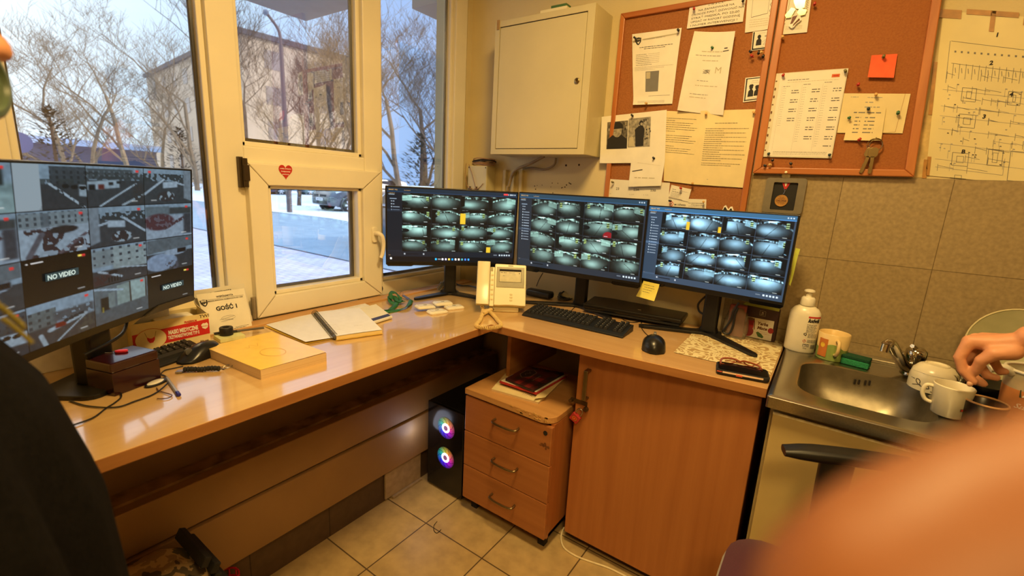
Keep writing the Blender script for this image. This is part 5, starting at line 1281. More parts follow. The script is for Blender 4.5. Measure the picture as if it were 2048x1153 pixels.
# left end of the front: carry the front line on to the column of px 268
nf = V((ux.y, -ux.x, 0))
def onf(px, py): return onplane(p_br, nf, px, py)
cl_ = onf(266, 690); Lc = (V((p_br.x, p_br.y, 0)) - V((cl_.x, cl_.y, 0))).length
Hc = onf(418, 626).z - ZL; Dc = .095
mk = thing('mask_carton', 'open red and cream carton of medical masks below the left monitor', 'carton')
O = p_br - ux * Lc; O.z = ZL
CM = basis(O, ux, uy, (0, 0, 1))
m = MB(); t_ = .0012
m.box((0, 0, 0), (Lc, t_, Hc), M=CM); m.box((0, Dc - t_, 0), (Lc, Dc, Hc), M=CM); m.box((0, t_, 0), (t_, Dc - t_, Hc * .93), M=CM); m.box((Lc - t_, t_, 0), (Lc, Dc - t_, Hc * .96), M=CM); m.box((t_, t_, 0), (Lc - t_, Dc - t_, t_), M=CM)
m.build('carton_body', cr_, mk)
m = MB()
m.add([(0, Dc, Hc), (Lc, Dc, Hc), (Lc * .97, Dc + .02, Hc + .03), (Lc * .5, Dc + .012, Hc + .036), (Lc * .04, Dc + .02, Hc + .024)], [(0, 1, 2, 3, 4)], M=CM)
m.add([(Lc, .005, Hc * .96), (Lc, Dc - .005, Hc * .96), (Lc - .012, Dc - .02, Hc + .022), (Lc - .018, .02, Hc + .020)], [(0, 1, 2, 3)], M=CM)
m.add([(0, .004, Hc * .93), (0, Dc - .004, Hc * .93), (.03, Dc - .02, Hc + .012), (.03, .02, Hc + .012)], [(0, 1, 2, 3)], M=CM)
m.build('carton_flap', cr_, mk)
m = MB(); m.box((.06, .02, Hc - .03), (Lc - .03, Dc - .02, Hc - .004), M=CM); m.build('mask_stack', mat('mask_cloth', (238, 226, 190), .9), mk, bev=.006)
S = Sheet([CM @ V((0, -.0003, Hc)), CM @ V((Lc, -.0003, Hc)), CM @ V((Lc, -.0003, 0)), CM @ V((0, -.0003, 0))], lift=.0003)
S.poly([(0, .30), (1, .18), (1, .64), (0, .72)], cred)
asp = S.h / S.w
S.poly(circle(.22, .50, .29 * asp * 1.25, .31, 28), cr_, 2); S.line(circle(.22, .50, .29 * asp * 1.25, .31, 28) + [(.22 + .29 * asp * 1.25, .50)], .0012, 'r', 3)
S.poly([(.17, .42), (.205, .47), (.235, .47), (.27, .42), (.265, .52), (.24, .60), (.20, .60), (.175, .52)], cred, 3); S.line([(.15, .28), (.17, .42)], .0008, 'n', 3); S.line([(.29, .28), (.27, .42)], .0008, 'n', 3)
S.text(.44, .455, .012, 'MASKI MEDYCZNE', 'f', bold=.045, width=S.w * .40, e=3, rot=.015); S.text(.43, .595, .010, 'TRZYWARSTWOWE TYP II', 'f', bold=.04, width=S.w * .42, e=3, rot=.015)
S.poly([(.885, .34), (.91, .29), (.945, .30), (.965, .28), (.985, .34), (.975, .44), (.94, .48), (.90, .44)], 'f', 3); S.text(.932, .40, .003, 'POLSKA', 'r', 'c', .02, e=4)
S.text(.66, .20, .006, 'PRAESIDIUM', 'r', 'l', .03, e=2, width=S.w * .17); S.text(.87, .12, .010, 'TWI', 'k', 'l', .0, e=2)
S.text(.60, .83, .0045, 'NIESTERYLNE', 'k', 'c', .03, e=2); S.text(.60, .93, .0045, 'JEDNORAZOWEGO UŻYTKU', 'k', 'c', .03, e=2, width=S.w * .28); S.text(.98, .88, .0065, '50 szt.', 'k', 'r', .03, e=2)
S.build('printed_front', mk)
# ---- visitor cards GOŚĆ leaning on the window frame
def visitor(px, label, dx):
    q = onplane
    b0, b1 = az_(ZL, *px[0]), az_(ZL, *px[1])
    x = b1 - b0; x.normalize(); nn = V((x.y, -x.x, 0)); up = (V((0, 0, 1)) * .96 - nn * .28).normalized()
    n2 = x.cross(up)
    tl_, tr_ = onplane(b0, n2, *px[2]), onplane(b0, n2, *px[3])
    S = Sheet([tl_, tr_, b1, b0], nu=3, nv=3, bow=lambda u, v: .002 * sin(3 * v)).base(paper); 
    S.line([(.16, .16), (.95, .16)], .0008, 'm'); shield(S, .095, .22, .075, .085); S.text(.095, .19, .006, 'SDY', 'f', 'c', .03, e=3)
    S.text(.55, .135, .006, 'WSPÓLNOTA', 'k', 'c', .03); S.text(.55, .21, .0042, 'MIESZKANIOWA OLBRACHTA 23 i 23A', 'k', 'c', .02, width=S.w * .76)
    S.text(.52, .44, .0135, 'GOŚĆ 1', 'k', 'c', .04)
    S.line([(.34 + .16 * cos(a) + .16, .64 + .05 * sin(a)) for a in [i * .5 for i in range(13)]], .0006, 'g'); S.line([(.3, .66), (.64, .62)], .0008, 'g'); S.line([(.32, .71), (.6, .70), (.42, .66)], .0008, 'g')
    S.words(.08, .85, .93, .0016, 'm'); S.words(.6, .92, .90, .0012, 'm')
    tag(S.build('visitor_card'), label, 'card', None)
visitor(((421, 674), (505, 656), (392, 590), (488, 577)), 'white visitor card reading GOŚĆ 1 leaning against the window frame', 0)
S = Sheet([V(p) for p in (onplane(ax_(-1.652, 400, 640), V((1, 0, 0)), 366, 585), onplane(ax_(-1.652, 400, 640), V((1, 0, 0)), 488, 567), onplane(ax_(-1.652, 400, 640), V((1, 0, 0)), 506, 645), onplane(ax_(-1.652, 400, 640), V((1, 0, 0)), 372, 690))], nu=2, nv=2).base(paper)
S.text(.16, .44, .0135, 'GOŚĆ', 'k', 'l', .04); S.line([(.16, .165), (.95, .165)], .0008, 'm'); shield(S, .42, .16, .06, .07); S.text(.62, .12, .006, 'WSPÓLNOTA', 'k', 'c', .03)
tag(S.build('visitor_card'), 'second visitor card mostly hidden behind the front GOŚĆ 1 card', 'card')
# ---- green note block, black tape roll, pen
a, x, y, L = frame2((441, 687), (491, 677), ZL)
nb = MB(); NB = basis(a, x, y, (0, 0, 1)); nb.box((0, 0, 0), (L, .060, .012), M=NB)
tag(nb.build('note_block', mat('note_block', (222, 224, 164), .7), bev=.001), 'pale green block of sticky notes in front of the visitor cards', 'note block')
c = NB @ V((L * .42, .036, .0124))
m = MB(); m.lathe([(.009, .0), (.019, .0), (.0195, .002), (.0195, .024), (.018, .026), (.010, .026), (.009, .022)], 28, cap0=False, cap1=False); m.lathe([(.009, .004), (.009, .003)], 28)
o = m.build('tape_roll', mat('tape_black', (26, 24, 22), .5), smooth=True); o.location = c; tag(o, 'black round cap standing on the green note block', 'cap')
pa, pb = az_(ZD + .018, 428, 668), az_(ZD + .018, 528, 656)
pn = thing('pen', 'slim black and grey pen lying across the green note block', 'pen')
d = (pb - pa); pn.location = pa; LP = d.length
PB = basis((0, 0, 0), (d.normalized()), V((-d.normalized().y, d.normalized().x, 0)), (0, 0, 1))
PZ = PB @ Matrix.Rotation(rad(90), 4, 'Y')
MB().lathe([(.0035, .0), (.0042, .004), (.0042, LP * .45)], 12, M=PZ).build('pen_cap', blk, pn, smooth=True)
MB().lathe([(.0038, LP * .4505), (.0038, LP * .90), (.0042, LP * .905), (.0042, LP)], 12, M=PZ).build('pen_barrel', mat('pen_grey', (96, 88, 78), .35), pn, smooth=True)
sf = MB(); sf.box((-1.600, .16, ZL), (-1.585, .50, ZL + .15)); tag(sf.build('folder', mat('folder_white', (222, 216, 206), .6), bev=.002), 'plain white folder standing behind the left monitor stand', 'folder')
# ---- left keyboard, mouse
def keyboard(label, M, L, D, name='keyboard', rows=6, cols=21, legends=True):
    t = thing(name, label, 'keyboard')
    m = MB(); prof = [(0, 0, 0), (0, D, 0), (0, D, .026), (0, D * .85, .028), (0, D * .16, .014), (0, .012, .011), (0, 0, .006)]
    m.prism([M @ V(p) for p in prof], (M.to_3x3() @ V((L, 0, 0)))); m.build('keyboard_body', blk, t, bev=.003)
    k = MB(); lg = MB(); y0, y1 = D * .17, D * .93; x0, x1 = .012, L - .012
    rh = (y1 - y0) / rows; cw = (x1 - x0) / cols
    def zt(y): return .014 + (.028 - .014) * (y - D * .16) / (D * .69)
    for j in range(rows):
        ya = y0 + j * rh; gap_c = (15, 19)
        i = 0
        while i < cols:
            w = 1
            if j == 0 and i == 4: w = 6
            elif i in (0, 13) and 0 < j < 5: w = 1.5
            if i in gap_c and j != 99:
                i += 1 if j != 5 else 1; 
                if cols > 18: k_ = 0
                else: k_ = 1
                if not k_: continue
            xa = x0 + i * cw; xb = min(x0 + (i + w) * cw, x1)
            za, zb = zt(ya), zt(ya + rh)
            g = cw * .07
            if xb - xa > cw * .4:
                b = [(xa + g, ya + g, za + .0005), (xb - g, ya + g, za + .0005), (xb - g, ya + rh - g, zb + .0005), (xa + g, ya + rh - g, zb + .0005)]
                tp = [(xa + g * 2.4, ya + g * 2, za + .0065), (xb - g * 2.4, ya + g * 2, za + .0065), (xb - g * 2.4, ya + rh - g * 2.4, zb + .0060), (xa + g * 2.4, ya + rh - g * 2.4, zb + .0060)]
                k.add(b + tp, [(4, 5, 6, 7), (0, 1, 5, 4), (1, 2, 6, 5), (2, 3, 7, 6), (3, 0, 4, 7)], M=M)
                if legends and w == 1:
                    q = V(tp[3]) * .55 + V(tp[0]) * .15 + V(tp[2]) * .30; s_ = .0016
                    lg.add([q + V((-s_, -s_, .0004)), q + V((s_, -s_, .0004)), q + V((s_, s_, .0004)), q + V((-s_, s_, .0004))], [(0, 1, 2, 3)], M=M)
            i += max(1, int(w)) if w != 1.5 else 1
    kk = k.build('key', mat('keycap', (30, 29, 28), .5, var=.1), t); lg.build('key_legend', mat('legend', (190, 186, 170), .6), kk, fix=False)
    return t
a, x, y, L = frame2((323, 735), (402, 708), ZL)
ux = x
keyboard('black keyboard at the left, partly under the mask carton', basis(a - x * .12 + y * -.004, x, y, (0, 0, 1)), .25, .075, cols=12, rows=3)
def mouse(label, o, d, s=1.0, logo=False):
    t = thing('computer_mouse', label, 'mouse')
    d = V((d[0], d[1], 0)).normalized(); M = basis(o, d, V((-d.y, d.x, 0)), (0, 0, 1)) @ Matrix.Scale(s, 4)
    rings = []
    for i in range(9):
        u_ = -1 + 2 * i / 8; w_ = .031 * (1 - .55 * abs(u_) ** 3.2) * (1 - .12 * cos(pi * u_) * .5); h_ = .036 * max(.25, (1 - .55 * (u_ + .25) ** 2 * (1.3 if u_ > 0 else 1)))
        if i in (0, 8): w_ *= .55; h_ *= .55
        X_ = u_ * .056
        rings.append([(X_, w_ * cos(a_) , max(.001, .002 + h_ * max(0, sin(a_)) ** .8)) for a_ in [pi * k / 10 for k in range(11)]] + [(X_, -w_ * .9, .001), (X_, w_ * .9, .001)])
    m = MB(); m.loft(rings, M=M); m.build('shell', mat('mouse_black', (22, 22, 23), .3), t, smooth=True)
    m = MB(); m.lathe([(.004, -.004), (.009, -.003), (.009, .003), (.004, .004)], 14, M=M @ Matrix.Translation((.030, 0, .0255)) @ Matrix.Rotation(pi / 2, 4, 'X')); m.build('wheel', grey, t, smooth=True)
    return t, M
_, MM = mouse('black mouse with its cord on the left part of the desk', az_(ZL, 400, 715), az_(ZL, 360, 733) - az_(ZL, 432, 706), 1.12)
def cord(label, pts, r=.0018, M=None, name='cord', cat='cord', z=None):
    o = MB().tube(spline(pts, 8), r, 7).build(name, M or blk, smooth=True); tag(o, label, cat); return o
zc = ZL + .0022
cord('thin black mouse cord running to the dark red box', [az_(zc, *q) for q in ((366, 733), (348, 737), (330, 741), (321, 749))], .0016)
cord('long black cord looping in front of the dark red box', [az_(zc + .001, *q) for q in ((139, 802), (178, 813), (232, 815), (270, 803), (309, 788), (333, 769), (338, 760), (329, 752), (320, 750))], .0017)
cord('black cord curving down the left end of the desk', [az_(zc + .0015, *q) for q in ((146, 851), (186, 836), (212, 817), (228, 807), (242, 795), (240, 785), (232, 780))], .0017)
cord('short black cord leading left from the dark red box', [az_(zc, *q) for q in ((122, 792), (150, 790), (178, 785), (212, 777), (228, 780))], .0016)
# ---- key strap with ring
a, b_ = az_(ZL + .008, 368, 740), az_(ZL + .008, 440, 737)
ks = thing('key_strap', 'black coiled key strap with a metal ring beside the left mouse', 'key strap')
d = (b_ - a); n_s = 26
m = MB(); rr_ = [.0065 + .0012 * sin(i * 2.6) for i in range(n_s + 1)]; m.tube([a + d * (i / n_s) + V((0, 0, .001 * sin(i * .4))) for i in range(n_s + 1)], rr_, 10); m.build('strap', blk_m, ks, smooth=True)
dn = d.normalized(); sd = V((-dn.y, dn.x, 0))
m = MB(); m.box((-.016, -.009, -.0068), (.0, .009, -.002), M=basis(a - dn * .002, dn, sd, (0, 0, 1))); m.build('clip', steel, ks, bev=.001)
rc = az_(ZL + .003, 454, 734)
m = MB(); m.tube([rc + dn * (.0135 * cos(t)) + sd * (.0125 * sin(t)) + V((0, 0, .003 * cos(t))) for t in [2 * pi * i / 28 for i in range(28)]], .0012, 6, closed=True); m.tube([b_ + (rc - b_) * .35 + dn * (.006 * cos(t)) + V((0, 0, .005 * sin(t) - .002)) for t in [2 * pi * i / 16 for i in range(16)]], .001, 6, closed=True); m.build('split_ring', steel, ks, smooth=True)
# ---- oval tag with wire, blue pen
q = az_(ZL, 313, 768)
tg = thing('token_tag', 'oval black and white access tag with a twisted wire on the desk', 'tag'); tg.location = q; tg.rotation_euler = (0, 0, rad(118))
MB().loft([[(x * k * .029, y * k * .016, z) for x, y in circle(0, 0, 1, 1, 24)] for k, z in ((.9, 0), (1, .002), (1, .004), (.9, .0055))]).build('tag_rim', blk, tg, smooth=True)
MB().loft([[(-.002 + x * k * .021, y * k * .012, z) for x, y in circle(0, 0, 1, 1, 24)] for k, z in ((1, .0056), (.9, .0066))]).build('tag_face', white_p, tg, smooth=True)
wi = mat('wire_brown', (96, 66, 44), .5)
tw = [az_(ZL + .003, *p) for p in ((313, 776), (318, 782), (330, 786), (344, 791), (334, 797), (314, 798))]
tag(MB().tube(spline(tw, 6), .0012, 6).build('wire_tie', wi, smooth=True), 'bent brown wire lying next to the oval access tag', 'wire')
a, b_ = az_(ZL + .004, 332, 754), az_(ZL + .004, 358, 791); d = b_ - a; LP = d.length; dn = d.normalized()
pn = thing('ballpoint_pen', 'clear ballpoint pen with a blue end beside the oval tag', 'pen')
PZ = basis(a, V((-dn.y, dn.x, 0)), V((0, 0, 1)), dn)
MB().lathe([(.001, 0), (.0038, .014), (.004, LP * .86)], 6, M=PZ, cap0=True).build('pen_barrel', mat('pen_clear', (176, 176, 190), .15, var=.03, alpha=.75), pn)
MB().lathe([(.0045, LP * .861), (.0047, LP * .99), (.003, LP)], 12, M=PZ).build('pen_plug', mat('pen_blue', (36, 36, 150), .3), pn, smooth=True)
# ---- thick yellow pad
H_ = .030
tb = zq(ZD + H_, (411, 693.5), (543.6, 662), (652.5, 704), (521, 739))
yl = mat('pad_yellow', (250, 208, 84), .28, var=.03, coat=.3)
yp = thing('yellow_pad', 'thick paper pad with a glossy yellow cover on the left desk', 'pad')
m = MB(); m.loft([[(p.x, p.y, z) for p in tb] for z in (ZL, ZD + H_ - .0035)]); m.build('page_block', mat('page_block', (228, 204, 160), .8, c2=(206, 176, 130), scale=1, stretch=(2, 2, 900)), yp)
S = Sheet([tb[0] + (tb[0] - tb[2]) * .004, tb[1], tb[2], tb[3]], nu=10, nv=10, bow=lambda u, v: -.0028 + .004 * max(0, v - .7) * 3 * (.3 + u) * .4).base(yl)
S.line([(.50 + .16 * cos(a), .62 + .14 * sin(a)) for a in [i * .4 for i in range(17)]], .0012, mat('emboss', (214, 158, 62), .4)); S.line([(.34 + .02 * i, .3 + .04 * sin(i)) for i in range(12)], .001, mat('emboss', ()))
S.build('cover', yp)
# ---- open spiral notebook
pg = mat('page_white', (238, 239, 248), .7, var=.015)
nbk = thing('spiral_notebook', 'open spiral notebook with blank pages and yellow covers near the window', 'notebook')
LPg = [(447, 651), (624, 626), (665, 676), (611, 687)]
LPg = [(532, 650), (624, 626), (666, 677), (610, 688)]
lf = zq(ZD + .004, (532, 651), (626, 628), (667, 677), (611, 688))
S = Sheet([lf[0], lf[1], lf[2], lf[3]], nu=8, nv=8, bow=lambda u, v: .0025 + .004 * (1 - u) * v).base(pg)
mi_ = mat('page_rule', (212, 206, 204), .8)
for k in range(16): S.line([(.03, .05 + .058 * k), (.93, .05 + .058 * k)], .0005, mi_)
S.build('left_page', nbk)
S = Sheet([lf[0] + (lf[0] - lf[1]) * .03 - V((0, 0, .002)), lf[1] - V((0, 0, .002)), lf[2] - V((0, 0, .0025)), lf[3] - V((0, 0, .0025))], nu=3, nv=3, bow=lambda u, v: .0008).base(yl); S.build('left_cover', nbk)
rt = zq(ZD + .018, (632, 624), (719, 615.5), (764.5, 659.5), (673, 672))
m = MB(); m.loft([[(p.x, p.y, z) for p in rt] for z in (ZD + .0035, ZD + .0155)]); m.build('page_block', mat('page_block2', (238, 218, 160), .8, c2=(220, 196, 130), scale=1, stretch=(2, 2, 700)), nbk)
S = Sheet([p + V((0, 0, -.002)) for p in rt], nu=6, nv=6, bow=lambda u, v: .001 + .001 * sin(3 * u)).base(pg)
for k in range(16): S.line([(.03, .05 + .058 * k), (.96, .05 + .058 * k)], .0005, mi_)
for k in range(5): S.words(.02, .2, .6 + .05 * k, .0012, 'l')
S.words(.5, .7, .75, .0015, 'l'); S.build('right_page', nbk)
S = Sheet([p - V((0, 0, .0165)) + (p - sum(rt, V()) / 4) * .025 for p in rt], nu=2, nv=2, bow=lambda u, v: .001).base(yl); S.build('right_cover', nbk)
m = MB(); s0, s1 = (lf[1] + rt[0]) / 2, (lf[2] + rt[3]) / 2; sp_d = (s1 - s0).normalized(); sp_x = V((sp_d.y, -sp_d.x, 0)) * -1
zz = ZD + .010
for k in range(26):
    c = s0 + (s1 - s0) * ((k + .5) / 26); c.z = zz
    m.tube([c + sp_x * (.0115 * cos(t)) + V((0, 0, .0105 * sin(t) + .001)) + sp_d * (.0012 * t / 6) for t in [2 * pi * i / 14 for i in range(14)]], .0009, 5, closed=True)
m.build('spiral', mat('spiral_dark', (88, 80, 40), .35, metal=.6), nbk, smooth=True)
q = s1 + sp_d * .004; q.z = zz; q0 = s0 + sp_d * .01; q0.z = zz
MB().tube([q0, q], .0055, 8).build('pen_in_spiral', mat('pen_slate', (86, 84, 80), .5), nbk, smooth=True)
# ---- papers beneath
S = Sheet(zq(ZL + .0015, (577, 632), (714, 601), (776, 630), (640, 664)), nu=6, nv=6, bow=lambda u, v: .0012 + .002 * u * (1 - v)).base(pg)
for k in range(6): S.words(.08, .9, .05 + .055 * k, .0014, 'l')
tag(S.build('loose_paper'), 'printed sheet sticking out behind the spiral notebook', 'paper')
bk_ = thing('booklet', 'thin pale booklet with a dark stripe under the right page of the notebook', 'booklet')
bq = zq(ZL + .009, (700, 622), (752, 609), (785, 634), (730, 651))
m = MB(); m.loft([[(p.x, p.y, z) for p in bq] for z in (ZL + .0035, ZL + .009)]); m.build('page_block', paper, bk_)
S = Sheet(bq, nu=2, nv=2, bow=lambda u, v: .0006).base(paper); S.rect(.0, .78, .98, .93, 'b'); S.build('cover', bk_)
# ---- green lanyard
gl_ = mat('lanyard_green', (44, 110, 62), .6, var=.08)
ly = thing('lanyard', 'green ribbon lanyard with a blue tag heaped below the window', 'lanyard')
def ribbon(pts, w_, name, lift=.0):
    P = spline(pts, 8); m = MB(); vs = []; fs = []
    for i, p in enumerate(P):
        t = (P[min(i + 1, len(P) - 1)] - P[max(i - 1, 0)]).normalized(); s = t.cross(V((0, 0, 1))).normalized()
        tilt = .5 * sin(i * .35); s = (s * cos(tilt) + V((0, 0, 1)) * sin(tilt)) * (w_ / 2)
        z0 = max(0, ZL + .0008 + abs(s.z) - p.z); vs += [p - s + V((0, 0, z0)), p + s + V((0, 0, z0))]
    fs = [(2 * i, 2 * i + 1, 2 * i + 3, 2 * i + 2) for i in range(len(P) - 1)]
    m.add(vs, fs); o = m.build(name, gl_, ly, fix=False); md_ = o.modifiers.new('s', 'SOLIDIFY'); md_.thickness = .001
    o.data.polygons.foreach_set('use_smooth', [True] * len(o.data.polygons))
ribbon([az_(ZL + h, *q) for h, q in ((.002, (745, 640)), (.006, (765, 625)), (.004, (790, 622)), (.010, (815, 612)), (.006, (823, 600)))], .019, 'ribbon')
ribbon([az_(ZL + h, *q) for h, q in ((.003, (760, 622)), (.008, (780, 619)), (.010, (793, 608)), (.022, (790, 596)), (.030, (783, 590)), (.020, (779, 597)), (.012, (784, 606)), (.010, (797, 607)), (.014, (808, 602)))], .019, 'ribbon')
ribbon([az_(ZL + h, *q) for h, q in ((.010, (798, 606)), (.024, (800, 596)), (.034, (793, 588)), (.040, (784, 585)), (.030, (781, 592)), (.018, (787, 600)), (.016, (802, 603)))], .019, 'ribbon')
ribbon([az_(ZL + h, *q) for h, q in ((.004, (716, 648)), (.003, (742, 642)), (.004, (768, 629)), (.006, (780, 624)))], .008, 'ribbon')
q = az_(ZL + .012, 812, 595)
MB().box((-.016, -.010, -.002), (.016, .010, .002), M=Matrix.Translation(q) @ Matrix.Rotation(.5, 4, 'Z') @ Matrix.Rotation(.5, 4, 'Y')).build('tag', mat('tag_blue', (92, 112, 190), .35), ly, bev=.001)
q = az_(ZL + .026, 803, 588)
MB().tube([q + V((.010 * cos(t), .004 * sin(t), .010 * sin(t))) for t in [2 * pi * i / 18 for i in range(18)]], .0009, 6, closed=True).build('ring', steel, ly, smooth=True)
MB().ball(az_(ZL + .022, 801, 595), .008, 10, 6, sc=(1, .4, 1)).build('buckle', mat('buckle', (200, 160, 90), .4), ly, smooth=True)
# ---- four white plastic covers
spots = [((850, 616), .010, 'white plastic cover nearest the lanyard, raised at its edge'), ((885, 609), .012, 'white plastic cover at the back of the four, lying on another'), ((874, 626), .0, 'white plastic cover at the front of the four'), ((908, 617), .0, 'white plastic cover closest to the intercom')]
proto = None
for (q, dz, lab) in spots:
    p = az_(ZL + dz, *q)
    if proto is None:
        t = thing('plastic_cover', lab, 'cover', 'plastic covers on the desk'); proto = t
        m = MB(); m.loft([[(x * k, y * k, z) for x, y in rrect(.082, .052, .010, 4)] for k, z in ((.97, 0), (1, .002), (1, .005), (.93, .009), (.80, .0115), (.4, .0122))]); m.build('cover_shell', white_p, t, smooth=True)
        m = MB(); m.prism([(x, y, .0123) for x, y in rrect(.016, .004, .0018, 3)], (0, 0, .0006)); m.build('slot', dark, t)
        m = MB(); r_ = rrect(.058, .034, .006, 4); m.tube([(x, y, .0116) for x, y in r_], .0006, 4, closed=True); m.build('groove', mat('groove', (160, 140, 100), .6), t)
        t.location = p; t.rotation_euler = (0, rad(3), rad(70))
    else:
        t = dup(proto, p, rad({885: 66, 874: 72, 908: 68}[q[0]]), lab)
# ---- video intercom with handset
ic = thing('intercom', 'cream desk intercom with small screen and handset on a coiled cord', 'intercom phone')
# the face is a slanted rectangle: bottom edge px (947..1053, 617) top edge (958..1054, 527)
b0, b1 = az_(ZR + .035, 952, 609), az_(ZR + .035, 1051, 613)
x = (b1 - b0); x.z = 0; Wf = x.length; x.normalize(); nf_ = V((x.y, -x.x, 0)); ti = rad(28)
n_ = nf_ * cos(ti) + V((0, 0, 1)) * sin(ti); up = n_.cross(x)
tl_ = onplane(b0, n_, 960, 527); Hf = (tl_ - b0).dot(up)
IM = basis(b0, x, up, n_)
xs = Wf * .355
m = MB(); m.prism([IM @ V((a_, b_, 0)) for a_, b_ in [(xs, 0)] + [(xs + (Wf - xs) * k / 6, -.006 * 4 * (k / 6) * (1 - k / 6) * -1 - .004) for k in range(1, 6)] + [(Wf, 0), (Wf, Hf * .985), (Wf - .004, Hf), (xs + .004, Hf * 1.01), (xs, Hf * .99)]], -n_ * .040)
m.build('front_body', cream_p, ic, bev=.004)
m = MB(); m.box((Wf * .263, -.004, -.036), (xs - .0006, Hf * .93, -.004), M=IM); m.build('key_strip', cream_p, ic, bev=.002)
m = MB(); m.box((Wf * .272, Hf * .82, -.0038), (xs - .008, Hf * .92, -.0028), M=IM); m.build('speaker_grille', mat('intercom_grey', (170, 158, 110), .5), ic)
bt = MB()
for k in range(6): bt.prism([IM @ V((Wf * .308 + a_, Hf * (.73 - .118 * k) + b_, -.0040)) for a_, b_ in rrect(.011, .0075, .0025, 3)], n_ * .0024)
for k in range(3): bt.prism([IM @ V((Wf * .70 + a_, Hf * (.265 - .07 * k) + b_, .0)) for a_, b_ in rrect(.0125, .0075, .003, 3)], n_ * .002)
bt.build('button', mat('button_cream', (216, 200, 146), .4), ic, bev=.0006)
m = MB(); m.box((xs + .008, Hf * .43, .0002), (Wf * .965, Hf * .93, .0022), M=IM); sc0 = m.build('screen_surround', mat('intercom_olive', (142, 134, 92), .35), ic, bev=.0015)
m = MB(); m.box((xs + .020, Hf * .56, .0024), (Wf * .90, Hf * .875, .0032), M=IM); m.build('screen_frame', dark, sc0)
S = Sheet([IM @ V((xs + .021, Hf * .82, .0034)), IM @ V((Wf * .895, Hf * .82, .0034)), IM @ V((Wf * .895, Hf * .565, .0034)), IM @ V((xs + .021, Hf * .565, .0034))], lift=.0002).base(mat('lcd', (182, 172, 122), .3))
S.words(.04, .34, .12, .0022, 'm'); S.words(.42, .7, .12, .0018, 'g'); S.words(.15, .26, .42, .002, 'g'); S.poly(circle(.92, .16, .025, .06, 8), 'm'); S.words(.6, .75, .3, .0015, 'g')
S.build('screen', sc0)
S = Sheet([IM @ V((xs, Hf, .0)), IM @ V((Wf, Hf, 0)), IM @ V((Wf, 0, 0)), IM @ V((xs, 0, 0))], lift=.0006); S.text(.5, .045, .0035, 'commax', 'm', 'c', .02) if False else S.line([(.42, .035), (.58, .037)], .0028, 'm'); S.build('maker_mark', ic)
hd = MB(); hw = Wf * .262
def hs(yv): return .016 + .004 * cos(2 * pi * yv)
hd.loft([[IM @ V((hw / 2 - .001 + a_ * (1 - .0 * t_), Hf * (-.012 + 1.025 * t_), hs(t_) - .012 + b_)) for a_, b_ in rrect(hw, .030, .006, 4)] for t_ in [i / 14 for i in range(15)]])
hso = hd.build('handset', cream_p, ic, smooth=True)
m = MB(); m.prism([IM @ V(p) for p in ((Wf * .27, -.001, -.006), (Wf * .27, Hf * .30, -.041), (Wf * .27, Hf * .80, -.041), (Wf * .27, Hf * .80, -.075), (Wf * .27, .02, -.075))], x * (Wf * .66)); 
st_ = MB(); pb0 = az_(ZR, 985, 623); fo = IM @ V((Wf * .27, 0, -.02)); fo.z = ZR
st_.prism([V((fo.x, fo.y, ZR)) + nf_ * -.004, V((fo.x, fo.y, ZR + .018)) + nf_ * -.004, IM @ V((Wf * .27, .012, -.041)), IM @ V((Wf * .27, Hf * .72, -.041)), V((fo.x, fo.y, ZR)) - nf_ * .095], x * (Wf * .60))
st_.build('desk_stand', cream_p, ic, bev=.003)
q = V((fo.x, fo.y, ZR + .009)) + nf_ * -.003 + x * .016
MB().lathe([(.0045, 0), (.0045, .001)], 14, M=basis(q, x, (0, 0, 1), nf_)).build('socket', dark, ic)
# coiled cord
path = spline([IM @ V((hw * .45, -.004, -.002)), az_(ZR + .010, 966, 622), az_(ZR + .008, 960, 640), az_(ZR + .007, 953, 652), az_(ZR + .007, 975, 657), az_(ZR + .007, 1001, 652), az_(ZR + .007, 995, 641), az_(ZR + .009, 985, 629), az_(ZR + .010, 974, 621), az_(ZR + .011, 966, 628), V((fo.x, fo.y, ZR + .012)) + x * .01], 40)
hp = []; Lacc = 0
for i, p in enumerate(path):
    t = (path[min(i + 1, len(path) - 1)] - path[max(i - 1, 0)]).normalized(); s = t.cross(V((0, 0, 1)));  s = s.normalized() if s.length > 1e-4 else V((1, 0, 0)); w2_ = s.cross(t)
    if i: Lacc += (p - path[i - 1]).length
# resample evenly
seglen = [0]
for i in range(1, len(path)): seglen.append(seglen[-1] + (path[i] - path[i - 1]).length)
turns = int(seglen[-1] / .0060); NS = turns * 9; j = 0
for k in range(NS + 1):
    s_ = seglen[-1] * k / NS
    while j < len(path) - 2 and seglen[j + 1] < s_: j += 1
    f_ = (s_ - seglen[j]) / max(1e-9, seglen[j + 1] - seglen[j]); p = path[j].lerp(path[j + 1], f_); t = (path[j + 1] - path[j]).normalized(); s = t.cross(V((0, 0, 1))); s = s.normalized() if s.length > 1e-4 else V((1, 0, 0)); w2_ = s.cross(t)
    a_ = 2 * pi * turns * k / NS; hp.append(p + (s * cos(a_) + w2_ * sin(a_)) * .0066)
MB().tube(hp, .0020, 5).build('coiled_cord', mat('cord_cream', (226, 196, 128), .45), ic, smooth=True)
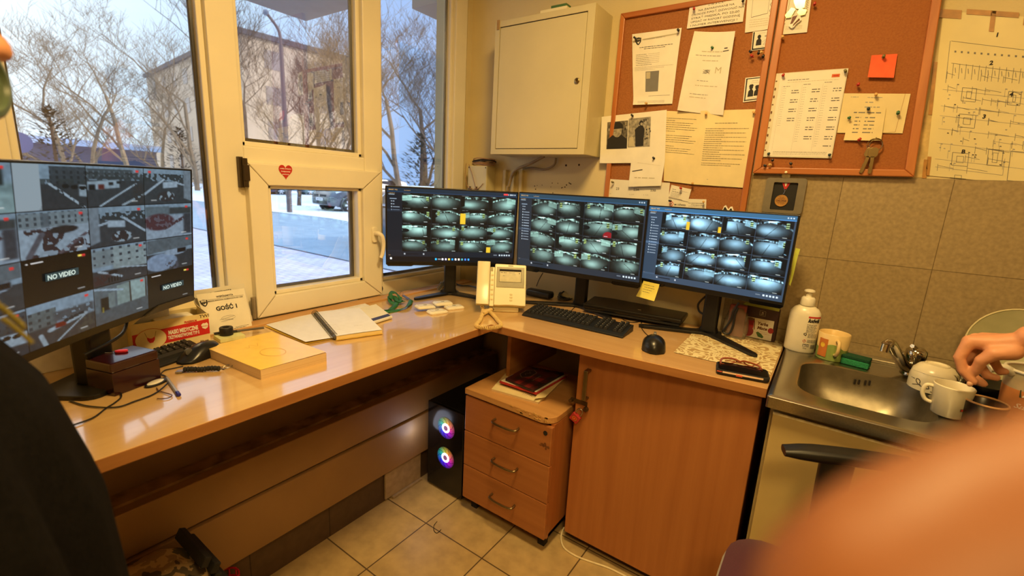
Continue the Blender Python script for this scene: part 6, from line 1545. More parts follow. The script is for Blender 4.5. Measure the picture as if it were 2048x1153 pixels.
# ---- right keyboard and mouse
kc = zq(ZR, (1043, 634), (1247, 679))
a, b_ = az_(ZR, 1043, 632), az_(ZR, 1245, 678)
x = (b_ - a); x.z = 0; LK = x.length; x.normalize(); y = V((-x.y, x.x, 0))
back = az_(ZR + .02, 1080, 614); DK = (back - a).dot(y)
print('KB', LK, DK)
keyboard('black keyboard lying in front of the middle monitor', basis(a, x, y, (0, 0, 1)), LK, max(.12, min(.17, DK)), cols=22)
_, MM = mouse('black wired mouse on the right wing in front of the bluish monitor', az_(ZR, 1307, 696), az_(ZR, 1308, 680) - az_(ZR, 1306, 705), 1.36)
cord('thin black cord of the right mouse running back under the monitor', [az_(ZR + .0022, *q) for q in ((1310, 681), (1293, 669), (1283, 656), (1283, 645))] + [az_(ZR + .006, 1286, 636)], .0015)
cord('black cord forming a shallow loop below the dark flat case', [az_(ZR + .0022, *q) for q in ((1243, 632), (1247, 640), (1262, 645), (1277, 644), (1286, 641))], .0015)
cord('keyboard cord peeking out behind the right keyboard', [az_(ZR + .0022, *q) for q in ((1140, 627), (1146, 618), (1155, 613), (1166, 613))], .0015)
# ---- closed dark laptop-like case behind the middle
lp = thing('flat_case', 'dark flat closed case with a small silver mark between two monitors', 'laptop')
Zt = ZR + .045
tq = [az_(Zt, *q) for q in ((1166, 607), (1188, 592), (1384, 618), (1363, 640))]
m = MB(); m.loft([[(p.x, p.y, z) for p in tq] for z in (ZR + .024, Zt)]); m.build('lid', mat('case_black', (18, 17, 17), .3), lp, bev=.006)
cc_ = sum(tq, V()) / 4
m = MB(); m.loft([[(cc_.x + (p.x - cc_.x) * .97, cc_.y + (p.y - cc_.y) * .95, z) for p in tq] for z in (ZR + .0125, ZR + .0235)]); m.build('lower_shell', blk_m, lp, bev=.003)
q = az_(Zt + .0004, 1279, 620); MB().prism([(q.x + a_, q.y + b_, Zt + .0003) for a_, b_ in rrect(.014, .010, .003, 3)], (0, 0, .0004)).build('mark', mat('silver_mark', (190, 176, 140), .3, metal=.5), lp)
# ---- power adapter and cable bundle
pa_ = thing('power_adapter', 'black oblong power adapter on the desk behind the intercom', 'power adapter')
a, b_ = az_(ZR + .018, 1056, 583), az_(ZR + .018, 1104, 592)
d = (b_ - a); dn = d.normalized(); MB().loft([[a + d * t + V((0, 0, -.018)) + V((-dn.y, dn.x, 0)) * (y_ * k) + V((0, 0, .0185 + z_ * k)) for y_, z_ in rrect(.055, .034, .012, 4)] for t, k in ((0, .7), (.05, 1), (.95, 1), (1, .7))]).build('adapter_body', blk, pa_, smooth=True)
cbn = thing('cable_bundle', 'tangle of black cables on the desk left of the middle monitor stand', 'cables')
rr = random.Random(12)
for k in range(7):
    pts = [az_(ZR + .004 + .004 * k, 1118 + rr.uniform(-4, 4), 596 + rr.uniform(-6, 6)), az_(ZR + .012 + .03 * rr.random(), 1121 + rr.uniform(-3, 6), 578 + rr.uniform(-6, 6)), az_(ZR + .03, 1138 + rr.uniform(-6, 8), 572 + rr.uniform(-4, 6)), az_(ZR + .012, 1150 + rr.uniform(-6, 4), 586 + rr.uniform(-6, 6)), az_(ZR + .004, 1136 + rr.uniform(-8, 8), 600 + rr.uniform(-3, 3))]
    MB().tube(spline(pts + [pts[0]], 6), .0035, 6).build('cable', blk, cbn, smooth=True)
MB().box((-.026, -.02, 0), (.026, .02, .045), M=Matrix.Translation(az_(ZR, 1136, 592)) @ Matrix.Rotation(.1, 4, 'Z')).build('plug_block', blk_m, cbn, bev=.003)
cord('black cable rising from the power adapter to the middle monitor', [az_(ZR + .02, 1072, 575), ay_(1.86, 1078, 560), ay_(1.86, 1086, 546)], .0022)
cord('black cable arching over the power adapter', [az_(ZR + .028, 1052, 571), az_(ZR + .034, 1085, 567), az_(ZR + .030, 1098, 576), az_(ZR + .02, 1120, 586)], .0028)
cord('black monitor cable curving down beside the bluish monitor stand', [ay_(1.90, 1411, 593), ay_(1.90, 1397, 608), ay_(1.90, 1398, 622), ay_(1.89, 1408, 630)], .004)
cord('black cables lying behind the first monitor stand in the corner', [az_(ZT + .004, *q) for q in ((900, 562), (920, 571), (938, 572), (955, 576))], .004)
pg_ = thing('video_plug', 'grey video connector plug leaning by the first monitor stand', 'plug')
q = az_(ZD + .03, 882, 573); m = MB(); m.box((-.012, -.008, -.022), (.012, .008, .022)); m.tube([(0, 0, .022), (0, 0, .038)], .005, 8); m.build('plug_body', mat('plug_grey', (92, 94, 98), .35), pg_, bev=.002); m = MB(); m.tube([(-.008, -.009, -.02), (-.008, -.009, .014)], .002, 6); m.tube([(.008, -.009, -.02), (.008, -.009, .014)], .002, 6); m.build('thumb_screw', steel, pg_); pg_.location = q + V((0, 0, .0)); pg_.rotation_euler = (.3, .5, .8)
# ---- flowered place mat
pm_m = None
def mat_lace():
    M = bpy.data.materials.new('lace_pattern'); M.use_nodes = True; nt = M.node_tree; N = nt.nodes; Lk = nt.links; b = N['Principled BSDF']
    tc = N.new('ShaderNodeTexCoord'); nz = N.new('ShaderNodeTexNoise'); nz.inputs['Scale'].default_value = 11; Lk.new(tc.outputs['Object'], nz.inputs['Vector'])
    mx = N.new('ShaderNodeMix'); mx.data_type = 'RGBA'; mx.blend_type = 'ADD'; mx.inputs[0].default_value = .10; Lk.new(tc.outputs['Object'], mx.inputs[6]); Lk.new(nz.outputs['Color'], mx.inputs[7])
    vo = N.new('ShaderNodeTexVoronoi'); vo.feature = 'DISTANCE_TO_EDGE'; vo.inputs['Scale'].default_value = 19; Lk.new(mx.outputs[2], vo.inputs['Vector'])
    v2 = N.new('ShaderNodeTexVoronoi'); v2.inputs['Scale'].default_value = 19; Lk.new(mx.outputs[2], v2.inputs['Vector'])
    ma = N.new('ShaderNodeMath'); ma.operation = 'MULTIPLY'; ma.inputs[1].default_value = 24; Lk.new(v2.outputs['Distance'], ma.inputs[0])
    si = N.new('ShaderNodeMath'); si.operation = 'SINE'; Lk.new(ma.outputs[0], si.inputs[0])
    g1 = N.new('ShaderNodeMath'); g1.operation = 'GREATER_THAN'; g1.inputs[1].default_value = .35; Lk.new(si.outputs[0], g1.inputs[0])
    g2 = N.new('ShaderNodeMath'); g2.operation = 'LESS_THAN'; g2.inputs[1].default_value = .07; Lk.new(vo.outputs['Distance'], g2.inputs[0])
    mm = N.new('ShaderNodeMath'); mm.operation = 'MAXIMUM'; Lk.new(g1.outputs[0], mm.inputs[0]); Lk.new(g2.outputs[0], mm.inputs[1])
    cm = N.new('ShaderNodeMix'); cm.data_type = 'RGBA'; cm.inputs[6].default_value = (*lin((186, 156, 104)), 1); cm.inputs[7].default_value = (*lin((236, 222, 176)), 1); Lk.new(mm.outputs[0], cm.inputs[0]); Lk.new(cm.outputs[2], b.inputs['Base Color']); b.inputs['Roughness'].default_value = .5
    return M
pq = zq(ZT + .0022, (1347, 705), (1386, 664), (1580, 690), (1541, 766)); pq[1] = az_(ZT + .0022, 1389, 664)
cx = -.080
S = Sheet([az_(ZT + .002, 1387, 664), V((cx - .002, az_(ZT, 1560, 650).y, ZT + .002)), V((cx - .002, az_(ZT, 1543, 752).y, ZT + .002)), az_(ZT + .002, 1347, 705)], nu=6, nv=6).base(mat_lace())
o = S.build('place_mat'); tag(o, 'beige place mat with curly flower pattern at the end of the desk', 'place mat')
# ---- phone in a case, glasses
zp = ZT + .003
ph_t = thing('smartphone', 'black smartphone in a worn case lying at the desk corner', 'phone')
tq = [az_(zp + .016, *q) for q in ((1433, 737), (1440, 721), (1545, 741), (1541, 757))]
x = (tq[3] - tq[0]); x.z = 0; LP = x.length; x.normalize(); y = V((-x.y, x.x, 0)); DP = .078
PM = basis(V((tq[0].x, tq[0].y, zp)) - y * .004, x, y, (0, 0, 1))
m = MB(); m.loft([[(LP / 2 + a_ * k, DP / 2 + b_ * k, z) for a_, b_ in rrect(LP, DP, .012, 5)] for k, z in ((.96, 0), (1, .003), (1, .013), (.97, .0155))], M=PM); m.build('case', blk_m, ph_t, smooth=True)
m = MB(); m.prism([PM @ V((LP / 2 + a_ * .93, DP / 2 + b_ * .92, .0157)) for a_, b_ in rrect(LP, DP, .010, 5)], (0, 0, .001)); m.build('screen', blk_g, ph_t)
m = MB(); m.box((.018, -.0008, .007), (LP - .018, .0, .012), M=PM); m.build('side_trim', mat('side_cream', (236, 206, 176), .35), ph_t); m = MB(); m.box((.055, -.0014, .004), (.072, -.0006, .009), M=PM); m.box((.002, -.0004, .008), (.016, .0004, .011), M=PM); m.build('side_button', mat('side_red', (214, 96, 70), .4), ph_t)
gt = thing('eyeglasses', 'folded brown-rimmed eyeglasses lying behind the smartphone', 'eyeglasses')
gb_ = mat('glasses_brown', (150, 76, 44), .2, alpha=.92)
zg = ZT + .018
P = lambda px, py, h=0.0: az_(zg + h, px, py)
m = MB(); top = spline([P(1441, 728, .004), P(1444, 718, .010), P(1460, 717, .012), P(1474, 721, .010), P(1480, 724, .008), P(1487, 723, .010), P(1500, 726, .010), P(1516, 732, .008), P(1524, 740, .004)], 6); m.tube(top, .0032, 7); 
low = spline([P(1441, 728, .004), P(1448, 728, .0), P(1462, 727, 0), P(1474, 724, .004)], 6); m.tube(low, .0019, 6); low = spline([P(1487, 725, .004), P(1496, 731, 0), P(1512, 738, 0), P(1524, 740, .004)], 6); m.tube(low, .0019, 6)
m.build('rim', gb_, gt, smooth=True)
m = MB(); m.tube(spline([P(1441, 728, .004), P(1470, 730, -.008), P(1500, 733, -.010), P(1520, 726, .002)], 8), .0015, 6); m.build('temple', gb_, gt, smooth=True); m = MB(); m.tube(spline([P(1524, 740, .004), P(1508, 734, -.004), P(1470, 724, -.008), P(1450, 722, -.006)], 8), .0015, 6); m.build('temple', gb_, gt, smooth=True)
# ---- carton of yerba mate and things behind the monitor stand
ym = thing('tea_carton', 'dark carton of yerba mate tea with a fruit picture by the tiled wall', 'carton')
bl_, br_ = az_(ZT + .003, 1485, 672), az_(ZT + .003, 1541, 684)
x = br_ - bl_; x.z = 0; Wc = x.length; x.normalize(); y = V((-x.y, x.x, 0)); ny = V((x.y, -x.x, 0))
top_ = onplane(bl_, ny, 1491, 611); Hy = min(.16, max(.08, top_.z - ZT - .003))
YM = basis(V((bl_.x, bl_.y, ZT + .003)), x, y, (0, 0, 1))
x1_ = Wc * 1.12
MB().box((0, 0, 0), (x1_, .055, Hy), M=YM).build('carton_body', mat('carton_dark', (58, 26, 24), .5, var=.1), ym, bev=.0015)
S = Sheet([YM @ V((0, -.0002, Hy)), YM @ V((x1_, -.0002, Hy)), YM @ V((x1_, -.0002, 0)), YM @ V((0, -.0002, 0))], lift=.0003)
S.rect(.02, .34, .90, .985, paper)
S.poly(circle(.16, .60, .14, .20, 18), mat('fruit_red', (168, 40, 44), .4), 2); S.rect(.05, .40, .29, .60, mat('fruit_red', ()), 2); S.poly(circle(.17, .40, .12, .05, 16), 'n', 3); S.poly(circle(.15, .80, .17, .17, 18), mat('fruit_plum', (150, 52, 60), .4), 3); S.line([(.28, .36), (.32, .56), (.33, .72)], .003, 'n', 3)
S.poly([(.40, .80), (.46, .76), (.58, .82), (.66, .90), (.62, .95), (.48, .92)], mat('leaf_green', (72, 110, 60), .5), 2); S.poly(circle(.84, .66, .09, .09, 12), mat('fruit_red', ()), 2)
S.text(.40, .54, .012, 'Yerba', 'n', 'l', .04, .2, 2, width=S.w * .34); S.text(.41, .68, .012, 'Mate', 'n', 'l', .04, .2, 2, width=S.w * .32); S.words(.52, .80, .75, .0014, 'r'); S.words(.48, .82, .80, .0014, 'r')
S.line([(.42, .08), (.60, .09), (.60, .24), (.42, .23), (.42, .08)], .0008, 'c'); S.words(.45, .57, .19, .002, 'c'); S.poly([(.47, .13), (.51, .12), (.55, .14), (.51, .17)], 'c')
S.build('printed_front', ym)
gn = zq(ZT + .003 + Hy + .003, (1486, 610), (1496, 604), (1560, 617), (1558, 625))
S = Sheet(gn, nu=4, nv=2, bow=lambda u, v: .002 + .003 * sin(3 * u)).base(mat('note_green', ())); tag(S.build('paper_slip'), 'yellow-green paper slip lying on top of the dark tea carton', 'paper')
bgp = thing('plastic_bag', 'crumpled clear bag with a pink pack behind the monitor stand', 'bag')
q = V((-.245, 1.90, ZT + .003))
m = MB(); m.loft([[(x_ * k, y_ * k, z) for x_, y_ in rrect(.085, .05, .02, 4)] for k, z in ((.9, 0), (1.05, .03), (1, .06), (.8, .095), (.5, .12))]); o = m.build('bag_film', mat('bag_film', (150, 140, 122), .25, alpha=.45), bgp, smooth=True); dm = o.modifiers.new('d', 'DISPLACE'); tx = bpy.data.textures.new('crumple', 'CLOUDS'); tx.noise_scale = .02; dm.texture = tx; dm.strength = .012
MB().box((-.03, -.012, .004), (.028, .012, .128)).build('pink_pack', mat('pack_pink', (150, 70, 66), .5), bgp, bev=.004); bgp.location = q
cord('bunch of black cable hanging behind the monitor stand by the tea carton', [ay_(1.87, *q_) for q_ in ((1478, 606), (1468, 622), (1462, 640), (1452, 655), (1446, 664), (1458, 668), (1466, 652), (1470, 632), (1476, 616))], .004)
# ---- books on the drawer unit
zb = .5752
t = thing('paper_pile', 'stack of yellowed papers on the drawer unit under the books', 'papers')
q = [az_(zb + .012, *p) for p in ((983, 777), (1012, 745), (1134, 752), (1077, 804))]
m = MB(); m.loft([[(p.x, p.y, z) for p in q] for z in (zb, zb + .008)]); m.build('page_block', mat('page_block', ()), t)
S = Sheet(q, nu=4, nv=4, bow=lambda u, v: -.003 + .003 * u * v).base(paper_y)
for k in range(8): S.words(.08, .8, .62 + .035 * k, .0016, 'l')
S.build('top_sheet', t)
q2 = [az_(zb + .016, *p) for p in ((1068, 800), (1098, 758), (1137, 752), (1090, 797))]
S = Sheet(q2, nu=4, nv=4, bow=lambda u, v: .003 + .004 * v * u).base(paper_y); S.build('bent_sheet', t)
rb_ = thing('red_notebook', 'red-covered notebook below the plaid notebook on the drawer unit', 'notebook')
zr = zb + .0205
q = [az_(zr + .008, *p) for p in ((999, 763), (1050, 736), (1134, 752), (1073, 787))]
m = MB(); m.loft([[(p.x, p.y, z) for p in q] for z in (zr, zr + .008)]); m.build('cover', mat('cover_red', (176, 36, 36), .4), rb_, bev=.001)
m = MB(); c_ = sum(q, V()) / 4; m.loft([[(c_.x + (p.x - c_.x) * .95, c_.y + (p.y - c_.y) * .95, z) for p in q] for z in (zr + .0082, zr + .0105)]); m.build('page_block', paper, rb_)
pb_ = thing('plaid_notebook', 'dark plaid notebook with silver hexagon emblem, topmost on the drawer unit', 'notebook')
zr2 = zr + .0108
q = [az_(zr2 + .010, *p) for p in ((1011, 758), (1056, 733), (1128, 746), (1066, 781))]
m = MB(); m.loft([[(p.x, p.y, z) for p in q] for z in (zr2, zr2 + .010)]); m.build('cover', mat('plaid_dark', (44, 30, 32), .55), pb_, bev=.0015)
S = Sheet([p + V((0, 0, .0004)) for p in q], nu=1, nv=1, lift=.0003)
pr = mat('plaid_red', (128, 40, 40), .55); pm_ = mat('plaid_mid', (76, 30, 32), .55)
for a_ in (.0, .34, .68): S.rect(a_, 0, a_ + .17, 1, pm_, 1); S.rect(0, a_, 1, a_ + .17, pm_, 1)
for a_ in (.0, .34, .68):
    for b_ in (.0, .34, .68): S.rect(a_, b_, a_ + .17, b_ + .17, pr if a_ < .6 and b_ > .3 else pm_, 2)
S.poly([(.30, .30), (.44, .14), (.70, .14), (.82, .30), (.70, .46), (.44, .46)], mat('plaid_dark', ()), 3)
hx = [(.30, .30), (.44, .14), (.70, .14), (.82, .30), (.70, .46), (.44, .46), (.30, .30)]
S.line(hx, .0014, mat('silver_mark', (190, 176, 140), .3), 4); S.line([(.45, .32), (.52, .24), (.6, .34), (.68, .26)], .001, mat('silver_mark', ()), 4)
S.text(.30, .70, .008, 'Oxford', 'c', 'l', .01, .2, 4) if False else S.line([(.30 + .02 * i, .64 + .03 * ((i * 3) % 4) / 3) for i in range(16)], .0014, mat('silver_mark', ()), 4)
S.build('emblem', pb_)
# ---- white cable and bent wire on the floor
cord('white cable running over the floor from under the cupboard', [az_(.0035, *q_) for q_ in ((1128, 1056), (1122, 1075), (1128, 1096), (1150, 1112), (1180, 1124), (1215, 1136), (1250, 1153), (1280, 1172))], .0035, mat('cable_white', (236, 222, 184), .45), 'floor_cable', 'cable')
cord('thin hooked black wire on the floor tiles', [az_(.0015 + (.02 if k == 0 else 0), *q_) for k, q_ in enumerate(((874, 1044), (868, 1052), (868, 1062), (874, 1067), (882, 1060)))], .0014, blk, 'wire_hook', 'wire')
# ---- camouflage bag
bgt = thing('camouflage_bag', 'camouflage bag with black scalloped edging on the floor under the desk', 'bag')
def camo():
    M = mat('camo_base', (150, 128, 92), .9, scale=9, c2=(96, 84, 58)); nt = M.node_tree; N = nt.nodes; Lk = nt.links; b = N['Principled BSDF']
    tc = N.new('ShaderNodeTexCoord'); nz = N.new('ShaderNodeTexNoise'); nz.inputs['Scale'].default_value = 14; nz.inputs['Detail'].default_value = 3; Lk.new(tc.outputs['Object'], nz.inputs['Vector'])
    cr = N.new('ShaderNodeValToRGB'); cr.color_ramp.interpolation = 'CONSTANT'
    cols = [(0, (26, 24, 22)), (.43, (74, 62, 44)), (.50, (150, 124, 84)), (.56, (186, 158, 112)), (.62, (96, 90, 60))]
    while len(cr.color_ramp.elements) < 5: cr.color_ramp.elements.new(.5)
    for e, (p_, c_) in zip(cr.color_ramp.elements, cols): e.position = p_; e.color = (*lin(c_), 1)
    Lk.new(nz.outputs['Fac'], cr.inputs[0]); Lk.new(cr.outputs[0], b.inputs['Base Color']); return M
cmo = camo()
bc_ = V((-1.275, .262, 0)); tp_ = ad_(1, 345, 1082)
m = MB(); m.loft([[(x_ * kx, y_ * kx, z) for x_, y_ in rrect(.20, .32, .06, 6)] for kx, z in ((.85, 0), (1, .03), (1.05, .16), (1.02, .28), (.88, .36), (.55, .395), (.15, .40))]); o = m.build('bag_body', cmo, bgt, smooth=True); dm = o.modifiers.new('d', 'DISPLACE'); tx = bpy.data.textures.new('folds', 'CLOUDS'); tx.noise_scale = .10; dm.texture = tx; dm.strength = .03
m = MB()
for k in range(11):
    a_ = k / 10; p = V((.0, .130 + .032 * min(1, a_ * 3) + .010 * (k % 2), .395 - .33 * a_)); m.box((-.085, -.006, -.0145), (.085, .012, .0145), M=Matrix.Translation(p) @ Matrix.Rotation(-.5, 4, 'X'))
m.build('scalloped_edge', blk_m, bgt, bev=.003)
bgt.location = bc_
rk = thing('plastic_basket', 'red plastic basket corner beside the camouflage bag', 'basket')
q = az_(.14, 452, 1150); m = MB()
for k in range(5): m.tube([(.035 * cos(t), .035 * sin(t), .02 + .028 * k) for t in [2 * pi * i / 20 for i in range(20)]], .003, 6, closed=True)
for k in range(10): t = 2 * pi * k / 10; m.tube([(.035 * cos(t), .035 * sin(t), 0), (.035 * cos(t), .035 * sin(t), .135)], .0025, 6)
m.lathe([(.035, 0), (.035, .003)], 20); m.build('basket_mesh', mat('red_plastic', (206, 40, 56), .4), rk, smooth=True); rk.location = (q.x, q.y, 0)
# ================================================================== things round the sink
def vtop(base, px, py):
    d = _ray(px, py); return CAMZ + math.hypot(base[0], base[1]) / math.hypot(d[0], d[1]) * d[2]
def mperpx(p):
    c = RM @ (np.array(p) - CAM); return c[2] / FPX
ZK = ZS + .0006
# dish soap
b = az_(ZK, 1598, 696); b.y = min(b.y, 1.885)
bt_h = vtop(b, 1612, 578) - ZK; r_ = 27 * mperpx((b.x, b.y, 1.0))
so = thing('soap_bottle', 'white dish soap bottle with red-striped label by the sink', 'bottle'); so.location = b
hb = bt_h
m = MB(); m.lathe([(r_ * .92, 0), (r_, .006), (r_ * 1.0, hb * .58), (r_ * .96, hb * .64), (r_ * .78, hb * .70), (r_ * .52, hb * .735), (r_ * .42, hb * .745)], 32, sx=1, sy=.72); m.build('bottle_body', mat('soap_white', (238, 230, 206), .3, var=.02), so, smooth=True)
m = MB(); m.lathe([(r_ * .46, hb * .745), (r_ * .48, hb * .76), (r_ * .44, hb * .86), (r_ * .34, hb * .88)], 24); m.build('collar', white_p, so, smooth=True)
m = MB(); m.lathe([(r_ * .20, hb * .88), (r_ * .20, hb * .955), (r_ * .36, hb * .965), (r_ * .34, hb * .985), (r_ * .18, hb)], 20); m.build('push_cap', white_p, so, smooth=True)
# curved label printed on the bottle's right half
class Curved(Sheet):
    def __init__(s, cx, r, sy, z0, z1, a0, a1):
        s.P = None; s.c = (cx, r, sy, z0, z1, a0, a1); s.mb = MB(); s.mats = []; s.lift = .0004; s.bow = None
        s.w = r * abs(a1 - a0) * .9; s.h = z1 - z0; s.nu = s.nv = 8
        s.N = V((cos((a0 + a1) / 2), sin((a0 + a1) / 2), 0)); s.U = V((0, 0, 1)).cross(s.N); s.D = V((0, 0, -1))
    def pt(s, u, v, e=0.0):
        cx, r, sy, z0, z1, a0, a1 = s.c; a = a0 + (a1 - a0) * u; q = r + .0003 + e
        return V((q * cos(a), q * sy * sin(a), z1 + (z0 - z1) * v))
    def rect(s, u0, v0, u1, v1, c, e=1.0, n=8):
        return Sheet.rect(s, u0, v0, u1, v1, c, e, n)
    def text(s, u, v, h, st, c='k', align='l', bold=0.0, italic=0.0, e=1.2, width=None, rot=0.0):
        vs, fs, w = text_geom(st, bold, italic); sz = h / .7; sx = sz if width is None else width / max(w, 1e-6)
        dx = {'l': 0, 'c': -w * sx / 2, 'r': -w * sx}[align]
        s.mb.add([s.pt(u + (x * sx + dx) / s.w, v - y * sz / s.h, s.lift * e) for x, y in vs], fs, s.m(ink(c))); return s
    def build(s, name, parent=None):
        return s.mb.build(name, s.mats, parent, fix=True)
va = math.atan2(-b.y, -b.x)
S = Curved(0, r_ * 1.0, .72, hb * .06, hb * .60, va - .05, va + 1.25)
S.rect(.22, .0, 1, .045, 'r'); S.text(.22, .17, .013, 'ludwik', 'k', 'l', .05, .3, 2, width=S.w * .72)
for k in range(9): S.words(.22, .8 - .05 * (k % 3), .24 + .03 * k, .0016, 'g')
S.text(.12, .565, .008, 'Q', 'k', 'l', .03, 0, 2)
for k in range(5): S.words(.34, .92, .52 + .026 * k, .0014, 'g')
S.line([(.14, .74), (.22, .69), (.30, .74), (.22, .79), (.14, .74)], .0012, 'r', 2); S.text(.20, .755, .005, '!', 'k', 'l', .02, 0, 2)
for k in range(4): S.words(.36, .92, .70 + .024 * k, .0014, 'g')
S.rect(.18, .83, .50, .91, 'k', 1, 6); S.text(.2, .90, .006, 'ECO', 'f', 'l', .03, 0, 3)
for k in range(9): S.rect(.60 + .035 * k, .84, .60 + .035 * k + .018, .96, 'm', 1, 2)
S.text(.20, .97, .004, '450g', 'm', 'l')
S.build('label', so)
# cream and green mug
b = az_(ZK, 1660, 714); b.y = min(b.y, 1.865); hh = vtop(b, 1664, 668) - ZK + .006; r_ = 27 * mperpx((b.x, b.y, .93))
def cup_profile(r0, r1, h, t=.0035): return [(r0 * .88, 0), (r0, .004), (r1, h - .002), (r1 - t * .5, h), (r1 - t, h - .002), (r0 - t, .008), (.002, .006)]
mg = thing('mug', 'cream and green mug with an orange panel beside the soap bottle', 'mug'); mg.location = b
m = MB(); m.lathe(cup_profile(r_ * .94, r_, hh), 32); m.build('mug_body', mat('mug_cream', (236, 206, 142), .3, var=.03), mg, smooth=True)
va = math.atan2(-b.y, -b.x)
m = MB(); 
rings = []
for k in range(7):
    z = .001 + hh * .52 * k / 6; q = r_ * .94 + (r_ * .06) * z / hh + .0005
    rings.append([(q * cos(2 * pi * i / 32), q * sin(2 * pi * i / 32), z + (.010 * sin(3 * 2 * pi * i / 32) if k == 6 else 0)) for i in range(32)])
m.loft(rings, caps=False); m.build('green_band', mat('mug_green', (150, 172, 92), .3, var=.1, scale=30), mg, smooth=True)
S = Curved(0, r_ * .985, 1, hh * .12, hh * .80, va - .95, va - .30); S.rect(0, 0, 1, 1, mat('mug_orange', (204, 120, 50), .35)); S.poly(circle(.5, .35, .25, .14, 12), 'y', 2); S.build('panel', mg)
ha = va + .25; hx = V((cos(ha), sin(ha), 0))
m = MB(); m.tube(spline([hx * (r_ * .95) + V((0, 0, hh * .80)), hx * (r_ + .020) + V((0, 0, hh * .80)), hx * (r_ + .026) + V((0, 0, hh * .55)), hx * (r_ + .016) + V((0, 0, hh * .32)), hx * (r_ * .95) + V((0, 0, hh * .26))], 6), .0055, 9); m.build('handle', mat('mug_cream', ()), mg, smooth=True)
# sponge
b = az_(ZK, 1710, 731)
b.y = min(b.y, 1.84)
sp_ = thing('sponge', 'green kitchen sponge with dark scouring side on the sink rim', 'sponge'); sp_.location = b; sp_.rotation_euler = (0, 0, rad(-12))
m = MB(); m.box((-.038, -.022, 0), (.038, .022, .022)); m.build('sponge_foam', mat('sponge_green', (44, 142, 92), .95, var=.15, scale=300, bump=.4, bscale=300), sp_, bev=.004)
m = MB(); m.box((-.038, -.022, .0222), (.038, .022, .032)); m.build('scouring_pad', mat('pad_green', (18, 76, 48), .95, var=.2, scale=400, bump=.5, bscale=500), sp_, bev=.002)
# faucet
chrome = mat('chrome', (196, 190, 176), .12, metal=1.0, var=.02)
fb = az_(ZK, 1822, 749); fb.y = min(1.880, max(1.84, fb.y))
fc = thing('faucet', 'chrome single-lever faucet with spout swung to the left over the basin', 'faucet'); fc.location = fb
hf = vtop(fb, 1838, 694) - ZK
tipw = ay_(fb.y - .14, 1772, 690); tip = tipw - fb
m = MB(); m.lathe([(.030, 0), (.030, .006), (.026, .012), (.025, hf * .55), (.028, hf * .62), (.027, hf * .85), (.018, hf * .95), (.004, hf * .97)], 28); m.build('faucet_body', chrome, fc, smooth=True)
pts = spline([V((0, -.005, .020)), V((tip.x * .30, tip.y * .30, .035)), V((tip.x * .62, tip.y * .62, tip.z * .70)), V((tip.x * .86, tip.y * .86, tip.z * 1.02)), V((tip.x, tip.y, tip.z * .98))], 7)
m = MB(); n_p = len(pts); m.tube(pts, [.018 - .005 * i / n_p for i in range(n_p)], 14); m.tube([V(tip) + V((0, 0, 0)), V(tip) + V((-.002, -.006, -.022))], .0125, 14); m.build('spout', chrome, fc, smooth=True)
m = MB(); m.tube(spline([V((0, 0, hf * .90)), V((-.010, -.016, hf * 1.0)), V((-.018, -.028, hf * 1.05))], 5), .006, 8); m.build('lever', chrome, fc, smooth=True)
m = MB(); m.lathe([(.006, 0), (.006, .001)], 12, M=basis((.004, -.0285, hf * .72), (1, 0, 0), (0, 0, 1), (0, -1, 0))); m.build('lever_mark', dark, fc)
# upside-down cup with a swirl
white_c = mat('cup_white', (238, 228, 200), .25, var=.02)
b = az_(ZK, 1862, 778); hh = vtop(b, 1866, 727) - ZK; r_ = 38 * mperpx((b.x, b.y, .92))
uc = thing('upturned_cup', 'white cup standing upside down with grey swirl, behind the white mug', 'cup'); uc.location = b
m = MB(); m.lathe([(r_ - .003, 0), (r_, 0), (r_ * 1.0, hh * .45), (r_ * .92, hh * .72), (r_ * .70, hh * .92), (r_ * .52, hh * .965), (r_ * .50, hh), (r_ * .42, hh), (r_ * .40, hh * .96), (.002, hh * .955)], 36, cap0=False); m.build('cup_body', white_c, uc, smooth=True)
va = math.atan2(-b.y, -b.x)
S = Curved(0, r_, 1, .0, hh * .72, va - 1.0, va + .6); S.line([(.20 + .34 * (i / 24) + .12 * cos(i * .36), .62 - .25 * sin(i * .30) * (1 - i / 40)) for i in range(25)], .0022, 'm'); S.line([(.1 + .05 * i, .80 - .03 * i) for i in range(6)], .0018, 'm'); S.words(.62, .85, .88, .002, 'g'); S.words(.0, .15, .45, .002, 'g'); S.line([(0, .06), (.5, .04), (1, .06)], .0008, 'l'); S.build('swirl', uc)
# clear glass
cg = glass_mat('tumbler_glass', (.90, .89, .84), 1.6)
b = az_(ZK, 1902, 785); hh = vtop(b, 1902, 742) - ZK; r_ = 29 * mperpx((b.x, b.y, .92))
gs = thing('drinking_glass', 'clear drinking glass between the upturned cup and the white mug', 'glass'); gs.location = b
m = MB(); m.lathe([(r_ * .8, 0), (r_ * .84, .004), (r_, hh), (r_ - .002, hh), (r_ * .84 - .003, .010), (.002, .009)], 32); m.build('glass_body', cg, gs, smooth=True)
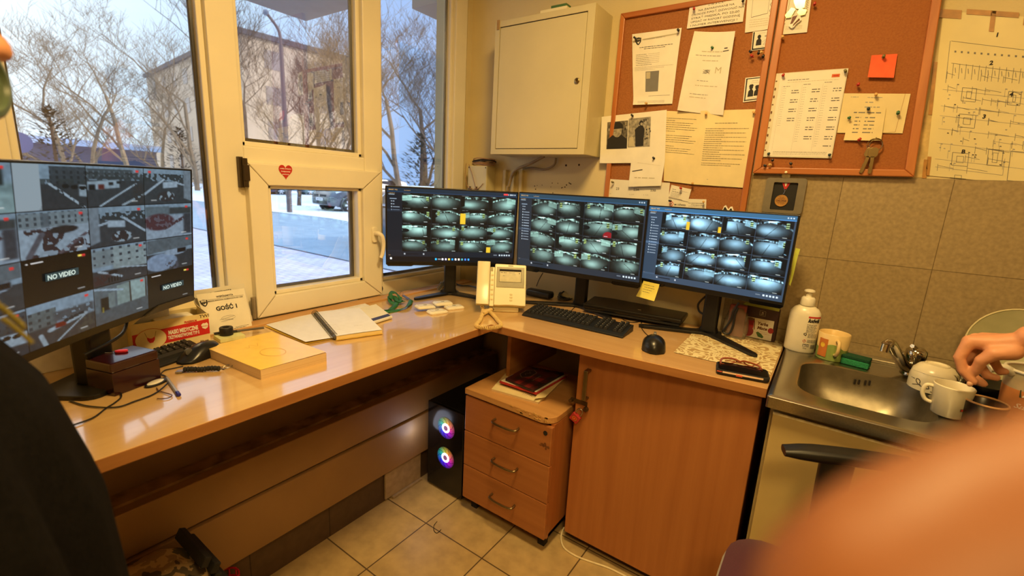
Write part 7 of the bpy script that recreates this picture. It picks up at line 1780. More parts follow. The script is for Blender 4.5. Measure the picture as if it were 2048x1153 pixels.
# white mug in front
b = az_(ZK, 1893, 830); hh = vtop(b, 1904, 774) - ZK + .006; r_ = 30 * mperpx((b.x, b.y, .92))
wm_ = thing('mug', 'tall plain white mug nearest the camera on the sink top', 'mug'); wm_.location = b
m = MB(); m.lathe(cup_profile(r_ * .86, r_ * 1.06, hh, .004), 36); m.build('mug_body', white_c, wm_, smooth=True)
va = math.atan2(-b.y, -b.x); ha = va - 1.35; hx = V((cos(ha), sin(ha), 0))
m = MB(); m.tube(spline([hx * (r_ * .98) + V((0, 0, hh * .84)), hx * (r_ + .014) + V((0, 0, hh * .82)), hx * (r_ + .018) + V((0, 0, hh * .58)), hx * (r_ + .010) + V((0, 0, hh * .36)), hx * (r_ * .92) + V((0, 0, hh * .30))], 6), .005, 9); m.build('handle', white_c, wm_, smooth=True)
S = Curved(0, r_ * .95, 1, hh * .28, hh * .42, va + .62, va + .95); S.rect(0, .1, 1, .7, 'n'); S.rect(.15, .25, .45, .55, 'r', 2); S.build('small_mark', wm_)
# dark mug with pale rim
b = az_(ZK, 1958, 850); hh = vtop(b, 1964, 801) - ZK; r_ = 34 * mperpx((b.x, b.y, .93))
dm_ = thing('mug', 'dark brown mug with a pale rim right of the white mug', 'mug'); dm_.location = b
m = MB(); m.lathe(cup_profile(r_ * .85, r_, hh - .002, .004), 36); m.build('mug_body', mat('mug_dark', (40, 26, 20), .3), dm_, smooth=True)
m = MB(); m.tube([(r_ * cos(t) * .965, r_ * sin(t) * .965, hh - .001) for t in [2 * pi * i / 36 for i in range(36)]], .0026, 8, closed=True); m.build('rim', mat('rim_tan', (206, 160, 110), .35), dm_, smooth=True)
# clear tub with orange label
b = az_(ZK, 2060, 838); hh = vtop(b, 2065, 738) - ZK; r_ = 52 * mperpx((b.x, b.y, .93))
tb_ = thing('food_tub', 'round tub with clear top and orange lower half labelled Alesto', 'tub'); tb_.location = b
m = MB(); m.lathe([(r_ * .9, 0), (r_ * .94, .004), (r_, hh * .62)], 36, cap1=False); m.build('lower_label', mat('tub_orange', (206, 132, 72), .5, var=.08, scale=20), tb_, smooth=True)
m = MB(); m.lathe([(r_, hh * .62), (r_ * 1.03, hh * .97)], 36, cap0=False, cap1=False); m.build('clear_wall', mat('tub_clear', (196, 184, 150), .3, alpha=.75), tb_, smooth=True)
m = MB(); m.tube([(r_ * 1.03 * cos(t), r_ * 1.03 * sin(t), hh * .97) for t in [2 * pi * i / 40 for i in range(40)]], .004, 8, closed=True); m.build('tub_rim', white_p, tb_, smooth=True)
va = math.atan2(-b.y, -b.x)
S = Curved(0, r_ * 1.005, 1, hh * .15, hh * .72, va - .55, va + .7); S.poly([(.08, .14), (.95, .10), (.95, .42), (.10, .40)], mat('label_green', (50, 60, 34), .5)); S.text(.16, .36, .016, 'Alesto', 'f', 'l', .02, .15, 2); S.text(.03, .78, .013, 'Sm', 'f', 'l', 0, .4, 2); S.line([(.14 + .05 * i, .74 + .03 * (i % 2)) for i in range(14)], .0016, 'f', 2); S.build('label', tb_)
q = V((cos(va - .9), sin(va - .9), 0)) * r_
m = MB(); m.tube(spline([q + V((0, 0, hh * .90)), q * 1.35 + V((0, 0, hh * .98)), q * 1.75 + V((0, 0, hh * .92))], 5), [.012] * 5 + [.010] * 6, 8); m.build('pull_tab', white_p, tb_, smooth=True)
# dark bowl and rag behind
b = az_(ZK, 1950, 775)
b.y = min(b.y, 1.83)
db = thing('dark_bowl', 'dark smoked glass bowl at the back of the sink top under the hand', 'bowl'); db.location = b
m = MB(); m.lathe([(.03, 0), (.045, .004), (.070, .034), (.072, .036), (.066, .034), (.042, .008), (.002, .006)], 32); m.build('bowl_body', mat('smoked', (34, 30, 26), .12, alpha=.9), db, smooth=True)
# plate against the tiles
pcn = V((.503, 1.93, .98)); rp = .116
plt = thing('plate', 'large pale plate leaning upright against the wall tiles', 'plate')
m = MB(); m.lathe([(.002, .006), (rp * .60, .006), (rp * .66, .012), (rp * .97, .030), (rp, .032), (rp, .034), (rp * .95, .033), (rp * .66, .016), (.002, .010)], 48, cap0=False, cap1=False); m.build('plate_body', mat('plate_pale', (186, 182, 140), .25, var=.03), plt, smooth=True)
tl = .16
plt.location = (pcn.x, 1.955 - rp * sin(tl) * .5, ZS + .014 + rp * cos(tl) * .985)
MB().tube([(rp * .99 * cos(t), rp * .99 * sin(t), .0335) for t in [2 * pi * i / 48 for i in range(48)]], .0022, 6, closed=True).build('plate_rim', mat('plate_edge', (226, 216, 170), .3), plt, smooth=True)
plt.rotation_euler = (rad(90) - tl, 0, 0)
# ================================================================== outdoors
pave = tiles('paving', (0, 1), (.20, .10), (0, 0), (196, 192, 206), (184, 180, 196), (146, 142, 156), .8, .05, .2, 3, offset=.5)
asph = mat('asphalt', (148, 164, 174), .85, c2=(132, 148, 158), scale=2.5, bump=.2, bscale=60)
snow = mat('snow', (246, 248, 250), .7, c2=(228, 232, 240), scale=1.2, bump=.3, bscale=4)
X0o = -1.92
struct('outside_paving', MB().box((-60, -30, -.1), (X0o, 4.80, -.005)), pave, 'lavender grey block paving outside the window')
struct('outside_kerb', MB().box((-60, 4.80, -.1), (X0o, 4.84, .004)), mat('kerb_dark', (54, 58, 66), .8), 'thin dark drain line along the road')
struct('outside_road', MB().box((-60, 4.84, -.1), (X0o, 9.75, -.012)), asph, 'wet grey asphalt road outside')
m = MB(); nn = 60
rr = random.Random(4)
m.grid(lambda u, v: V((-110 + 108 * u, 9.75 + (60) * v - (.5 * rr.random() if v == 0 else 0), .02 + .05 * rr.random() + (0 if v else -.03))), nn, 24)
struct('outside_snow', m, snow, 'snow-covered verge and parking beyond the road', smooth=True)
struct('outside_ground', MB().box((-160, -80, -.3), (X0o, 90, -.11)), mat('far_ground', (190, 190, 196), .9), 'ground outside')
# overhangs and side wall of the building itself
conc = mat('concrete', (150, 138, 124), .85, var=.06, scale=4)
struct('ceiling_overhang', MB().box((-3.70, -4, 2.60), (-1.91, 2.29, 2.85)), conc, 'underside of the flat canopy over the window')
struct('wall_side', MB().box((-2.71, 2.84, 0), (-1.70, 3.1, 4)).box((-2.71, 2.50, 2.60), (-1.91, 2.84, 4)), conc, 'projecting plaster wall right of the window outside')
# house block
house = thing('apartment_building', 'long beige flat-roofed apartment block behind the bare trees', 'building')
hc = V((-45, 21.7, 0)); B_ = Matrix.Translation(hc) @ Matrix.Rotation(rad(-6), 4, 'Z')
wallm = mat('block_wall', (200, 172, 140), .9, var=.05, scale=.6)
MB().box((-34, 0, 0), (0, 10.2, 13.3), M=B_).build('wall', wallm, house)
MB().box((-34.3, -.3, 13.3), (.3, 10.5, 13.75), M=B_).build('roof', mat('roof_dark', (96, 90, 90), .9), house)
gw = mat('far_window', (150, 132, 118), .3)
for j in range(4):
    for i in range(7): MB().box((-31 + 4.4 * i, -.04, 1.6 + 3.1 * j), (-29.4 + 4.4 * i, .02, 3.2 + 3.1 * j), M=B_).build('window', gw, house)
    for i in range(2): MB().box((-.02, 1.8 + 4.6 * i, 1.6 + 3.1 * j), (.04, 3.4 + 4.6 * i, 3.2 + 3.1 * j), M=B_).build('window', gw, house)
for i in range(3): MB().box((-26 + 10 * i, 3, 13.75), (-25 + 10 * i, 4, 14.7), M=B_).build('chimney', wallm, house)
low = thing('low_building', 'low dark building with a long roof at the far left outside', 'building')
MB().box((-70, -14, 0), (-62, 20, 3.2)).build('wall', mat('low_wall', (92, 96, 112), .9), low); MB().box((-70.6, -14.5, 3.2), (-61.4, 20.5, 3.8)).build('roof', mat('snow_roof', (214, 222, 234), .8), low)
# bare trees
def tree_mesh(seed, H, spread=.55, levels=5, trunk=.16, fork=.28, nchild=(3, 4)):
    r = random.Random(seed); m = MB()
    def grow(p, d, L, rad_, lev):
        n = 3 if lev > 1 else 4; pts = [p]; rs = [rad_]; q = p.copy(); dd = d.copy()
        for i in range(n):
            dd = (dd + V((r.uniform(-1, 1), r.uniform(-1, 1), r.uniform(-.3, .7))) * (.12 if lev == 0 else .20)).normalized(); q = q + dd * (L / n); pts.append(q.copy()); rs.append(rad_ * (1 - .42 * (i + 1) / n))
        m.tube(pts, rs, 5 if lev < 2 else 3, caps=False)
        if lev >= levels: return
        k = r.randint(*nchild) + (1 if lev > 1 else 0)
        for j in range(k):
            t = r.uniform(fork if lev == 0 else .25, 1.0) if j else 1.0
            idx = t * n; i0 = min(n - 1, int(idx)); b = pts[i0].lerp(pts[i0 + 1], idx - i0); rb = rs[i0] * .68
            ax = V((r.uniform(-1, 1), r.uniform(-1, 1), r.uniform(-.2, .5))).normalized(); nd = (dd * (1 - spread) + ax * spread + V((0, 0, .16))).normalized()
            grow(b, nd, L * r.uniform(.52, .78), max(rb * .8, .006), lev + 1)
    grow(V((0, 0, 0)), V((0, 0, 1)), H * .42, trunk, 0)
    return m
bark = mat('bark', (92, 74, 60), .9, var=.2, scale=3); bark2 = mat('bark_pale', (120, 98, 76), .9, var=.2, scale=3)
TM = [tree_mesh(1, 11, .50, 5, .17, .28, (4, 4)).build('bare_tree', bark, smooth=False), tree_mesh(5, 12, .56, 5, .15, .2).build('bare_tree', bark2), tree_mesh(9, 10, .60, 5, .14, .12, (4, 4)).build('bare_tree', bark)]
def gpx(px, dist):
    d = _ray(px, 380); h = math.hypot(d[0], d[1]); return V((d[0] / h * dist, d[1] / h * dist, 0))
spots = [(499, 27, 0, 13, .3, 'tall bare tree left in the middle light, trunk near the mullion'), (575, 36, 1, 10.5, 2., 'pale bare tree in front of the apartment block, behind the lamp post'), (634, 30, 1, 11, 1.1, 'bare tree in the middle light with light forked limbs'), (597, 24.4, 0, 8, 4., 'bare tree whose trunk stands in the snow behind the road'), (678, 24, 0, 9.8, 5.2, 'bare tree close to the right edge of the middle light'), (706, 33, 2, 11, .9, 'bare tree farther off at the right edge of the middle light'),
         (800, 22, 1, 10, 2.9, 'pale bare tree at the left side of the right-hand light'), (850, 27, 2, 11.5, 3.7, 'bare tree in the middle of the right-hand light'), (893, 20, 0, 8.5, 1.9, 'bare tree by the outside wall in the right-hand light'), (140, 40, 2, 9.6, .2, 'wide bushy bare tree in the left-hand light'), (190, 46, 2, 10.4, 2.2, 'bare tree just right of the bushy one in the left-hand light'), (262, 50, 1, 14, 3.3, 'tall pale bare tree before the block end in the left-hand light'), (395, 40, 1, 12, 4.4, 'bare tree at the right edge of the left-hand light'), (330, 58, 2, 11, 1.2, 'distant bare tree between two taller ones in the left-hand light')]
first = [True] * 3
for (px, ds, k, s, rz, lab) in spots:
    o = TM[k] if first[k] else TM[k].copy()
    if not first[k]: COL.objects.link(o)
    first[k] = False
    o.location = gpx(px, ds); o.rotation_euler = (0, 0, rz); o.scale = (s / max(v_.co.z for v_ in o.data.vertices),) * 3
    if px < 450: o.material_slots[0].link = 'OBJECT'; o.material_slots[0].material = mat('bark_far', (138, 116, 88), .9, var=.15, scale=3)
    tag(o, lab, 'tree', 'bare trees outside the window')
def shrub(px, ds, w_, h_, lab, c=(40, 48, 44)):
    m = MB(); r = random.Random(px)
    for k in range(900):
        a, e, q = r.uniform(0, 2 * pi), r.uniform(0, 1), r.random() ** .5; z = h_ * e; R_ = w_ * (1 - e) ** .7 * q
        p = V((R_ * cos(a), R_ * sin(a), z)); d = V((cos(a), sin(a), r.uniform(-.2, .6))) * (.12 + .05 * h_) ; s = V((-sin(a), cos(a), 0)) * .07
        m.add([p - s, p + s, p + d], [(0, 1, 2)])
    t = thing('conifer', lab, 'tree'); m.build('foliage', mat('conifer_dark', c, .9, var=.3), t, fix=False); MB().lathe([(.10, 0), (.05, h_ * .9)], 8).build('trunk', bark, t); t.location = gpx(px, ds)
shrub(122, 34, 2.2, 4.2, 'dark conifer behind the bushy tree in the left-hand light'); shrub(370, 44, 2.5, 4.5, 'dark conifer at the foot of the apartment block'); shrub(842, 26, 2.4, 4.0, 'dark evergreen shrub low in the right-hand light'); shrub(48, 50, 2.0, 3.0, 'small dark conifer at the far left outside')
# street lamp
slp = thing('street_lamp', 'tall street lamp with a long curved arm among the trees', 'street lamp')
p0 = gpx(577, 20); d = _ray(525, 24); hh = 20 / math.hypot(d[0], d[1]); tipl = V((d[0] * hh, d[1] * hh, CAMZ + d[2] * hh)) - p0
lm_ = mat('lamp_pole', (110, 92, 84), .6)
MB().tube([(0, 0, 0), (0, 0, 3), (0, 0, tipl.z - 1.0)], [.10, .09, .07], 10).build('pole', lm_, slp, smooth=True)
MB().tube(spline([(0, 0, tipl.z - 1.0), (tipl.x * .1, tipl.y * .1, tipl.z - .5), (tipl.x * .7, tipl.y * .7, tipl.z - .05)], 6), .05, 8).build('arm', lm_, slp, smooth=True)
MB().loft([[V((tipl.x * t, tipl.y * t, tipl.z)) + V((0, 0, z * k)) + V((-tipl.y, tipl.x, 0)).normalized() * (y * k) for y, z in rrect(.30, .16, .06, 3)] for t, k in ((.62, .4), (.72, 1), (.92, .9), (1.0, .4))]).build('lamp_head', mat('lamp_grey', (120, 124, 130), .5), slp, smooth=True)
slp.location = p0
rs = thing('road_sign', 'round road sign seen from behind at the far left outside', 'road sign'); q = ad_(30, 37, 285); MB().lathe([(.45, 0), (.45, .03)], 24, M=basis((0, 0, q.z), (0, 1, 0), (0, 0, 1), (1, 0, 0))).build('sign_disc', mat('sign_back', (70, 80, 116), .6), rs); MB().tube([(-.03, 0, 0), (-.03, 0, q.z + .4)], .035, 8).build('sign_post', lm_, rs); rs.location = (q.x, q.y, 0)
# cars
def car(label, c, snowy=False, van=False):
    t = thing('parked_car', label, 'car'); pm = mat('car_' + '_'.join(map(str, c)), c, .22, var=.02, coat=.6)
    Ls, Wd = 4.3, 1.76; roof = 1.50
    prof = [(-2.10, .42, .86), (-2.12, .70, .9), (-2.05, 1.0, .96), (-1.85, 1.40, .80), (-1.5, roof, .72), (.25, roof, .70), (.55, roof - .08, .72), (1.20, 1.06, .92), (1.75, .98, .92), (2.05, .84, .86), (2.16, .62, .82), (2.14, .34, .80), (1.9, .24, .84), (-1.9, .24, .86)]
    up_ = [(x, z, w) for x, z, w in prof]
    m = MB()
    # body cross-sections along the length
    st_ = [(-2.14, .40, .74, .74, .80), (-2.08, .28, 1.0, 1.02, .86), (-1.6, .24, 1.02, 1.03, .88), (-.6, .22, 1.00, 1.02, .88), (.6, .22, .99, 1.02, .88), (1.2, .22, .98, 1.05, .88), (1.65, .24, .92, 1.00, .87), (1.98, .27, .80, .90, .82), (2.12, .30, .66, .74, .72), (2.17, .38, .58, .62, .58)]
    rings = []
    for x, zb, zs, zt, w in st_:
        rings.append([V((x, y, z)) for y, z in ((-w * .92, zb), (-w, zb + .14), (-w * 1.0, zs * .72), (-w * .93, zs), (-w * .55, zt), (0, zt + .015), (w * .55, zt), (w * .93, zs), (w, zs * .72), (w, zb + .14), (w * .92, zb), (0, zb))])
    m.loft(rings); bd_ = m.build('body', pm, t, smooth=True)
    m = MB(); cab = [(-2.0, 1.0, .80, 1.02), (-1.75, 1.42, .70, 1.02), (-1.4, roof, .66, 1.02), (.2, roof + .02, .66, 1.02), (.5, roof - .06, .68, 1.02), (1.18, 1.06, .76, 1.02)]
    m.loft([[V((x, -w * 1.12, zb)), V((x, -w * 1.1, zb + (z - zb) * .2)), V((x, -w, zb + (z - zb) * .85)), V((x, -w * .8, z)), V((x, w * .8, z)), V((x, w, zb + (z - zb) * .85)), V((x, w * 1.1, zb + (z - zb) * .2)), V((x, w * 1.12, zb))] for x, z, w, zb in cab]); cb_ = m.build('cabin', snow if snowy else pm, t, smooth=True)
    gl = mat('car_glass', (36, 42, 52), .08)
    m = MB(); m.add([(.53, -.60, roof - .10), (.53, .60, roof - .10), (1.16, .72, 1.085), (1.16, -.72, 1.085)], [(0, 1, 2, 3)], M=Matrix.Translation((.012, 0, .012)))
    for s in (-1, 1): m.add([(-1.5, s * .755, 1.08), (.85, s * .790, 1.08), (.40, s * .700, 1.40), (-1.45, s * .700, 1.40)], [(0, 1, 2, 3)], M=Matrix.Translation((0, s * .045, 0)))
    m.build('glazing', gl, t, fix=False)
    for x in (-1.32, 1.34):
        for s in (-1, 1):
            m = MB(); B2 = basis((x, s * .80, .315), (1, 0, 0), (0, 0, 1), (0, s, 0)); m.lathe([(.20, -.12), (.30, -.12), (.315, -.09), (.315, .06), (.30, .085), (.21, .09)], 28, M=B2); w_ = m.build('wheel', blk_m, t, smooth=True)
            m = MB(); m.lathe([(.045, .085), (.205, .080), (.21, .06), (.03, .06)], 24, M=B2, cap0=False, cap1=False)
            for k in range(6):
                a = 2 * pi * k / 6; m.prism([B2 @ V(p_) for p_ in ((.03 * cos(a + 1.2), .03 * sin(a + 1.2), .09), (.205 * cos(a + .2), .205 * sin(a + .2), .092), (.205 * cos(a - .2), .205 * sin(a - .2), .092), (.03 * cos(a - 1.2), .03 * sin(a - 1.2), .09))], (0, s * .006, 0))
            m.build('rim', mat('alloy', (206, 212, 220), .3, metal=.6), w_, smooth=False)
            m = MB(); m.lathe([(.36, -.02), (.40, .02), (.405, .075), (.36, .085), (.33, .07)], 28, M=basis((x, s * .80, .345), (1, 0, 0), (0, 0, 1), (0, s, 0)), cap0=False, cap1=False); m.build('wheel_arch', mat('arch_dark', (44, 46, 50), .6), w_, smooth=True)
    for s in (-1, 1):
        m = MB(); m.loft([[V((2.03, s * .50, .70 + z)), V((2.03, s * .62, .72 + z)), V((1.86, s * .80, .80 + z)), V((1.60, s * .86, .90 + z)), V((1.74, s * .70, .90 + z)), V((1.96, s * .52, .82 + z))] for z in (-.01, .055)]); m.build('headlight', mat('lamp_glass', (226, 236, 244), .1), t, smooth=True)
        m = MB(); m.lathe([(.05, 0), (.065, .02), (.01, .03)], 14, M=basis((2.10, s * .60, .46), (0, 1, 0), (0, 0, 1), (1, 0, 0))); m.build('fog_light', dark, t)
        MB().box((.78, s * .90 - .06, 1.00), (.94, s * .90 + .06, 1.14)).build('mirror', pm, t, bev=.02)
    m = MB(); m.box((2.10, -.46, .62), (2.165, .46, .72)); m.box((2.10, -.56, .33), (2.175, .56, .45)); m.build('grille', blk, t, bev=.01)
    m = MB(); m.lathe([(.05, 0), (.05, .015), (.02, .02)], 16, M=basis((2.165, 0, .67), (0, 1, 0), (0, 0, 1), (1, 0, 0))); m.build('badge', chrome, t)
    m = MB(); m.box((2.17, -.26, .47), (2.185, .26, .58)); pl_ = m.build('number_plate', mat('plate_white', (236, 238, 240), .4), t)
    m = MB()
    for k, (a, b) in enumerate(((-.20, -.15), (-.13, -.08), (-.04, 0), (.02, .07), (.09, .13), (.15, .20))): m.box((2.185, a, .50), (2.187, b, .55))
    m.build('plate_marks', mat('plate_ink', (60, 64, 80), .5), pl_)
    return t
c1 = car('grey car parked nose towards the road on the snow', (88, 92, 98))
hd = math.atan2(-.994, -.063); w0 = az_(0, 697, 426)
fw = V((cos(hd), sin(hd), 0)); lf_ = V((-fw.y, fw.x, 0)); c1.location = w0 - fw * 1.34 - lf_ * .80; c1.rotation_euler = (0, 0, hd)
c2_ = car('dark blue car parked behind the tree trunk, seen from the side', (30, 36, 70)); p = az_(0, 623, 391); c2_.rotation_euler = (0, 0, rad(80)); c2_.location = p + V((0, 1.0, 0))
c3_ = dup(c2_, az_(0, 548, 390) + V((0, -1.2, 0)), rad(78), 'dark blue car farther left in the row behind the snow')
c4_ = car('car with a snowy roof standing on the road by the right-hand light', (70, 76, 86), snowy=True); c4_.location = (-7.0, 6.9, -.012); c4_.rotation_euler = (0, 0, rad(170)); c4_.scale = (.9, .9, .88)
# world
W = bpy.data.worlds.new('sky'); scene.world = W; W.use_nodes = True; nt = W.node_tree; N = nt.nodes; Lk = nt.links
bg = N['Background']; tc = N.new('ShaderNodeTexCoord'); sp = N.new('ShaderNodeSeparateXYZ'); Lk.new(tc.outputs['Generated'], sp.inputs[0])
g = N.new('ShaderNodeVectorMath'); g.operation = 'DOT_PRODUCT'; g.inputs[1].default_value = (-.80, -.45, .25); Lk.new(tc.outputs['Generated'], g.inputs[0])
cr = N.new('ShaderNodeValToRGB'); els = [(.0, (.30, .46, .80)), (.40, (.36, .58, 1.0)), (.60, (.66, .88, 1.12)), (.78, (1.0, 1.12, 1.2)), (1, (1.15, 1.2, 1.2))]
while len(cr.color_ramp.elements) < 5: cr.color_ramp.elements.new(.5)
for e, (p_, c_) in zip(cr.color_ramp.elements, els): e.position = p_; e.color = (*c_, 1)
mr = N.new('ShaderNodeMapRange'); mr.inputs[1].default_value = 0.0; mr.inputs[2].default_value = 1.0; Lk.new(g.outputs['Value'], mr.inputs[0]); Lk.new(mr.outputs[0], cr.inputs[0])
m5 = N.new('ShaderNodeMapRange'); m5.inputs[1].default_value = .34; m5.inputs[2].default_value = .62; m5.inputs[3].default_value = 1.0; m5.inputs[4].default_value = 2.6; Lk.new(sp.outputs[2], m5.inputs[0])
v5 = N.new('ShaderNodeVectorMath'); v5.operation = 'SCALE'; Lk.new(cr.outputs[0], v5.inputs[0]); Lk.new(m5.outputs[0], v5.inputs['Scale']); Lk.new(v5.outputs[0], bg.inputs['Color']); bg.inputs['Strength'].default_value = 1.4
sun = bpy.data.lights.new('low_sun', 'SUN'); sun.energy = 3.6; sun.angle = .2; sun.color = (1, .93, .85); so_ = bpy.data.objects.new('low_sun', sun); COL.objects.link(so_); so_.rotation_euler = V((-.75, -.55, -.42)).to_track_quat('-Z', 'Y').to_euler()
# things on the wall behind that only the panes mirror
def mirror_pt(px, py, xw=XE - .004):
    d = _ray(px, py); t1 = (XW - .045 - CAM[0]) / d[0]; p = CAM + d * t1; d2 = np.array([-d[0], d[1], d[2]]); t2 = (xw - p[0]) / d2[0]; return V(p + d2 * t2)
cal = thing('wall_calendar', 'three-month wall calendar on the opposite wall, seen mirrored in the left pane', 'calendar')
a, b = mirror_pt(209, 128), mirror_pt(328, 330); yy0, yy1 = a.y, b.y; z1_ = a.z; z0_ = b.z - .12
for k in range(4):
    h_ = (z1_ - z0_) / 4; zt_ = z1_ - h_ * k; S = Sheet([(XE - .003, yy1, zt_), (XE - .003, yy0, zt_), (XE - .003, yy0, zt_ - h_ * (1 if k == 0 else .86)), (XE - .003, yy1, zt_ - h_ * (1 if k == 0 else .86))], nu=1, nv=1).base(mat('calendar_photo', (90, 70, 110), .5, var=.5, scale=8) if k == 0 else paper)
    if k:
        for j in range(5): S.words(.1, .9, .3 + .13 * j, .006, 'g')
    S.build('month_sheet' if k else 'picture_sheet', cal)
MB().box((XE - .0028, min(yy0, yy1), z0_), (XE - .0005, max(yy0, yy1), z1_)).build('backing_card', mat('card_brown', (60, 34, 40), .6), cal)
# ================================================================== people
skin = mat('skin', (214, 150, 112), .5, var=.05, scale=40, bump=.06, bscale=400)
def chain(m, pts, n=14):
    """tapered limb with rounded ends through (point, radius) joints"""
    P = [V(p) for p, r in pts]; R_ = [r for p, r in pts]
    m.tube(P, R_, n)
    for p, r in zip(P, R_): m.ball(p, r, n, 8)
def torso(m, rings, n=20):
    """rings: (centre, half width vector, half depth vector)"""
    m.loft([[V(c) + V(a) * (abs(cos(t)) ** .8 * (1 if cos(t) >= 0 else -1)) + V(b) * (abs(sin(t)) ** .8 * (1 if sin(t) >= 0 else -1)) for t in [2 * pi * i / n for i in range(n)]] for c, a, b in rings])
def skinned(m, name, M, parent=None, vox=.009, it=4, loc=None):
    o = m.build(name, M, parent, smooth=False, fix=True)
    r = o.modifiers.new('remesh', 'REMESH'); r.mode = 'VOXEL'; r.voxel_size = vox; r.use_smooth_shade = True
    s = o.modifiers.new('smooth', 'SMOOTH'); s.iterations = it; s.factor = .5
    return o
def head(m, c, f, s=1.0, side=None):
    """skull, jaw, nose, ears; c centre of the head at eye height, f facing (unit), s scale"""
    f = V(f).normalized(); u_ = V((0, 0, 1)); l_ = u_.cross(f); H = basis(c, l_, f, u_)
    m.ball((0, 0, 0), 1, 18, 12, sc=(.074 * s, .094 * s, .098 * s), M=H @ Matrix.Translation((0, -.012 * s, .025 * s)))
    m.ball((0, 0, 0), 1, 16, 10, sc=(.060 * s, .070 * s, .085 * s), M=H @ Matrix.Translation((0, .018 * s, -.045 * s)))
    m.ball((0, 0, 0), 1, 12, 8, sc=(.030 * s, .024 * s, .024 * s), M=H @ Matrix.Translation((0, .070 * s, -.105 * s)))
    chain(m, [(H @ V((0, .080 * s, .005 * s)), .009 * s), (H @ V((0, .100 * s, -.028 * s)), .013 * s), (H @ V((0, .106 * s, -.036 * s)), .0135 * s)], 10)
    for k in (-1, 1):
        m.ball((0, 0, 0), 1, 10, 6, sc=(.011 * s, .011 * s, .010 * s), M=H @ Matrix.Translation((k * .013 * s, .094 * s, -.040 * s)))
        m.ball((0, 0, 0), 1, 10, 8, sc=(.010 * s, .020 * s, .033 * s), M=H @ Matrix.Translation((k * .076 * s, -.012 * s, -.012 * s)))
        m.ball((0, 0, 0), 1, 10, 6, sc=(.026 * s, .012 * s, .010 * s), M=H @ Matrix.Translation((k * .032 * s, .076 * s, .022 * s)))
    m.ball((0, 0, 0), 1, 12, 6, sc=(.026 * s, .010 * s, .006 * s), M=H @ Matrix.Translation((0, .086 * s, -.066 * s)))
    m.ball((0, 0, 0), 1, 12, 6, sc=(.023 * s, .010 * s, .007 * s), M=H @ Matrix.Translation((0, .084 * s, -.077 * s)))
    return H
def face_bits(H, parent, s=1.0, hairc=(50, 38, 28)):
    for k in (-1, 1):
        o = MB().ball((0, 0, 0), .0125 * s, 14, 10, M=H @ Matrix.Translation((k * .032 * s, .066 * s, .0))).build('eye', mat('eye_white', (232, 226, 214), .2), parent, smooth=True)
        MB().ball((0, 0, 0), .0062 * s, 12, 8, sc=(1, .5, 1), M=H @ Matrix.Translation((k * .032 * s, .0775 * s, .0))).build('iris', mat('iris', (60, 44, 30), .2), o, smooth=True)
    m = MB(); m.ball((0, 0, 0), 1, 20, 12, sc=(.079 * s, .098 * s, .096 * s), M=H @ Matrix.Translation((0, -.022 * s, .036 * s)))
    m.ball((0, 0, 0), 1, 16, 10, sc=(.076 * s, .06 * s, .10 * s), M=H @ Matrix.Translation((0, -.052 * s, -.010 * s)))
    o = skinned(m, 'hair', mat('hair_' + str(hairc[0]), hairc, .7, var=.3, scale=120), parent, .008, 3); return o
def hand(m, w, dirn, palm, s=1.0, curl=(.5, .6, .6, .6), left=False, thumb=.6):
    """relaxed hand from the wrist w; dirn towards the fingers, palm = direction the palm faces"""
    d = V(dirn).normalized(); p = V(palm); p = (p - d * p.dot(d)).normalized(); sd = d.cross(p) * (1 if not left else -1)
    def pt(a, b, c=0.0): return V(w) + d * (a * s) + sd * (b * s) + p * (c * s)
    m.tube([pt(-.005, 0), pt(.03, .002), pt(.07, 0), pt(.092, 0)], [.026 * s, .030 * s, .034 * s, .026 * s], 14); 
    for b in (-.026, 0, .026): chain(m, [(pt(.02, b * .7), .013 * s), (pt(.09, b * 1.15), .0115 * s)], 10)
    Ls = (.042, .047, .043, .034)
    for i, b in enumerate((-.033, -.011, .011, .031)):
        c = curl[i]; q = pt(.092, b); a1 = c; P_ = [(q, .0098 * s)]; ang = 0; L = Ls[i]
        for j, (f_, r_) in enumerate(((1, .0090), (.62, .0082), (.50, .0070))):
            ang += c * (1.0, 1.1, .8)[j]; q = q + (d * cos(ang) + p * sin(ang)) * (L * f_ * s); P_.append((q, r_ * s))
        chain(m, P_, 10)
    q0 = pt(.022, -.026, .006); q1 = pt(.052, -.050, .018 + .012 * thumb); q2 = pt(.080, -.052 + .012 * thumb, .030 + .016 * thumb); q3 = pt(.104, -.046 + .026 * thumb, .036 + .018 * thumb)
    chain(m, [(q0, .014 * s), (q1, .0125 * s), (q2, .0108 * s), (q3, .0088 * s)], 10)
# ---- A: man in a dark jacket at the left edge, drinking
fl = V((0, 1, 0)); noseT = ax_(-.665, 37, 108)
Hc = V((-.665, noseT.y - .1195, noseT.z + .036)); bx_, by_ = -.665, Hc.y - .045
sz_ = 1.0
zsh = ax_(-.50, 30, 618).z - .012
body = MB(); HA = head(body, Hc, fl)
chain(body, [((bx_, by_ + .025, zsh - .05), .058), ((Hc.x, Hc.y - .015, Hc.z - .085), .058)])
torso(body, [((bx_, by_, .86), (.16, 0, 0), (0, .10, 0)), ((bx_, by_, 1.05), (.155, 0, 0), (0, .10, 0)), ((bx_, by_, zsh - .06), (.17, 0, 0), (0, .09, 0)), ((bx_, by_, zsh), (.06, 0, 0), (0, .05, 0))])
RS, LS = V((bx_ + .185, by_ + .012, zsh - .045)), V((bx_ - .185, by_ + .01, zsh - .045))
RE, RW = V((bx_ + .225, by_ + .065, zsh - .31)), V((bx_ + .235, by_ + .16, zsh - .54))
gcen = ax_(-.63, -40, 150)
LE, LW = V((bx_ - .26, by_ + .05, zsh - .25)), V((bx_ - .16, gcen.y - .085, gcen.z - .045))
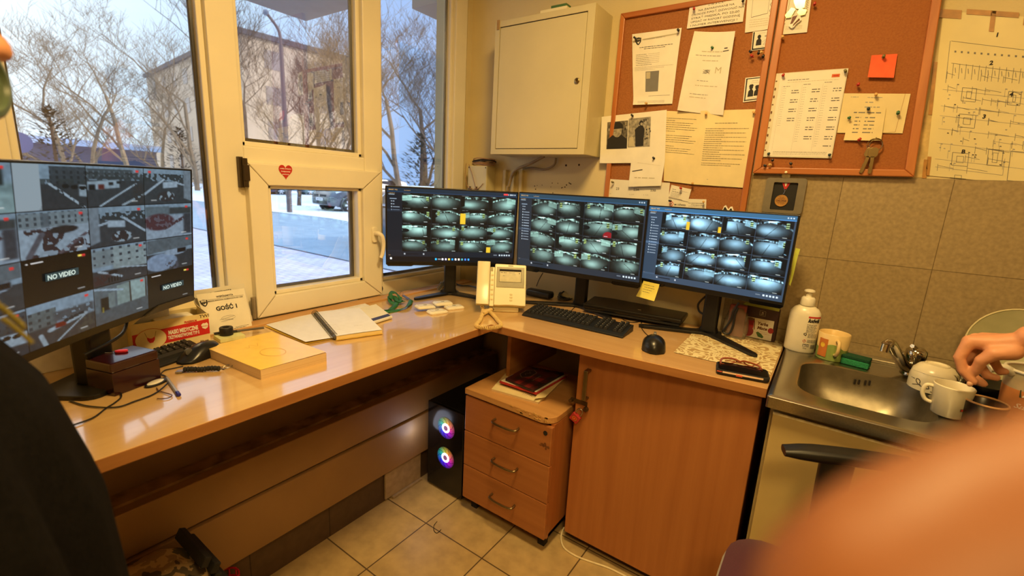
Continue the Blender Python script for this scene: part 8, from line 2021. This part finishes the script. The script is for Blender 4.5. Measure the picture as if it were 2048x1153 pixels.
chain(body, [(RS, .045), (RE, .038), (RW, .027)]); chain(body, [(LS, .045), (LE, .038), (LW, .027)])
for sx in (-1, 1): chain(body, [((bx_ + sx * .09, by_, .84), .085), ((bx_ + sx * .10, by_ + .015, .46), .055), ((bx_ + sx * .10, by_ - .01, .08), .036)]); chain(body, [((bx_ + sx * .10, by_ - .01, .05), .034), ((bx_ + sx * .105, by_ + .14, .035), .028)])
hand(body, RW, (RW - RE), (-1, 0, 0), 1.0, (.35, .4, .4, .45)); mugc = V((bx_, Hc.y + .135, Hc.z - .085))
hand(body, LW, (gcen - LW) + V((-.05, -.02, .0)), (1, .2, 0), .92, (.6, .6, .6, .6), left=True)
A = skinned(body, 'person', skin, None, .0075, 3); tag(A, 'person in a dark jacket drinking from a green mug at the left edge', 'person')
face_bits(HA, A)
fle = mat('fleece_dark', (13, 11, 10), .95, var=.25, scale=160, bump=.3, bscale=500, spec=.1)
jk = MB(); yj = by_ + .008
torso(jk, [((bx_, yj + .010, .78), (.205, 0, 0), (0, .150, 0)), ((bx_, yj + .014, .92), (.210, 0, 0), (0, .156, 0)), ((bx_, yj + .012, 1.06), (.205, 0, 0), (0, .150, 0)), ((bx_, yj + .006, zsh - .10), (.205, 0, 0), (0, .130, 0)), ((bx_, yj + .002, zsh - .035), (.175, 0, 0), (0, .098, 0)), ((bx_, yj + .005, zsh + .005), (.09, 0, 0), (0, .075, 0)), ((bx_, yj + .012, zsh + .055), (.074, 0, 0), (0, .072, 0))])
chain(jk, [(RS + V((-.02, 0, -.006)), .070), (RS.lerp(RE, .5) + V((0, .002, 0)), .066), (RE, .060), (RW + (RE - RW) * .06, .044)]); chain(jk, [(LS + V((.02, 0, -.006)), .070), (LE, .060), (LW + (LE - LW) * .12, .044)])
J = skinned(jk, 'jacket', fle, A, .009, 5)
tr = MB()
torso(tr, [((bx_, by_, .74), (.17, 0, 0), (0, .12, 0)), ((bx_, by_, .84), (.178, 0, 0), (0, .122, 0)), ((bx_, by_, .95), (.165, 0, 0), (0, .11, 0))])
for sx in (-1, 1): chain(tr, [((bx_ + sx * .09, by_, .84), .098), ((bx_ + sx * .10, by_ + .015, .46), .074), ((bx_ + sx * .10, by_ - .01, .085), .062)])
skinned(tr, 'trousers', mat('trousers_dark', (26, 26, 30), .9), A, .011, 4)
for sx in (-1, 1):
    m = MB(); chain(m, [((bx_ + sx * .10, by_ - .03, .045), .043), ((bx_ + sx * .105, by_ + .15, .038), .036)]); m.box((bx_ + sx * .10 - .042, by_ - .07, .001), (bx_ + sx * .10 + .044, by_ + .18, .02)); skinned(m, 'shoe', blk_m, A, .008, 3)
# shoulder braid and sleeve patch
m = MB(); go = mat('braid_gold', (120, 112, 52), .6, metal=.2, var=.2)
E0 = [ax_(-.50 + .0, *q) for q in ((2, 592), (18, 604), (34, 618), (48, 630), (60, 642))]
E0 = [p + V((.018, -.006, .000)) for p in E0]
P_ = spline(E0, 8)
for ph in (0, pi):
    m.tube([p + V((.0012 * cos(i * .9 + ph), 0, .0020 * sin(i * .9 + ph))) for i, p in enumerate(P_)], .0013, 6)
m.tube([p + V((.004, .002, -.012)) for p in P_], .0018, 6)
bo = m.build('shoulder_braid', go, J, smooth=True)
mgA = thing('mug', 'green mug with grey rim held at the mouth of the person at the left edge', 'mug')
tA = V((.62, .74, .10)).normalized()
m = MB(); B2 = basis((0, 0, 0), tA.cross(V((0, 0, 1))).normalized(), tA.cross(tA.cross(V((0, 0, 1)))).normalized() * -1, tA)
m.lathe([(.030, -.080), (.034, -.080), (.036, -.004), (.0345, .0), (.030, .001), (.0285, -.003), (.022, -.004), (.020, -.001), (.014, -.001), (.012, -.005), (.002, -.005)], 36, M=B2, cap0=False); m.build('mug_body', mat('mug_olive', (84, 100, 78), .35, var=.06), mgA, smooth=True)
m = MB(); m.tube([B2 @ V((.0356 * cos(t), .0356 * sin(t), -.003)) for t in [2 * pi * i / 40 for i in range(40)]], .0016, 6, closed=True); m.build('base_ring', mat('ring_grey', (150, 144, 130), .4), mgA, smooth=True)
mgA.location = gcen
# ---- B: person reaching over the sink from the right
hy = 1.50
def hp_(px, py, y): return ay_(y, px, py)
HB = MB(); wr = hp_(2062, 676, 1.475); el = wr + V((.205, -.10, .135)); sh = el + V((.21, -.13, .12))
chain(HB, [(sh, .050), (el, .040), (el.lerp(wr, .35), .041), (wr, .0275)], 16)
for (pm, b, r_) in (((1940, 684), 1.488, .0165), ((1952, 680), 1.506, .0165), ((1966, 678), 1.524, .016), ((1982, 682), 1.540, .0145)):
    chain(HB, [(hp_(2058, 682, 1.478 + (b - 1.488) * .4), .023), (hp_((2058 + pm[0]) / 2, (680 + pm[1]) / 2 + 6, (1.478 + b) / 2), .021), (hp_(*pm, b), r_)], 12)
fing = [([(1936, 688), (1919, 716), (1926, 742), (1946, 764)], 1.484, (.0135, .0125, .0115, .0095)), ([(1950, 688), (1934, 726), (1946, 754), (1966, 768)], 1.510, (.0130, .0120, .0110, .0095)), ([(1966, 686), (1958, 728), (1974, 752), (1992, 756)], 1.530, (.0125, .0115, .0105, .009)), ([(1984, 688), (1988, 724), (2000, 744), (2010, 744)], 1.545, (.0115, .0105, .0095, .0085))]
for pts, y, rs in fing: chain(HB, [(hp_(*p, y - .004 * i), r) for i, (p, r) in enumerate(zip(pts, rs))], 12)
chain(HB, [(hp_(2026, 704, 1.468), .020), (hp_(1988, 708, 1.462), .0165), (hp_(1962, 722, 1.464), .0128), (hp_(1951, 744, 1.472), .0098)], 12)
cB = V((sh.x + .16, sh.y - .10, 0)); zB = sh.z
bm_ = MB(); HcB = V((cB.x - .02, cB.y + .03, zB + .27)); fB = V((-.55, .83, 0)).normalized(); HBm = head(bm_, HcB, fB)
chain(bm_, [((cB.x, cB.y, zB + .02), .055), ((HcB.x, HcB.y - .012, HcB.z - .085), .050)])
wv = V((.17, .11, 0)); dv = V((-.055, .085, 0))
torso(bm_, [((cB.x, cB.y, .86), wv * .95, dv), ((cB.x, cB.y, 1.08), wv * .9, dv), ((cB.x, cB.y, zB - .05), wv, dv), ((cB.x, cB.y, zB + .03), wv * .4, dv * .5)])
LS2 = cB + V((.18, .10, zB - .02)); LE2 = LS2 + V((.06, .02, -.28)); LW2 = LE2 + V((-.02, .10, -.22))
chain(bm_, [(LS2, .045), (LE2, .038), (LW2, .027)]); hand(bm_, LW2, (LW2 - LE2), (-1, 0, 0), 1.0, (.4, .4, .45, .45), left=True)
for s in (-1, 1): chain(bm_, [((cB.x + s * .085, cB.y + s * .05, .84), .085), ((cB.x + s * .09, cB.y + s * .06, .46), .055), ((cB.x + s * .09, cB.y + s * .06, .06), .036)])
HB.add(bm_.v, bm_.f)
Bp = skinned(HB, 'person', skin, None, .0036, 4); tag(Bp, 'person reaching in from the right, bare hand pinching down over the mugs', 'person')
nb_ = MB(); d_ = (hp_(1946, 764, 1.472) - hp_(1926, 742, 1.476)).normalized()
nb_.ball((0, 0, 0), 1, 12, 8, sc=(.0062, .0050, .0075), M=Matrix.Translation(hp_(1940, 768, 1.468)))
nb_.build('fingernail', mat('nail', (226, 176, 140), .3), Bp, smooth=True)
face_bits(HBm, Bp, hairc=(64, 48, 36))
sh_ = MB(); torso(sh_, [((cB.x, cB.y, .80), wv * 1.12, dv * 1.35), ((cB.x, cB.y, 1.05), wv * 1.08, dv * 1.3), ((cB.x, cB.y, zB - .04), wv * 1.15, dv * 1.3), ((cB.x, cB.y, zB + .05), wv * .42, dv * .7)])
chain(sh_, [(sh, .066), (sh.lerp(el, .85), .055)]); chain(sh_, [(sh, .066), (V((cB.x, cB.y, zB - .03)), .075)]); chain(sh_, [(LS2, .064), (LE2, .055)]); skinned(sh_, 'shirt', mat('shirt_black', (30, 30, 34), .9, var=.1), Bp, .011, 4)
tr = MB(); torso(tr, [((cB.x, cB.y, .76), wv * 1.0, dv * 1.2), ((cB.x, cB.y, .92), wv * 1.02, dv * 1.2)])
for s in (-1, 1): chain(tr, [((cB.x + s * .085, cB.y + s * .05, .82), .098), ((cB.x + s * .09, cB.y + s * .06, .46), .074), ((cB.x + s * .09, cB.y + s * .06, .08), .062)])
skinned(tr, 'trousers', mat('trousers_grey', (44, 44, 52), .9), Bp, .011, 4)
# ---- C: the one holding the phone camera: thumb and hand close to the lens
MC = cam.matrix_world
def cc(x, y, z): return MC @ V((x, -y, -z))     # camera-frame metres: right, down, forward
def cpx(px, py, z): return cc((px - 1024) / FPX * z, (py - 576.5) / FPX * z, z)
hC = MB()
zt_ = .055
chain(hC, [(cpx(2420, 1010, zt_), .0153), (cpx(2150, 1075, zt_), .0149), (cpx(1930, 1142, zt_), .0145), (cpx(1760, 1240, zt_ - .001), .0139), (cpx(1700, 1300, zt_ - .002), .0126)], 18)
pal = cc(.135, .060, .045)
chain(hC, [(cpx(2420, 1010, zt_), .0153), (cc(.115, .045, .060), .022), (pal, .026)], 16)
for k in range(4):
    b0 = pal + (cc(0, 1, 0) - cc(0, 0, 0)) * (-.035 + .022 * k); k0 = cc(.128, -.005 + .024 * k, .004); chain(hC, [(b0, .019), (cc(.130, .02 + .022 * k, .024), .017), (k0, .0115), (cc(.100, -.004 + .024 * k, -.022), .0105), (cc(.075, .0 + .022 * k, -.026), .0085)], 12)
wrC = cc(.165, .125, .02); elC = wrC + V((.10, -.14, -.17)); shC = V((.42, -.36, 1.36))
chain(hC, [(pal, .030), (cc(.15, .095, .035), .030), (wrC, .0265), (wrC.lerp(elC, .6), .040), (elC, .040), (shC, .048)], 16)
bC = MB(); c0 = V((.26, -.46, 0)); fC = V((-.55, .83, 0)).normalized(); HCm = head(bC, V((.235, -.42, 1.62)), fC); wv = V((.17, .11, 0)); dv = V((-.055, .085, 0))
chain(bC, [((c0.x, c0.y, 1.40), .055), ((.24, -.43, 1.53), .05)])
torso(bC, [((c0.x, c0.y, .90), wv * .95, dv), ((c0.x, c0.y, 1.12), wv * .9, dv), ((c0.x, c0.y, 1.34), wv, dv), ((c0.x, c0.y, 1.42), wv * .4, dv * .5)])
LS3 = c0 + V((-.17, -.11, 1.35)); LE3 = LS3 + V((-.06, -.03, -.29)); LW3 = LE3 + V((0, .08, -.24)); chain(bC, [(LS3, .045), (LE3, .038), (LW3, .027)]); hand(bC, LW3, LW3 - LE3, (1, 0, 0), 1.0, (.4, .4, .45, .45), left=True)
for s in (-1, 1): chain(bC, [((c0.x + s * .085, c0.y + s * .05, .88), .085), ((c0.x + s * .09, c0.y + s * .06, .48), .055), ((c0.x + s * .09, c0.y + s * .06, .06), .036)])
hC.add(bC.v, bC.f)
Cp = skinned(hC, 'person', mat('skin_ruddy', (140, 84, 42), .55, var=.05, scale=40), None, .0040, 5); tag(Cp, 'person taking the photo, only a blurred bare thumb near the lens in view', 'person')
face_bits(HCm, Cp, hairc=(70, 52, 38))
sC = MB(); torso(sC, [((c0.x, c0.y, .84), wv * 1.12, dv * 1.35), ((c0.x, c0.y, 1.08), wv * 1.08, dv * 1.3), ((c0.x, c0.y, 1.36), wv * 1.15, dv * 1.3), ((c0.x, c0.y, 1.46), wv * .42, dv * .7)]); chain(sC, [(shC, .062), (shC.lerp(elC, .7), .052)]); chain(sC, [(LS3, .062), (LE3, .054)]); skinned(sC, 'shirt', mat('shirt_navy', (34, 38, 54), .9, var=.1), Cp, .011, 4)
tr = MB(); torso(tr, [((c0.x, c0.y, .80), wv * 1.0, dv * 1.2), ((c0.x, c0.y, .95), wv * 1.02, dv * 1.2)])
for s in (-1, 1): chain(tr, [((c0.x + s * .085, c0.y + s * .05, .86), .098), ((c0.x + s * .09, c0.y + s * .06, .48), .074), ((c0.x + s * .09, c0.y + s * .06, .08), .062)])
skinned(tr, 'trousers', mat('trousers_grey', ()), Cp, .011, 4)

# ------------------------------------------------------------------ colour
cy_ = scene.cycles
cy_.max_bounces = 7; cy_.diffuse_bounces = 3; cy_.glossy_bounces = 3; cy_.transmission_bounces = 4; cy_.transparent_max_bounces = 8; cy_.caustics_reflective = False; cy_.caustics_refractive = False
scene.view_settings.view_transform = 'Standard'
scene.view_settings.look = 'None'
scene.view_settings.exposure = 0.0
scene.view_settings.gamma = 1.0
